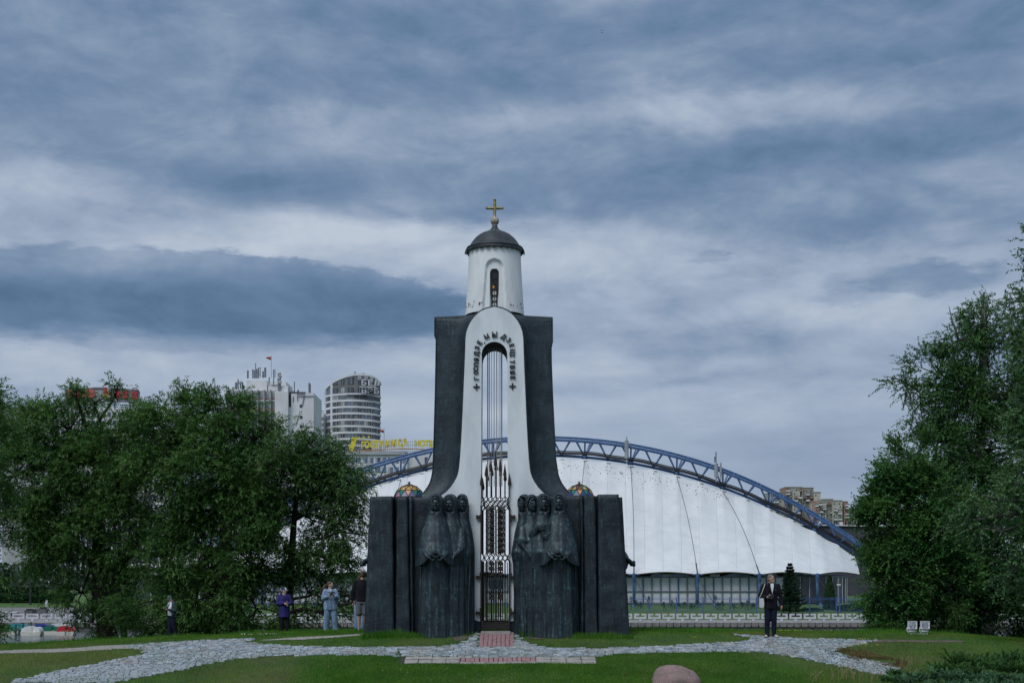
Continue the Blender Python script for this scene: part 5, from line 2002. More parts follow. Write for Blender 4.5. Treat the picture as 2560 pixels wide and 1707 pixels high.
# blue-glazed clerestory and the dark interior above the panels
MB().box(x0, x1, DWL + .3, DWL + .4, zw1, zw1 + .9).build('clerestory', M_SHADEIN, arena)
M_SKYPANE = mat('blue_pane', (0.10, 0.17, 0.30), (0.16, 0.25, 0.40), scale=.4, rough=.15)
for a, b in ((1625, 1660), (1668, 1735), (1800, 1890), (1908, 1950), (1990, 2010)):
    mb = MB(); mb.prism([(PX(a, DWL), zw1 + .08), (PX(b, DWL), zw1 + .08), (PX((a + b) / 2 + 8, DWL), zw1 + .5), (PX((a + b) / 2 - 10, DWL), zw1 + .5)], DWL + .1, DWL + .2)
    mb.build('roof_light', M_SKYPANE, arena)
for a, b in ((1640, 1700), (1775, 1800)):
    MB().box(PX(a, DWL), PX(b, DWL), DWL + .22, DWL + .28, zw1 + .1, zw1 + .38).build('upper_panel', M_PANEL, arena)
# inner body so nothing shows through
MB().box(PX(640, DWL), PX(1990, DWL), DWL + 4, DWL + 22, -1.5, zw1 + .6).build('inner_hall', M_SHADEIN, arena)
# curved glazed end on the right
ang = np.linspace(0, math.pi * .62, 15)
cxg, cyg, rg = PX(1976, DWL), DWL + 8.6, 8.6
prev = None
for i, a in enumerate(ang):
    p = Vector((cxg + rg * math.sin(a), cyg - rg * math.cos(a), 0))
    if prev is not None:
        mb = MB(); mb.add([(prev.x, prev.y, zw0), (p.x, p.y, zw0), (p.x, p.y, zw1), (prev.x, prev.y, zw1), (prev.x, prev.y + .06, zw0), (p.x, p.y + .06, zw0), (p.x, p.y + .06, zw1), (prev.x, prev.y + .06, zw1)], [(0, 1, 2, 3), (7, 6, 5, 4), (0, 4, 5, 1), (1, 5, 6, 2), (2, 6, 7, 3), (3, 7, 4, 0)])
        mb.build('window', M_DGLASS, arena)
    MB().tube([(p.x, p.y - .05, zw0 - .2), (p.x, p.y - .05, zw1 + .1)], .055, 6).build('mullion', M_CONC, arena)
    prev = p
mb = MB(); mb.tube([(cxg + rg * math.sin(a), cyg - rg * math.cos(a), zw1 + .1) for a in ang], .12, 6); mb.build('rail', M_MULL, arena)
M_NAVY = mat('navy_soffit', (0.012, 0.025, 0.09), (0.02, 0.04, 0.14), scale=.5, rough=.6)
mb = MB(); mb.slab([(cxg, cyg)] + [(cxg + (rg + .1) * math.sin(a), cyg - (rg + .1) * math.cos(a)) for a in ang], zw1 + .12, zw1 + .3); mb.build('soffit', M_NAVY, arena)

# low dark-roofed hall right of the arena, seen under the truss
hall = thing('dark_roofed_hall', P(2110, 1400, 240), 'low hall with a dark grey roof behind the right end of the blue truss', 'building')
M_DROOF = mat('dark_roof_sheet', (0.045, 0.05, 0.058), (0.06, 0.065, 0.075), scale=.3, rough=.7, stretch=(1, 1, 3))
d = 240
pts = [(PX(1990, d), -1), (PX(2420, d), -1), (PX(2420, d), PZ(1330, d)), (PX(2250, d), PZ(1316, d)), (PX(2010, d), PZ(1311, d)), (PX(1990, d), PZ(1330, d))]
mb = MB(); mb.prism(pts, d, d + 30); mb.build('roof', M_DROOF, hall)
mb = MB(); mb.prism([(PX(1985, d), PZ(1309.5, d)), (PX(2250, d), PZ(1314, d)), (PX(2430, d), PZ(1326, d)), (PX(2430, d), PZ(1329, d)), (PX(2250, d), PZ(1317, d)), (PX(1985, d), PZ(1312.5, d))], d - .4, d + 30.3); mb.build('parapet', M_CONC, hall)

# ---------------------------------------------------------------- high buildings
M_CREAM = mat('cream_render', (0.42, 0.40, 0.33), (0.52, 0.50, 0.42), scale=.12, rough=.9, c3=(0.26, 0.26, 0.22), scale3=.1, amt3=.5)
M_OLIVE = mat('stained_concrete', (0.22, 0.22, 0.18), (0.34, 0.33, 0.27), scale=.15, rough=.9, stretch=(1, 1, .3))
M_TERRA = mat('terracotta_panel', (0.32, 0.19, 0.14), (0.40, 0.25, 0.19), scale=.3, rough=.9)
M_WHITEP = mat('white_building_panel', (0.66, 0.66, 0.67), (0.76, 0.76, 0.77), scale=.12, rough=.85, c3=(0.5, 0.49, 0.48), scale3=.15, amt3=.4)
M_GREYP = mat('grey_facade_panel', (0.15, 0.155, 0.145), (0.19, 0.195, 0.185), scale=.5, rough=.7)
M_WIN = mat('window_glass', (0.035, 0.045, 0.07), (0.075, 0.09, 0.13), scale=.6, rough=.18)
M_WINB = mat('blue_window_glass', (0.11, 0.16, 0.25), (0.18, 0.24, 0.34), scale=.6, rough=.2)
M_CURT = mat('curtained_window', (0.3, 0.32, 0.36), (0.5, 0.52, 0.55), scale=.6, rough=.4)
M_GREYC = mat('grey_concrete_band', (0.34, 0.35, 0.36), (0.44, 0.45, 0.46), scale=.3, rough=.9)


def bbox(name, x0, x1, y0, y1, d0, d1, m, parent, dpx=None, bottom=None, **kw):
    dpx = dpx or d0
    zb_ = PZ(y1, dpx) if bottom is None else bottom
    if y1 >= 1300 and d0 > 200 and bottom is None: zb_ = -1.5
    return MB().box(PX(x0, dpx), PX(x1, dpx), d0, d1, zb_, PZ(y0, dpx)).build(name, m, parent, **kw)


# apartment blocks far right
def flat_block(px0, px1, steps, d, label, seed, ybase=1380):
    r = random.Random(seed)
    b = thing('apartment_block', P((px0 + px1) / 2, ybase, d), label, 'building')
    for i, (xa, xb, yt, dep, m) in enumerate(steps):
        bbox('wall', xa, xb, yt, 1300 if (m is M_TERRA and xb-xa>15) else ybase, d + dep, d + dep + 14, m, b, dpx=d)
        if i % 2 == 0 or r.random() < .5:
            bbox('parapet', xa - .4, xb + .4, yt - 1.2, yt + 0.6, d + dep - .25, d + dep + 14.2, M_OLIVE, b, dpx=d)
        # windows and balconies by storey
        fl = 7.6
        y = yt + 6
        while y < 1330:
            x = xa + 3.0
            while x < xb - 3.5:
                q = r.random()
                if q < .62:
                    bbox('window', x, x + 3.2, y, y + 3.6, d + dep - .12, d + dep - .02, M_WIN if r.random() < .75 else M_CURT, b, dpx=d)
                    x += 6.5
                elif q < .80:
                    bbox('balcony', x, x + 8.5, y + 1.6, y + 5.0, d + dep - 1.4, d + dep - .02, M_WHITEP if r.random() < .88 else M_TERRA, b, dpx=d)
                    bbox('window', x + .6, x + 7.9, y - .6, y + 1.4, d + dep - 1.2, d + dep - .03, M_WIN, b, dpx=d)
                    x += 11
                else:
                    x += 5
            y += fl
    return b


flat_block(1930, 2072, [(1926, 1964, 1230, 2, M_CREAM), (1963.2, 1970, 1217.5, 1, M_TERRA), (1971, 2010, 1216, 4, M_OLIVE), (1982, 2000, 1227, 0, M_CREAM), (2008, 2037, 1218, 3, M_OLIVE), (2036, 2053, 1230, 1, M_CREAM), (2024, 2062, 1256, -3, M_CREAM), (2026, 2046, 1253, -4, M_TERRA), (2050, 2072, 1268, 4, M_CREAM)], 700, 'stepped cream apartment tower block, the taller one behind the blue truss', 3)
flat_block(2058, 2142, [(2056, 2082, 1249, 2, M_CREAM), (2068, 2092, 1245, 8, M_OLIVE), (2081, 2106, 1251, 0, M_CREAM), (2105, 2112, 1253, 3, M_OLIVE), (2111, 2121, 1253, 1, M_TERRA), (2120, 2160, 1270, 4, M_CREAM)], 700, 'lower cream apartment block beside the right-hand trees, with white balconies', 5)

# the curved tower with the white bands and the letters on its crown
DK = 640
tower = thing('curved_office_tower', P(872, 1200, DK), 'curved grey office tower with white bands and silver roof letters', 'building')
uk = DK / F
TCX, TR = PX(872.5, DK), 72.5 * uk
TDP = .55                                     # elliptical plan depth


def tpt(px, out=0.0):
    """point on the curved front for a photograph x"""
    t = (px - 872.5) / 72.5
    t = max(-.999, min(.999, t))
    nx_, ny_ = t, -math.sqrt(1 - t * t)
    return TCX + (TR + out) * nx_, DK + 16 + (TR + out) * ny_ * TDP * 1.0


def crown_y(px):
    return float(np.interp(px, [800, 803, 808, 818, 830, 842, 860, 878, 890, 905, 918, 928, 936, 942, 945], [970, 962, 956, 949, 942.5, 937, 931, 927.5, 926.5, 926.8, 928, 931, 935.5, 941, 946]))


def tring(xs_, ya, yb, out, name, m, thick=.5):
    """curved strip between two photograph heights (callables or numbers)"""
    fa = ya if callable(ya) else (lambda x: ya)
    fb = yb if callable(yb) else (lambda x: yb)
    rings = []
    for x in xs_:
        X_, Y_ = tpt(x, out); X2, Y2 = tpt(x, out - thick)
        rings.append([(X_, Y_, PZ(fa(x), DK)), (X_, Y_, PZ(fb(x), DK)), (X2, Y2, PZ(fb(x), DK)), (X2, Y2, PZ(fa(x), DK))])
    mb = MB(); mb.loft(rings)
    return mb.build(name, m, tower)


def arcx(a, b, n=12):
    """sample x so that the curve is even"""
    ta = math.asin(max(-1, min(1, (a - 872.5) / 72.5))); tb = math.asin(max(-1, min(1, (b - 872.5) / 72.5)))
    return [872.5 + 72.5 * math.sin(ta + (tb - ta) * k / n) for k in range(n + 1)]


tring(arcx(800.2, 944.8, 40), lambda x: crown_y(x) + 3, 1150, -.35, 'wall', M_GREYP)
bowf = lambda x: -4.5 * (1 - math.sqrt(max(0, 1 - ((x - 872.5) / 72.6) ** 2))) * -1
for k in range(12):
    y = 975.5 + k * 16.2
    tring(arcx(800.05, 944.95, 36), lambda x, y=y: y + 0.0 + bowf(x), lambda x, y=y: y + 5.2 + bowf(x), .0, 'floor_band', M_WHITEP)
tring(arcx(800.05, 944.95, 40), crown_y, lambda x: crown_y(x) + 4.6, .1, 'crown_band', M_WHITEP)
tring(arcx(818, 823.2, 4), lambda x: crown_y(x) + 2, 1120, .05, 'white_pier', M_WHITEP)
tring(arcx(800, 804.0, 4), 965, 1120, .05, 'white_pier', M_WHITEP)
rk = random.Random(3)
WX = [(804.8, 817.5, 3), (823.6, 837.8, 3), (846.2, 854.8, 1), (863.5, 879.5, 4), (889.5, 898, 1), (906.2, 913.8, 1), (920.2, 926.5, 1), (933, 940, 1)]
for k in range(-2, 11):
    y = 981.2 + k * 16.2
    for a, b, n in WX:
        ya, yb = y + .2, y + 10.6
        if k == -1:
            ya = max(crown_y((a + b) / 2) + 6.5, y - 3.5); yb = y + 9.8
        if k == -2:
            ya = crown_y((a + b) / 2) + 6.0; yb = y + 4.5
        if ya > yb - 2: continue
        m = M_WIN if rk.random() < .65 else (M_WINB if rk.random() < .6 else M_CURT)
        w_ = tring(arcx(a, b, 3), lambda x, q=ya: q + bowf(x), lambda x, q=yb: q + bowf(x), -.12, 'window', m, .3)
        for j in range(1, n + 1):
            xm = a + (b - a) * j / (n + 1)
            X_, Y_ = tpt(xm, -.05)
            MB().box(X_ - .08, X_ + .08, Y_ - .06, Y_ + .06, PZ(yb + bowf(xm), DK), PZ(ya + bowf(xm), DK)).build('glazing_bar', M_GREYC if rk.random() < .5 else M_MULL, w_)
for a, b in ((889, 898), (906, 914), (920.5, 927)):
    X0, Y0 = tpt((a + b) / 2, .1)
    tring(arcx(a, b, 3), lambda x: crown_y(x) + 5.5, lambda x: crown_y(x) + 15, .02, 'crown_opening', M_CURT, .3)
M_SILV = mat('silver_letter', (0.55, 0.56, 0.58), (0.65, 0.66, 0.68), scale=1, rough=.5)
for s_, yc, xs_ in (('БЕЛ', 950, (901, 915.5, 930)), ('ВЭБ', 970.5, (901.5, 915.5, 929.5))):
    for ch, x in zip(s_, xs_):
        me = text_mesh(ch, 18.6 * uk, .8, bold=.05, sx=1.22)
        o = put('letter', me, M_SILV)
        X_, Y_ = tpt(x, 1.5)
        o.location = (X_, DK + 16 - TR * TDP - .6 + (x - 872.5) * .03, PZ(yc, DK)); o.rotation_euler = (math.radians(90), 0, 0)
        adopt(o, tower)
yl = DK + 16 - TR * TDP - .6
MB().box(PX(894, DK), PX(936, DK), yl - .3, yl + .3, PZ(961.5, DK), PZ(959.3, DK)).build('letter_bar', M_SILV, tower)
MB().box(PX(862, DK), PX(944, DK), yl - .2, yl + 1.2, PZ(981, DK), PZ(979.6, DK)).build('sign_rail', M_MULL, tower)
# emblem ribbon right of the letters
MB().tube([(PX(x, DK), yl, PZ(y, DK)) for x, y in ((941, 946), (938, 943), (936.5, 948), (941, 953), (942, 947), (939.5, 957), (934, 955))], .15, 6).build('emblem', M_SILV, tower)
for x, y0 in ((880, 917), (877, 917), (899, 920), (902, 920)):
    MB().tube([(PX(x, DK), DK + 14, PZ(y0, DK)), (PX(x, DK), DK + 14, PZ(928, DK))], .14, 5).build('aerial', M_MULL, tower)
MB().box(PX(877, DK), PX(880, DK), DK + 13.9, DK + 14.1, PZ(919, DK), PZ(918, DK)).build('aerial', M_MULL, tower)
# wing at its left foot
bbox('side_wing', 782, 803, 1026, 1150, DK + 8, DK + 30, M_WHITEP, tower, dpx=DK)
for k in range(5):
    for x in (783, 787.5, 796, 800.2):
        bbox('window', x, x + 2.6, 1037 + k * 14.5, 1046 + k * 14.5, DK + 7.85, DK + 7.98, M_WIN, tower, dpx=DK)
bbox('rail', 782, 803, 1020.5, 1021.5, DK + 8.3, DK + 8.6, M_MULL, tower, dpx=DK)
for x in range(783, 803, 3): bbox('rail', x, x + .7, 1021, 1026, DK + 8.3, DK + 8.5, M_MULL, tower, dpx=DK)

# the white panel building with the stepped top and the aerials
DQ = 560
pb = thing('white_panel_building', P(680, 1200, DQ), 'white stepped concrete building with aerials and a red-green flag on its roof', 'building')
bbox('wall', 567, 600, 969.5, 1300, DQ + 3, DQ + 30, M_WHITEP, pb, dpx=DQ)
bbox('wall', 565, 688, 975, 1300, DQ + 1.5, DQ + 30, M_GREYC, pb, dpx=DQ)
bbox('wall', 609, 661, 945, 1000, DQ + 6, DQ + 26, M_WHITEP, pb, dpx=DQ)
bbox('wall', 661, 706, 945.5, 1000, DQ + 9, DQ + 26, M_WHITEP, pb, dpx=DQ)
bbox('wall', 666, 716, 961, 1000, DQ + 4, DQ + 22, M_WHITEP, pb, dpx=DQ)
bbox('wall', 687, 720, 978, 1300, DQ, DQ + 26, M_WHITEP, pb, dpx=DQ)
bbox('wall', 720, 782, 980, 1300, DQ + 2.5, DQ + 26, M_WHITEP, pb, dpx=DQ)
bbox('dark_slot', 720.3, 725, 981, 1015, DQ + 2.3, DQ + 2.6, M_SHADEIN, pb, dpx=DQ)
bbox('dark_slot', 673.5, 694, 957.5, 961, DQ + 5, DQ + 5.5, M_SHADEIN, pb, dpx=DQ)
bbox('dark_slot', 663.5, 666, 960, 972, DQ + 4.8, DQ + 5.2, M_SHADEIN, pb, dpx=DQ)
bbox('roof_edge', 720, 761, 977.5, 980, DQ + 2.3, DQ + 20, M_SHADEIN, pb, dpx=DQ)
for x in (566.5, 581.5, 597, 612.5, 628.5, 644.5, 660.5, 676):
    bbox('fin', x - 1.1, x + 1.1, 974, 1290, DQ - .6, DQ + 1.4, M_GREYC, pb, dpx=DQ)
M_REDB = mat('dull_red_band', (0.28, 0.10, 0.09), (0.34, 0.13, 0.12), scale=.5, rough=.8)
bbox('red_band', 565, 686, 994.5, 997.5, DQ + 1.3, DQ + 1.48, M_REDB, pb, dpx=DQ)
bbox('white_band', 565, 686, 997.6, 1003, DQ + 1.1, DQ + 1.48, M_WHITEP, pb, dpx=DQ)
bbox('red_band', 565, 686, 1021, 1028, DQ + 1.2, DQ + 1.48, M_TERRA, pb, dpx=DQ)
for fl in range(12):
    y0 = 1003.5 + fl * 24
    for x in np.arange(568, 684, 7.9):
        if (x - 566.5) % 15.9 < 2: continue
        bbox('window', x, x + 5.6, y0, y0 + 15.5, DQ + 1.32, DQ + 1.47, M_WINB if rk.random() < .4 else M_WIN, pb, dpx=DQ)
for x, y in ((747, 1009), (747, 1037), (747, 1060)):
    bbox('window', x, x + 6.5, y, y + 7, DQ + 2.3, DQ + 2.48, M_WIN, pb, dpx=DQ)
for pts in ([(741.5, 974), (741.5, 1000)], [(744, 982), (760, 982)], [(744, 988), (782, 988)], [(754, 1010), (759, 986)], [(731, 988), (731, 1002)]):
    MB().tube([(PX(x, DQ), DQ + 2.2, PZ(y, DQ)) for x, y in pts], .16, 5).build('conduit', M_MULL, pb)
AER = [(619.5, 926, 944, .45), (632, 923, 944, .35), (636, 925, 944, .3), (639, 907.5, 944, .22), (641.3, 922, 944, .4), (646, 920, 944, .4), (651, 918, 942, .15), (657.5, 928, 943, .4), (663, 919, 942, .5), (684, 923.5, 960, .25), (687.5, 924, 942, .2), (697, 931, 975, .55), (700.5, 933, 972, .4), (590, 956, 970, .5), (595, 948, 969, .35), (601, 955, 975, .35), (606, 955, 972, .3), (736, 954, 979, .25), (773, 957, 981, .4), (776, 960, 980, .25), (746, 974, 1000, .3), (673, 943, 955, .3)]
for x, y0, y1, w_ in AER:
    dd = DQ + 8 if y1 < 950 else DQ + 3.5
    MB().tube([(PX(x, dd), dd, PZ(y0, dd)), (PX(x, dd), dd, PZ(y1 + 1.5, dd))], w_ * .9, 6).build('aerial', M_MULL, pb)
for (x0_, x1_, y) in ((646, 651, 920), (646, 651, 929), (646, 651, 936), (657.5, 663, 929), (601, 609, 957.5), (655, 663, 939)):
    dd = DQ + 8
    MB().tube([(PX(x0_, dd), dd, PZ(y, dd)), (PX(x1_, dd), dd, PZ(y, dd))], .2, 5).build('aerial', M_MULL, pb)
for x, y in ((698, 934), (700, 941), (697, 947), (700, 955), (601, 956)):
    dd = DQ + 3
    MB().ball((PX(x, dd), dd, PZ(y, dd)), .75, 8, 6).build('dish', M_GREYC, pb)
M_FRED = mat('red_cloth', (0.50, 0.03, 0.035), (0.6, 0.05, 0.05), scale=1, rough=.8)
M_FGRN = mat('green_cloth', (0.01, 0.14, 0.05), (0.02, 0.18, 0.07), scale=1, rough=.8)


def flag(px, ytop, ybot, d, w, h, tri, parent):
    X_ = PX(px, d)
    MB().tube([(X_, d, PZ(ybot, d)), (X_, d, PZ(ytop, d))], .12, 6).build('flagpole', M_GREYC, parent)
    for nm, (t0, t1), m in (('flag_cloth', (.0, .62), M_FRED), ('flag_cloth', (.62, 1.0), M_FGRN)):
        rings = []
        n = 8
        for k in range(n + 1):
            s = k / n
            x = X_ - s * w; yy = d + .5 * math.sin(s * 5)
            sh = (1 - tri * s)
            drop = s * h * .25
            za = PZ(ytop, d) - .3 - drop - t0 * h * sh; zb_ = PZ(ytop, d) - .3 - drop - t1 * h * sh
            rings.append([(x, yy, za), (x, yy, zb_), (x, yy + .06, zb_), (x, yy + .06, za)])
        MB().loft(rings).build(nm, m, parent)


flag(678.3, 889, 945, DQ + 8, 13.0 * DQ / F, 9.5 * DQ / F, .75, pb)

# the hotel with the yellow roof letters
DH = 470
hotel = thing('hotel_building', P(960, 1250, DH), 'white hotel block with big yellow roof letters and a small flag', 'building')
bbox('wall', 700, 1018, 1131, 1420, DH, DH + 20, M_WHITEP, hotel)
bbox('wall', 1018, 1300, 1127.5, 1420, DH + 1.5, DH + 20, M_WHITEP, hotel, dpx=DH)
bbox('cornice', 700, 1018, 1128, 1131.2, DH - .5, DH + 20, M_GREYC, hotel, dpx=DH)
bbox('cornice', 700, 1012, 1133, 1135, DH - .8, DH - .02, M_WHITEP, hotel, dpx=DH)
for fl in range(11):
    y0 = 1143.5 + fl * 23.8
    x = 716.0
    k = 0
    while x < 1012:
        w_ = 7.6 if k % 2 else 3.0
        bbox('window', x, x + w_, y0, y0 + 13.5, DH - .12, DH - .02, (M_WINB if k % 2 else M_CURT) if rk.random() < .8 else M_WIN, hotel, dpx=DH)
        x += w_ + (2.2 if k % 2 else 1.6) + (3 if k % 4 == 3 else 0)
        k += 1
    bbox('window', 1061, 1068, y0 - 2, y0 + 13, DH + 1.35, DH + 1.48, M_WIN, hotel, dpx=DH)
    bbox('window', 1092, 1099, y0 - 2, y0 + 13, DH + 1.35, DH + 1.48, M_WIN, hotel, dpx=DH)
M_YEL = mat('yellow_letter', (0.62, 0.52, 0.02), (0.72, 0.62, 0.04), scale=1, rough=.5)
M_OCHRE = mat('ochre_rail', (0.40, 0.19, 0.03), (0.5, 0.25, 0.05), scale=1, rough=.6)
dl = DH + 2
ul = dl / F
TX = [('Г', 907.5, 1113.2), ('О', 917.5, 1112.4), ('С', 931, 1111.4), ('Т', 942, 1110.6), ('И', 954.5, 1109.8), ('Н', 970, 1108.8), ('И', 985, 1107.8), ('Ц', 1000.5, 1107.4), ('А', 1014.5, 1106.4), ('H', 1042.8, 1108.2), ('O', 1056, 1108.6), ('T', 1067.5, 1109.2), ('E', 1077.5, 1109.8), ('L', 1088, 1110.4)]
for ch, x, y in TX:
    me = text_mesh(ch, 22.6 * ul, .8, bold=.13, sx=.78)
    o = put('letter', me, M_YEL); o.location = (PX(x, dl), dl, PZ(y + .3, dl)); o.rotation_euler = (math.radians(90), 0, 0); adopt(o, hotel)
pts = [(876, 1093), (893, 1093), (885, 1121), (878, 1135), (873, 1121), (880, 1100)]
mb = MB(); mb.prism([(PX(x, dl), PZ(y, dl)) for x, y in pts], dl - .4, dl + .4); mb.build('sign_emblem', M_YEL, hotel)
for x, y, m in ((897.8, 1094.5, M_YEL), (910, 1093.5, M_YEL), (922, 1092, M_YEL), (986, 1098, M_OCHRE), (997.5, 1097, M_OCHRE), (1009.3, 1096, M_OCHRE)):
    ptl = []
    for k in range(10):
        a = math.pi / 2 + k * math.pi / 5; rr = (4.2 if k % 2 == 0 else 1.8) * ul
        ptl.append((PX(x, dl) + rr * math.cos(a), PZ(y, dl) + rr * math.sin(a)))
    dd = dl if m is M_YEL else dl + 4
    mb = MB(); mb.prism(ptl, dd - .2, dd + .2); mb.build('star', m, hotel)
MB().tube([(PX(x, dl), dl - .6, PZ(y, dl)) for x, y in ((870, 1128.5), (905, 1127), (1005, 1121.5), (1085, 1123.5))], .16, 6).build('sign_rail', M_OCHRE, hotel)
for x in np.arange(880, 1086, 5.2):
    MB().tube([(PX(x, dl), dl + .9, PZ(1129, dl)), (PX(x, dl), dl + .9, PZ(1101, dl))], .055, 4).build('sign_frame', M_MULL, hotel)
for y in (1103, 1112, 1122, 1127): MB().tube([(PX(878, dl), dl + .9, PZ(y, dl)), (PX(1086, dl), dl + .9, PZ(y, dl))], .06, 4).build('sign_frame', M_MULL, hotel)
# the sign's far side, seen from behind in ochre
for ch, x, y in (('Ц', 963, 1104), ('Н', 977, 1104)):
    me = text_mesh(ch, 20 * ul, .5, bold=.1, sx=-.78)
    o = put('letter', me, M_OCHRE); o.location = (PX(x, dl), dl + 9, PZ(y, dl)); o.rotation_euler = (math.radians(90), 0, 0); adopt(o, hotel)
flag(960.3, 1071, 1129, DH + 8, 10.5 * DH / F, 9 * DH / F, .6, hotel)
bbox('roof_hut', 925, 945, 1094, 1131, DH + 6, DH + 14, M_WHITEP, hotel, dpx=DH)

# building with the red letters on its roof screen, behind the left willows
DS = 500
sb = thing('red_letter_building', P(255, 1200, DS), 'building behind the left trees carrying a roof screen with red letters', 'building')
bbox('wall', 120, 420, 1020, 1400, DS, DS + 25, M_WHITEP, sb)
bbox('wall', -20, 125, 1008, 1400, DS + 10, DS + 30, M_GREYC, sb, dpx=DS)
for fl in range(14):
    for x in np.arange(126, 412, 13):
        bbox('window', x, x + 8, 1030 + fl * 21, 1041 + fl * 21, DS - .15, DS - .02, M_WIN, sb, dpx=DS)
us = DS / F
pts = [(185, 973.5), (200, 971.5), (235, 968.3), (262, 968.5), (320, 972), (345, 975), (347, 979), (346, 997), (340, 1005.5), (315, 1004), (200, 1000), (163, 999), (163, 978)]
mb = MB(); mb.prism([(PX(x, DS), PZ(y, DS)) for x, y in [(163, 976), (235, 969), (262, 969), (346, 976), (346, 1000), (338, 1005), (163, 1001)]], DS + 1.2, DS + 1.6)
mb.build('sign_board', M_GREYC, sb)
mb = MB(); mb.tube([(PX(x, DS), DS + .8, PZ(y, DS)) for x, y in pts + pts[:1]], .22, 5); mb.build('sign_frame', M_MULL, sb)
M_REDL = mat('red_letter', (0.50, 0.02, 0.045), (0.6, 0.04, 0.07), scale=1, rough=.4)
M_REDL2 = mat('coral_letter', (0.62, 0.08, 0.09), (0.72, 0.12, 0.12), scale=1, rough=.4)
for ch, x, y, m, sz in (('Б', 174, 985, M_REDL2, 22), ('B', 193, 986.5, M_REDL2, 24), ('S', 210.5, 984.8, M_REDL2, 24), ('B', 228, 983.5, M_REDL2, 24), ('B', 294, 986, M_REDL, 24), ('S', 312.5, 987.5, M_REDL, 24), ('B', 335, 989, M_REDL, 25)):
    me = text_mesh(ch, sz * us, .8, bold=.22, sx=1.05)
    o = put('letter', me, m); o.location = (PX(x, DS), DS + .4, PZ(y, DS)); o.rotation_euler = (math.radians(90), 0, 0); adopt(o, sb)
for (a, b, y0, y1, m) in ((259, 268, 969, 985, M_REDL), (268.2, 277, 969, 978, M_GREYC), (268.2, 277, 978.2, 987, M_REDL), (259, 268, 985.2, 996, M_REDL), (268.2, 276, 987.2, 996, M_CONC)):
    MB().box(PX(a, DS), PX(b, DS), DS - .1, DS + .5, PZ(y1, DS), PZ(y0, DS)).build('sign_emblem', m, sb)
MB().tube([(PX(265 + 4 * math.cos(a), DS), DS - .3, PZ(992 - 3.4 * math.sin(a), DS)) for a in np.linspace(0, 6.2, 10)], .28, 5).build('sign_emblem', M_YEL, sb)
for x0_, w_ in ((256, 22), (328, 18)):
    MB().tube([(PX(x0_ + w_ * t, DS), DS, PZ((966 if x0_ < 300 else 975) - 6 * math.sin(math.pi * t), DS)) for t in np.linspace(0, 1, 7)], .3, 5).build('sign_crest', M_GREYC, sb)
for x in (200, 240, 285, 325):
    MB().tube([(PX(x, DS), DS + 1, PZ(1003, DS)), (PX(x, DS), DS + 1, PZ(1021, DS))], .3, 5).build('sign_leg', M_MULL, sb)
MB().tube([(PX(66, DS), DS + 12, PZ(975, DS)), (PX(66, DS), DS + 12, PZ(1009, DS))], .2, 5).build('aerial', M_MULL, sb)
for y in (976, 981, 988): MB().tube([(PX(62, DS), DS + 12, PZ(y, DS)), (PX(74 - (y - 976) * .4, DS), DS + 12, PZ(y, DS))], .13, 5).build('aerial', M_MULL, sb)

# low pavilion behind the willows: dark front, white roof slab
pv = thing('lakeside_pavilion', P(420, 1450, 185), 'low pavilion with white roof slabs and dark windows glimpsed behind the willows', 'building')
bbox('wall', 250, 330, 1400, 1525, 186, 196, M_SHADEIN, pv, dpx=186)
bbox('wall', 330, 640, 1420, 1525, 187, 196, M_WHITEP, pv, dpx=186)
bbox('wall', 330, 640, 1300, 1525, 200, 215, M_WHITEP, pv, dpx=186)
bbox('roof', 300, 660, 1408, 1418, 183, 198, M_WHITEP, pv, dpx=186)
bbox('roof', 280, 520, 1432, 1437, 182, 186, M_CONC, pv, dpx=186)
for x in range(305, 660, 40): bbox('column', x, x + 4, 1418, 1505, 184, 184.4, M_WHITEP, pv, dpx=186)
for x in range(345, 640, 34): bbox('window', x, x + 22, 1330, 1380, 199.8, 199.95, M_WINB, pv, dpx=186)

# ---------------------------------------------------------------- the left square: hedge, thujas, lamp post, planters, pedal boats
M_THUJA = mat('thuja_foliage', (0.012, 0.030, 0.014), (0.028, 0.055, 0.022), scale=1.5, rough=.9, island=.7, spec=.1)
M_HEDGE = mat('hedge_foliage', (0.015, 0.045, 0.018), (0.03, 0.075, 0.028), scale=1.5, rough=.9, island=.7, spec=.1)


def leafy(name, n, fn, size, m, parent, aspect=.5, **kw):
    """many small leaf faces; fn(n) gives centres and outward normals"""
    C, Nn = fn(n)
    a = NR.normal(0, 1, (n, 3)); a += Nn * .8
    a /= np.linalg.norm(a, axis=1)[:, None] + 1e-9
    b = np.cross(a, NR.normal(0, 1, (n, 3))); b /= np.linalg.norm(b, axis=1)[:, None] + 1e-9
    s = size * NR.uniform(.6, 1.3, (n, 1))
    c = np.cross(a, b) * s * aspect / 2
    v = np.stack([C - b * s / 2, C + c, C + b * s / 2, C - c], 1).reshape(-1, 3)
    return put(name, np_mesh(name, v, np.arange(len(v)), 4), m, parent, **kw)


def cone_fn(X_, Y_, z0, h, r0, top=.35, power=.8):
    def f(n):
        t = NR.rand(n) ** .8
        a = NR.uniform(0, 2 * np.pi, n)
        r = r0 * (1 - t) ** power * NR.uniform(.75, 1.08, n)
        r = np.minimum(r, r0 * (.8 + .6 * t))
        C = np.stack([X_ + r * np.cos(a), Y_ + r * np.sin(a), z0 + h * t], -1)
        N_ = np.stack([np.cos(a), np.sin(a), np.full(n, .4)], -1)
        return C, N_
    return f


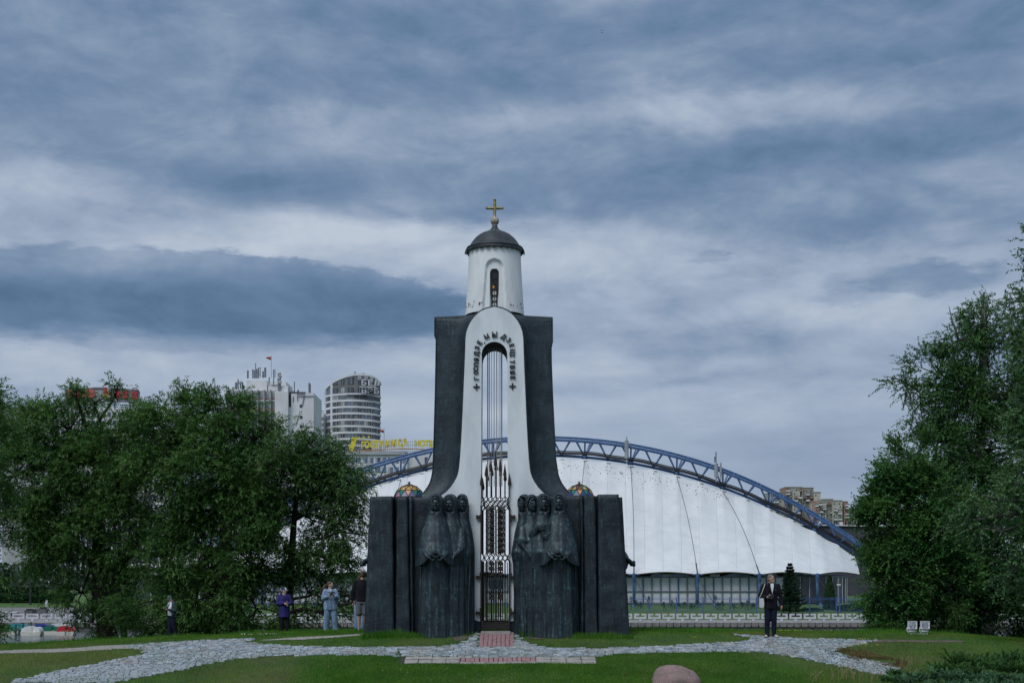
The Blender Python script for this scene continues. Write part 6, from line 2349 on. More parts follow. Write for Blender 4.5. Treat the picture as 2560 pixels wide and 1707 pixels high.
DP = 172
LBL = ['first', 'second']
for i, x in enumerate(list(range(4, 120, 11))):
    h = R.uniform(3.6, 4.3)
    c = Vector((PX(x, DP), DP, PZ(1489, DP)))
    t_ = thing('thuja', c, ORD[i] + ' dark columnar thuja from the left in the row behind the hedge', 'thuja', 'columnar thujas in a row behind the low hedge')
    leafy('foliage', 1400, cone_fn(c.x, c.y, c.z - .5, h * .42, .38, power=.45), .16, M_THUJA, t_)
    MB().tube([c - Vector((0, 0, .8)), c + Vector((0, 0, 1.2))], .06, 5).build('stem', M_QUAY, t_)
def hedge_fn(n):
    x = NR.uniform(PX(-60, 166), PX(180, 166), n); y = NR.uniform(165.3, 167.2, n)
    top = PZ(1486, 166) + .12 * np.sin(x * 2.1) + .08 * np.sin(x * 5.3)
    z0 = PZ(1504, 166)
    z = z0 + (top - z0) * NR.rand(n) ** .6
    return np.stack([x, y, z], -1), np.tile([0, -.5, .6], (n, 1))
tag(leafy('hedge', 26000, hedge_fn, .16, M_HEDGE, None), 'low clipped green hedge along the lawn at the far left', 'hedge')
# strip of lawn in front of the hedge
MB().loft([[(x, 161.02, -2.6), (x, 169, -2.6), (x, 169, -.36), (x, 161.02, -1.05)] for x in (PX(-80, 163), PX(240, 163))]).build('verge_lawn', M_FARGRASS, kind='structure')
lp = thing('lamp_post', (PX(76, 163.6), 163.6, -.85), 'thin dark lamp post on the lawn before the hedge at far left', 'lamp post')
MB().tube([(PX(76, 163.6), 163.6, -.9), (PX(76, 163.6), 163.6, 4.2)], [.13, .07], 8).build('pole', M_BLACKC, lp)
MB().lathe([(.02, 4.15), (.22, 4.2), (.25, 4.3), (.1, 4.42), (.02, 4.45)], (PX(76, 163.6), 163.6), 12).build('lamp_head', M_BLACKC, lp)
M_PLANTER = mat('grey_planter', (0.14, 0.145, 0.155), (0.18, 0.185, 0.195), scale=1, rough=.7)
for (x, w_, y0, y1, lab) in ((74, 21, 1525, 1539, 'smaller grey flower planter left of the two on the promenade'), (83.5, 15, 1526, 1539, 'narrow grey flower planter half hidden behind its neighbour'), (108, 22, 1521, 1540, 'tall grey flower planter on the promenade nearest the willow')):
    d = 155.5 if w_ != 15 else 156.6
    c = Vector((PX(x, d), d, PZ(y1, d)))
    p_ = thing('planter', c, lab, 'planter')
    wz = w_ / F * d / 2; h = PZ(y0, d) - c.z
    MB().loft([[(c.x + sx_ * wz * k, c.y + sy_ * .45 * k, c.z + z * h) for sx_, sy_ in ((-1, -1), (1, -1), (1, 1), (-1, 1))] for z, k in ((0, .74), (.93, 1.0), (.93, 1.06), (1, 1.06), (1, .9), (.9, .86))]).build('pot', M_PLANTER, p_)
    leafy('plants', 160, lambda n: (np.stack([c.x + NR.uniform(-wz, wz, n) * .8, c.y + NR.uniform(-.3, .3, n), c.z + h + NR.uniform(-.02, .16, n)], -1), np.tile([0, 0, 1.], (n, 1))), .14, M_HEDGE, p_, kind='stuff')
bn = thing('bench', (PX(36, 155), 155, -2.35), 'wide white-topped promenade table bench at far left with plants under it', 'bench')
MB().box(PX(4, 155), PX(46, 155), 154.6, 155.6, PZ(1531, 155), PZ(1528, 155)).build('top', M_CONC, bn)
for x in (8, 26, 42): MB().box(PX(x - 1.6, 155), PX(x + 1.6, 155), 154.7, 155.5, -2.36, PZ(1531, 155)).build('leg', M_PLANTER, bn)

BC = {'turquoise': (0.02, 0.22, 0.26), 'blue': (0.03, 0.05, 0.24), 'white': (0.62, 0.62, 0.60), 'green': (0.01, 0.13, 0.08), 'red': (0.42, 0.02, 0.03), 'teal': (0.01, 0.16, 0.12)}
M_HULL = mat('cream_hull', (0.55, 0.53, 0.45), (0.66, 0.64, 0.56), scale=1, rough=.4)


def pedal_boat(px, d, col, label, w=49, wheel=True, seat=True):
    m = mat(col + '_plastic', BC[col], tuple(c * 1.15 for c in BC[col]), scale=1, rough=.35)
    X_ = PX(px, d); L = w / F * d; zw = -3.3
    b = thing('pedal_boat', (X_, d, zw), label, 'pedal boat', 'pedal boats moored by the quay')
    def shell(x0, x1, prof, y0, y1, name, mm):
        rings = []
        for t, (za, zb_, ins) in prof:
            x = x0 + (x1 - x0) * t
            rings.append([(x, y0 + ins, za), (x, y1 - ins, za), (x, y1 - ins * 2.2, zb_), (x, y0 + ins * 2.2, zb_)])
        MB().loft(rings).build(name, mm, b)
    for yo in (-.62, .3):
        shell(X_ - L / 2, X_ + L / 2, [(0, (zw + .18, zw + .32, .05)), (.06, (zw - .05, zw + .36, .02)), (.5, (zw - .10, zw + .36, .0)), (.94, (zw - .05, zw + .36, .02)), (1, (zw + .18, zw + .32, .05))], d + yo - .0, d + yo + .34, 'hull', M_HULL)
    shell(X_ - L * .48, X_ + L * .10, [(0, (zw + .36, zw + .44, .1)), (.12, (zw + .36, zw + .70, .03)), (.5, (zw + .36, zw + .88, .02)), (.85, (zw + .36, zw + .92, .03)), (1, (zw + .36, zw + .55, .08))], d - .62, d + .64, 'front_deck', m)
    shell(X_ + L * .12, X_ + L * .48, [(0, (zw + .36, zw + .5, .05)), (.3, (zw + .36, zw + .52, .03)), (.45, (zw + .36, zw + .80, .05)), (.8, (zw + .36, zw + .74, .05)), (1, (zw + .36, zw + .5, .1))], d - .6, d + .62, 'seat', m)
    if wheel:
        MB().lathe([(.001, 0), (.34, 0), (.34, .5), (.001, .5)], (0, 0), 14).build('wheel_cover', m, b).matrix_basis = Matrix.Translation((0, 0, 0))
        o = b.children[-1]; o.matrix_parent_inverse = Matrix.Identity(4); o.location = (L * .12, -.25, .62); o.rotation_euler = (math.radians(-90), 0, 0); o.scale = (.6, .6, 1)
    return b


pedal_boat(20, 137.5, 'teal', 'teal green pedal boat at the left edge, in the nearest row', 60)
pedal_boat(81, 134.5, 'white', 'white pedal boat in front of the green mooring posts', 50)
pedal_boat(130, 136.5, 'green', 'dark green pedal boat between the white and the red one', 46)
pedal_boat(166, 135.5, 'red', 'red pedal boat at the foot of the willow trunk', 44)
pedal_boat(46, 143.5, 'turquoise', 'turquoise pedal boat in the back row below the planters', 52)
pedal_boat(107, 143.0, 'blue', 'navy blue pedal boat in the back row under the tall planter', 52)
pedal_boat(150, 144.5, 'white', 'pale pedal boat in the back row half hidden by willow leaves', 56)
for x, d, y0 in ((39.5, 134.0, 1560), (58, 135.5, 1555), (77.5, 136.5, 1554)):
    o = MB().box(PX(x, d) - .075, PX(x, d) + .075, d - .07, d + .07, -3.6, PZ(y0, d)).build('mooring_post', mat('dark_green_post', (0.01, 0.07, 0.05), (0.015, 0.09, 0.06), scale=1, rough=.6))
    tag(o, {39.5: 'leftmost dark green mooring post among the pedal boats', 58: 'middle dark green mooring post among the pedal boats', 77.5: 'right dark green mooring post, behind the white pedal boat'}[x], 'post', 'mooring posts')

# ================================================================ trees
M_BARK = mat('dark_bark', (0.018, 0.015, 0.012), (0.045, 0.037, 0.028), scale=6, rough=.95, bump=.8, bscale=18, bdist=.03, stretch=(1, 1, .35))
M_BARKB = mat('pale_bark', (0.10, 0.095, 0.085), (0.22, 0.21, 0.19), scale=6, rough=.95, bump=.6, bscale=18, bdist=.02, c3=(0.02, 0.02, 0.018), scale3=5, amt3=.8)
M_WILLOW = mat('willow_leaf', (0.044, 0.122, 0.026), (0.115, 0.225, 0.062), scale=0.9, detail=4, rough=.55, spec=.35, island=.55, translucent=.34, lo=.38, hi=.66, c3=(0.070, 0.155, 0.026), scale3=.35, amt3=.5)
M_WILLOW2 = mat('sparse_willow_leaf', (0.038, 0.105, 0.026), (0.098, 0.195, 0.058), scale=0.9, detail=4, rough=.55, spec=.35, island=.55, translucent=.32)
M_BIRCH = mat('birch_leaf', (0.032, 0.108, 0.024), (0.082, 0.190, 0.048), scale=1.1, detail=4, rough=.5, spec=.4, island=.8, translucent=.32)
M_ALDER = mat('alder_leaf', (0.034, 0.120, 0.030), (0.095, 0.220, 0.052), scale=1.0, detail=4, rough=.5, spec=.4, island=.8, translucent=.34, c3=(0.06, 0.10, 0.02), scale3=.5, amt3=.4)
M_NEARL = mat('near_tree_leaf', (0.042, 0.112, 0.036), (0.105, 0.200, 0.078), scale=1.1, detail=4, rough=.5, spec=.45, island=.7, translucent=.32)
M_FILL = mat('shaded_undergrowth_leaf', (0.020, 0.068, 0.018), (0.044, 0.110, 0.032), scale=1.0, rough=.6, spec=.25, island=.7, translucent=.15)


def tree(name, base, lobes, nleaf, lw, ll, leaf_m, bark_m, label, trunk=None, trunk_r=.28, droop=.3, up=.5, sub=13, subr=.30, twiglen=.65, d=56, depth=None, twig_frac=.16, cat='tree', group=None, branch_r=.05):
    """lobes: (px, py, rx, ry[, d]) in photograph pixels"""
    rs = np.random.RandomState(abs(hash(name + label)) % (2 ** 31) if False else sum(map(ord, label)))
    t = thing(name, base, label, cat, group)
    # trunk
    if trunk:
        pts = [Vector(p) for p in trunk]
        n = len(pts)
        MB().tube(pts, [trunk_r * (1.25 if i == 0 else 1) * (1 - .6 * i / (n - 1)) for i in range(n)], 12).build('trunk', bark_m, t, smooth=True)
        top = pts[-1]; mids = pts[max(1, n // 2):]
    LB = []
    for L in lobes:
        dd = L[4] if len(L) > 4 else d
        c = P(L[0], L[1], dd); rx, rz = L[2] / F * dd, L[3] / F * dd
        ry = (rx + rz) / 2 * .9 if depth is None else depth
        LB.append((c, rx, ry, rz))
    area = np.array([b[1] * b[3] * b[2] ** .5 for b in LB]); area /= area.sum()
    br = MB(); tw = MB()
    centres = []; 
    V = []
    for (c, rx, ry, rz), a in zip(LB, area):
        nl = int(nleaf * a)
        k = max(5, int(sub * (rx * rz) ** .5 / 1.5))
        dirs = rs.normal(0, 1, (k, 3)); dirs /= np.linalg.norm(dirs, axis=1)[:, None]
        dirs[:, 1] = -np.abs(dirs[:, 1]) * np.where(rs.rand(k) < .62, 1, -1)
        rad = rs.uniform(.35, 1.0, k) ** .6
        sc = np.array([rx, ry, rz])
        S = np.array(c) + dirs * rad[:, None] * sc
        # limb
        if trunk:
            p0 = min(mids, key=lambda q: (q - c).length if q.z < c.z + 1 else 99) if True else top
            m1 = p0.lerp(c, .5) + Vector((rs.normal(0, .15), rs.normal(0, .15), .25))
            L_ = (c - p0).length
            r0 = min(trunk_r * .55, .035 + .028 * L_)
            br.tube([p0, p0.lerp(m1, .5) + Vector((0, 0, .08)), m1, m1.lerp(c, .55), c], [r0, r0 * .85, r0 * .65, r0 * .48, r0 * .3], 7)
        for s in S:
            sv = Vector(s)
            mid = c.lerp(sv, .5) + Vector((rs.normal(0, .08), rs.normal(0, .08), rs.normal(.03, .08)))
            br.tube([c, mid, sv], [.030, .020, .010], 5)
        # twigs
        nt_ = max(1, nl // 17)
        si = rs.randint(0, k, nt_)
        rr = subr * (rx * rz) ** .5
        base_ = S[si] + rs.normal(0, 1, (nt_, 3)) * rr * .62
        out = (base_ - np.array(c)) / sc
        out /= np.linalg.norm(out, axis=1)[:, None] + 1e-6
        td = out * .7 + rs.normal(0, .5, (nt_, 3)) + np.array([0, 0, up])
        td /= np.linalg.norm(td, axis=1)[:, None]
        tl = twiglen * rs.uniform(.5, 1.3, nt_)
        # leaves along the twig, which bends down under its weight
        m = 17
        tt = (np.arange(m) + .5) / m
        tt = tt[None, :] + rs.uniform(-.03, .03, (nt_, m))
        pos = base_[:, None, :] + td[:, None, :] * (tl[:, None] * tt)[..., None]
        pos[..., 2] -= (droop * tl[:, None] * tt ** 2)
        tang = td[:, None, :] * np.ones((nt_, m, 1)); tang[..., 2] -= 2 * droop * tt
        tang /= np.linalg.norm(tang, axis=2)[..., None]
        side = np.cross(tang, rs.normal(0, 1, (nt_, m, 3))); side /= np.linalg.norm(side, axis=2)[..., None] + 1e-6
        ld = tang * .75 + side * .8 + np.array([0, 0, -.25 if droop > .2 else 0]); ld /= np.linalg.norm(ld, axis=2)[..., None]
        nn = rs.normal(0, .55, (nt_, m, 3)) + np.array([0, -.25, .9])
        wv = np.cross(ld, nn); wv /= np.linalg.norm(wv, axis=2)[..., None] + 1e-6
        l_ = ll * rs.uniform(.65, 1.25, (nt_, m, 1)); w_ = lw * rs.uniform(.7, 1.2, (nt_, m, 1))
        a2 = pos + ld * l_; mid = pos + ld * l_ * .16
        q = np.stack([mid + wv * w_ * .56, a2, mid - wv * w_ * .56], 2).reshape(-1, 3)
        V.append(q)
        for i in np.nonzero(rs.rand(nt_) < twig_frac)[0]:
            p0 = Vector(base_[i]); dv = Vector(td[i]) * tl[i]
            tw.tube([p0, p0 + dv * .5 - Vector((0, 0, droop * tl[i] * .25)), p0 + dv - Vector((0, 0, droop * tl[i]))], [.008, .006, .003], 3, caps=False)
    V = np.concatenate(V)
    put('crown', np_mesh('crown', V, np.arange(len(V)), 3), leaf_m, t)
    if br.v: br.build('branches', bark_m, t, fix=False, smooth=True)
    if tw.v: tw.build('twigs', bark_m, t, fix=False, kind='stuff')
    return t


def onG(px, d, dz=0):
    x = PX(px, d); return Vector((x, d, float(H(x, d)) + dz))


LK = 1.0
# -- the willows on the left
b = onG(272, 50)
tree('willow_tree', b, [(70, 1089, 100, 85), (175, 1074, 105, 85), (285, 1098, 95, 85), (40, 1188, 95, 95), (130, 1188, 105, 100), (240, 1188, 115, 100), (335, 1178, 90, 100), (55, 1300, 105, 85), (175, 1310, 110, 85), (300, 1290, 90, 80), (105, 1372, 92, 50), (220, 1400, 90, 70), (190, 990, 34, 26), (288, 992, 30, 26), (235, 1005, 40, 20), (205, 1480, 56, 66), (232, 1552, 52, 44), (330, 1390, 60, 60), (300, 1500, 50, 70, 53)],
     int(160000 * LK), .038, .135, M_WILLOW, M_BARK, 'large spreading willow whose forked trunk stands left of the boy in the green cap',
     trunk=[b - Vector((0, 0, .4)), P(266, 1560, 50), P(258, 1500, 50), P(252, 1440, 50), P(247, 1390, 50.2), P(246, 1330, 50.5), P(250, 1250, 50.5), P(240, 1160, 50.5)], trunk_r=.36, d=50, droop=.45, up=.55)
# strong forks seen against the light
tb = [o for o in bpy.data.objects if o.name.startswith('willow_tree')][0]
MB().tube([P(262, 1510, 50), P(288, 1430, 49.9), P(318, 1385, 49.8), P(345, 1345, 49.7), P(360, 1290, 49.6)], [.2, .17, .14, .10, .06], 9).build('limb', M_BARK, tb, smooth=True)
MB().tube([P(254, 1470, 50), P(225, 1400, 50), P(195, 1370, 50), P(160, 1300, 50)], [.18, .13, .10, .05], 9).build('limb', M_BARK, tb, smooth=True)
MB().tube([P(268, 1530, 50), P(292, 1490, 49.9), P(330, 1420, 49.8)], [.12, .08, .05], 9).build('limb', M_BARK, tb, smooth=True)
b = onG(548, 49)
tree('willow_tree', b, [(415, 1079, 85, 80), (480, 1051, 80, 70), (560, 1060, 80, 72), (635, 1103, 80, 70), (410, 1178, 100, 90), (520, 1159, 110, 95), (625, 1188, 105, 90), (440, 1280, 105, 90), (560, 1280, 110, 90), (660, 1290, 90, 80), (410, 1390, 100, 85), (520, 1390, 105, 85), (620, 1400, 90, 75), (390, 1500, 90, 85), (490, 1500, 100, 85), (590, 1490, 85, 80), (640, 1520, 62, 62), (430, 1560, 100, 40), (560, 1560, 90, 36)],
     int(190000 * LK), .038, .135, M_WILLOW, M_BARK, 'dense round willow filling the middle of the left tree mass behind the boy in purple',
     trunk=[b - Vector((0, 0, .4)), P(545, 1520, 49), P(550, 1440, 49), P(562, 1380, 49), P(566, 1300, 49), P(560, 1200, 49), P(545, 1110, 49)], trunk_r=.34, d=49, droop=.45, up=.55)
b = onG(706, 50.5)
tree('willow_tree', b, [(715, 1117, 80, 62), (785, 1141, 75, 62), (845, 1173, 70, 55), (735, 1206, 95, 70), (825, 1235, 75, 60), (885, 1206, 48, 40), (760, 1290, 90, 62), (845, 1310, 62, 55), (715, 1370, 75, 60), (800, 1390, 85, 52), (872, 1410, 46, 55), (700, 1460, 60, 52), (770, 1480, 72, 36), (850, 1490, 60, 30), (735, 1540, 55, 22), (835, 1535, 50, 18)],
     int(74000 * LK), .036, .125, M_WILLOW2, M_BARK, 'open willow with thin bare branches between the left tree mass and the chapel',
     trunk=[b - Vector((0, 0, .4)), P(708, 1540, 50.5), P(720, 1480, 50.3), P(728, 1400, 50.1), P(735, 1300, 50), P(745, 1200, 50)], trunk_r=.2, d=50, droop=.5, up=.45, sub=15, subr=.34, twig_frac=.4)
tc_ = [o for o in bpy.data.objects if o.name.startswith('willow_tree') and o.type == 'EMPTY'][-1]
for pts, r_ in (([(712, 1535), (760, 1520), (800, 1530), (850, 1512), (900, 1500)], .075), ([(712, 1500), (770, 1490), (820, 1470), (860, 1480), (905, 1525)], .06), ([(800, 1530), (840, 1555), (880, 1590)], .035), ([(760, 1520), (790, 1550), (812, 1585)], .03), ([(850, 1512), (870, 1545), (905, 1570)], .03), ([(728, 1400), (790, 1350), (850, 1330), (900, 1335)], .05), ([(735, 1300), (800, 1240), (870, 1210), (925, 1205)], .05), ([(790, 1350), (815, 1310), (840, 1290)], .03), ([(740, 1520), (735, 1560), (725, 1595)], .03)):
    MB().tube([P(x, y, 49.6) for x, y in pts], [r_ * (1 - .6 * i / (len(pts) - 1)) for i in range(len(pts))], 7).build('limb', M_BARK, tc_, smooth=True)
b = onG(-120, 44)
tree('willow_tree', b, [(-45, 1027, 62, 60), (-60, 1122, 80, 80), (-50, 1235, 70, 90), (-40, 1560, 40, 40), (-55, 1450, 50, 70)], int(30000 * LK), .040, .13, M_WILLOW, M_BARK, 'willow mostly outside the picture whose twigs hang in at the left edge',
     trunk=[b - Vector((0, 0, .4)), P(-118, 1500, 44), P(-110, 1300, 44), P(-90, 1150, 44), P(-80, 1050, 44)], trunk_r=.25, d=44, droop=.4)
b = onG(-30, 58)
# -- right-hand trees
b = onG(2470, 54)
tree('birch_tree', b, [(2462, 815, 50, 70), (2395, 850, 62, 62), (2530, 830, 50, 75), (2470, 915, 90, 75), (2345, 935, 70, 60), (2262, 962, 42, 36), (2300, 1010, 62, 60), (2400, 1000, 95, 80), (2510, 1000, 90, 90), (2330, 1100, 80, 80), (2430, 1110, 105, 90), (2530, 1120, 90, 90), (2300, 1180, 70, 70), (2380, 1220, 95, 85), (2490, 1230, 100, 90), (2570, 1250, 70, 90), (2600, 1000, 80, 120), (2600, 1150, 80, 120)],
     int(190000 * LK), .055, .075, M_BIRCH, M_BARKB, 'tallest birch-like tree at the right with an open feathery top',
     trunk=[b - Vector((0, 0, .5)), P(2468, 1480, 54), P(2465, 1300, 54), P(2450, 1150, 54), P(2455, 1000, 54), P(2458, 870, 54), P(2460, 770, 54)], trunk_r=.26, d=54, droop=.35, up=.35, twiglen=.6, sub=14)
te_ = [o for o in bpy.data.objects if o.name.startswith('birch_tree') and o.type == 'EMPTY'][-1]
for pts in ([(2458, 870), (2462, 800), (2460, 738)], [(2400, 860), (2380, 800), (2372, 765)], [(2500, 860), (2535, 790), (2545, 765)], [(2300, 980), (2255, 950), (2215, 940)]):
    MB().tube([P(x, y, 53.6) for x, y in pts], [.05, .03, .01], 5).build('limb', M_BARKB, te_, smooth=True)
b = onG(2290, 48)
tree('alder_tree', b, [(2247, 1175, 58, 50), (2283, 1150, 62, 55), (2212, 1240, 52, 55), (2268, 1250, 80, 75), (2192, 1310, 42, 50), (2252, 1340, 80, 75), (2328, 1270, 80, 80), (2207, 1400, 58, 60), (2278, 1420, 85, 70), (2212, 1480, 58, 55), (2268, 1510, 80, 60), (2348, 1380, 80, 80), (2358, 1480, 85, 75), (2237, 1550, 55, 32), (2318, 1560, 85, 30)],
     int(165000 * LK), .055, .08, M_ALDER, M_BARK, 'bushy bright green tree at the left front of the right-hand tree mass',
     trunk=[b - Vector((0, 0, .4)), P(2288, 1520, 48), P(2282, 1420, 48), P(2270, 1320, 48), P(2262, 1220, 48)], trunk_r=.2, d=48, droop=.2, up=.4, twiglen=.55, sub=14)
b = onG(2440, 50)
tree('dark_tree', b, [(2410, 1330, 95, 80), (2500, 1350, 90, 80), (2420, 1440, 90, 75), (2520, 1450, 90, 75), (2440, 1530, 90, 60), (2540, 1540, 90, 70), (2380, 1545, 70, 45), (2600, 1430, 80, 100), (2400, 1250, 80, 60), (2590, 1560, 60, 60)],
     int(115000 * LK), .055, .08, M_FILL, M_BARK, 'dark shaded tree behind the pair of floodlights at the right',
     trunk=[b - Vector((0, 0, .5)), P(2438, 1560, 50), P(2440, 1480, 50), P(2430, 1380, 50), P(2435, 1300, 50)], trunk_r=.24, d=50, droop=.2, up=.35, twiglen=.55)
b = onG(2760, 40)
tree('broadleaf_tree', b, [(2585, 610, 26, 45), (2584, 680, 26, 26), (2580, 800, 46, 52), (2590, 900, 50, 70), (2600, 1050, 60, 80), (2560, 1190, 62, 48), (2490, 1250, 62, 40), (2430, 1300, 58, 28), (2500, 1330, 85, 40), (2570, 1330, 60, 60), (2540, 1420, 55, 42), (2600, 1480, 50, 60), (2660, 800, 90, 200), (2660, 1200, 90, 200)],
     int(62000 * LK), .06, .085, M_NEARL, M_BARKB, 'nearest tree at the right edge with paler leaves reaching into the picture',
     trunk=[b - Vector((0, 0, .5)), P(2750, 1500, 40), P(2740, 1300, 40), P(2720, 1000, 40), P(2700, 700, 40)], trunk_r=.3, d=40, droop=.3, up=.2, twiglen=.5)

# -- conifers on the far lawn and small trees
M_SPRUCE = mat('spruce_needles', (0.014, 0.042, 0.022), (0.032, 0.075, 0.038), scale=1.4, rough=.8, spec=.15, island=.8)
M_CYP = mat('cypress_foliage', (0.018, 0.050, 0.018), (0.035, 0.080, 0.028), scale=1.4, rough=.85, spec=.15, island=.8)


def spruce(px, d, ytop, ybot, halfw, label, n=26000):
    X_ = PX(px, d); zt = PZ(ytop, d); zb_ = PZ(ybot, d); Rr = halfw / F * d
    t = thing('spruce_tree', (X_, d, zb_), label, 'tree')
    MB().tube([(X_, d, zb_ - .6), (X_, d, zt - .2)], [.16, .03], 7).build('trunk', M_BARK, t)
    hh = zt - zb_
    nb = 190
    V = []
    rs = np.random.RandomState(px)
    for i in range(nb):
        f = (i / nb) ** .85
        f = .6 * f + .4 * (math.floor(f * 15) + .3) / 15
        z = zb_ + .15 + (hh - .25) * f
        a = i * 2.399 + rs.uniform(-.3, .3)
        L = Rr * (1 - f) ** 1.0 * rs.uniform(.55, 1.15) + .06
        m = int(n / nb * (.15 + 1.5 * (1 - f)))
        s = rs.rand(m) ** .7
        px_ = X_ + np.cos(a) * L * s; py_ = d + np.sin(a) * L * s
        pz_ = z + .18 * L * (s - .2) ** 2 * 2 - .10 * L * s
        spread = .22 * L * (1 - s * .7)
        C = np.stack([px_ + rs.normal(0, 1, m) * spread * .7, py_ + rs.normal(0, 1, m) * spread * .7, pz_ + rs.normal(0, .035, m)], -1)
        dr = np.stack([np.cos(a) + rs.normal(0, .5, m), np.sin(a) + rs.normal(0, .5, m), rs.normal(.1, .25, m)], -1); dr /= np.linalg.norm(dr, axis=1)[:, None]
        wv = np.cross(dr, rs.normal(0, 1, (m, 3))); wv /= np.linalg.norm(wv, axis=1)[:, None]
        l_ = rs.uniform(.12, .26, (m, 1))
        V.append(np.stack([C, C + dr * l_ * .5 + wv * .022, C + dr * l_, C + dr * l_ * .5 - wv * .022], 1).reshape(-1, 3))
    V = np.concatenate(V)
    put('crown', np_mesh('crown', V, np.arange(len(V)), 4), M_SPRUCE, t)
    return t


spruce(1975, 158, 1404, 1531, 47, 'dark spruce behind the walking man in front of the tent arena', 34000)
spruce(310, 60, 1412, 1580, 50, 'dark spruce between the two big willow trunks on the left', 16000)
cz = P(2074, 1531, 164)
t_ = thing('cypress', cz, 'pointed green columnar cypress right of the spruce before the glazed hall end', 'tree')
leafy('foliage', 9000, cone_fn(cz.x, cz.y, cz.z - .3, PZ(1437, 164) - cz.z + .3, .85, .38, power=.55), .16, M_CYP, t_)
MB().tube([cz - Vector((0, 0, .5)), cz + Vector((0, 0, 1.5))], .08, 5).build('trunk', M_BARK, t_)
bushc = [(2030, 1527, 30, 9), (2120, 1524, 40, 14), (2000, 1528, 22, 7), (2150, 1518, 30, 16)]
for (x, y, rx, ry), lab in zip(bushc, ('low spreading shrub between the spruce and the cypress', 'dark green low shrub behind the fence right of the cypress', 'small low shrub right at the foot of the big spruce', 'shrub behind the fence nearest the right-hand trees')):
    d = 162
    c = P(x, y, d)
    def f(n, c=c, rx=rx, ry=ry):
        v = NR.normal(0, 1, (n, 3)); v /= np.linalg.norm(v, axis=1)[:, None]; v[:, 2] = abs(v[:, 2])
        return np.array(c) + v * np.array([rx, rx * .6, ry]) / F * 162 * NR.uniform(.6, 1.02, (n, 1)), v
    s_ = thing('shrub', c, lab, 'shrub')
    leafy('foliage', 1800, f, .18, M_HEDGE, s_)
# young trees tied to the lawn behind the fence
yt = [1578, 1590, 1602, 1660, 1680, 1712, 1729, 1744, 1789, 1806, 1833, 1855, 1868, 1882, 1905, 1795, 1622, 1697]
for i, x in enumerate(yt):
    d = 163.5 + (i % 3)
    hpx = R.uniform(20, 42) if i % 4 == 0 else R.uniform(16, 26)
    c = P(x, 1524, d); c.z = PZ(1525, d)
    t_ = thing('young_tree', c, ORD[sorted(yt).index(x)] + ' thin young tree from the left on the lawn behind the blue fence', 'tree', 'young trees on the far lawn')
    MB().tube([c - Vector((0, 0, .3)), c + Vector((0, 0, hpx / F * d * .9))], [.03, .012], 5).build('trunk', M_BARK, t_)
    def f(n, c=c, hpx=hpx, d=d):
        h = hpx / F * d
        t = NR.rand(n)
        v = NR.normal(0, 1, (n, 3)) * np.array([.16, .16, .1]) * (1.2 - t[:, None]) * 1.6
        return np.array(c) + v + np.stack([0 * t, 0 * t, h * (.35 + .65 * t)], -1), NR.normal(0, 1, (n, 3))
    leafy('crown', 150, f, .15, M_CYP, t_)
# CCTV post
cp = thing('camera_post', P(2099, 1531, 160), 'blue post carrying a small white surveillance camera behind the fence at the right', 'post')
MB().box(PX(2097.6, 159.8), PX(2100.4, 159.8), 159.75, 159.87, -1.9, PZ(1459, 160)).build('pole', M_BLUE2, cp)
MB().rbox(Vector((PX(2096.5, 159.6), 159.5, PZ(1461, 160))), (.42, .2, .16), .2, .03).build('camera_housing', M_CONC, cp)
# far city trees along the horizon
M_FART = mat('distant_tree_mass', (0.030, 0.052, 0.036), (0.05, 0.075, 0.05), scale=.05, rough=.95)
def fart(n):
    x = NR.uniform(-330, 330, n); y = NR.uniform(395, 430, n)
    top = 7 + 3 * np.sin(x * .07) + 2 * np.sin(x * .19 + 1) + 1.2 * np.sin(x * .5)
    return np.stack([x, y, top * NR.rand(n) ** .6 - 1], -1), np.tile([0, -.5, .6], (n, 1))
o = leafy('distant_treeline', 40000, fart, 1.4, M_FART, None, aspect=.9); tag(o, kind='stuff')

# ================================================================ foreground plants
def frond_bush(name, spots, label, m, n_per=900):
    c0 = G(*spots[0][:2])
    t = thing(name, c0, label, 'shrub')
    V = []
    st = MB()
    rs = np.random.RandomState(len(spots) * 7 + int(spots[0][0]))
    for (px, py, r_, h_) in spots:
        c = G(px, py)
        for i in range(26):
            a = rs.uniform(0, 2 * math.pi); L = r_ * rs.uniform(.5, 1.15); el_ = rs.uniform(.12, .8)
            tip = Vector((math.cos(a) * L * math.cos(el_), math.sin(a) * L * math.cos(el_) * .8, h_ * (.35 + math.sin(el_)) * rs.uniform(.6, 1.1)))
            m_ = int(n_per / 26)
            s = rs.rand(m_)
            P0 = np.array(c + Vector((rs.normal(0, .06), rs.normal(0, .05), .02)))
            tipn = np.array(tip)
            C = P0 + tipn * s[:, None]; C[:, 2] -= (.10 * h_) * s ** 2
            dr = tipn / np.linalg.norm(tipn) + rs.normal(0, .42, (m_, 3)); dr /= np.linalg.norm(dr, axis=1)[:, None]
            wv = np.cross(dr, rs.normal(0, 1, (m_, 3))); wv /= np.linalg.norm(wv, axis=1)[:, None]
            l_ = rs.uniform(.04, .11, (m_, 1)) * (1.25 - s[:, None] * .5)
            V.append(np.stack([C, C + dr * l_ * .5 + wv * .007, C + dr * l_, C + dr * l_ * .5 - wv * .007], 1).reshape(-1, 3))
            st.tube([Vector(P0), Vector(P0) + tip * .5, Vector(P0) + tip], [.006, .004, .002], 3, caps=False)
    V = np.concatenate(V)
    put('foliage', np_mesh('foliage', V, np.arange(len(V)), 4), m, t)
    st.build('twigs', M_BARK, t, fix=False, kind='stuff')
    return t


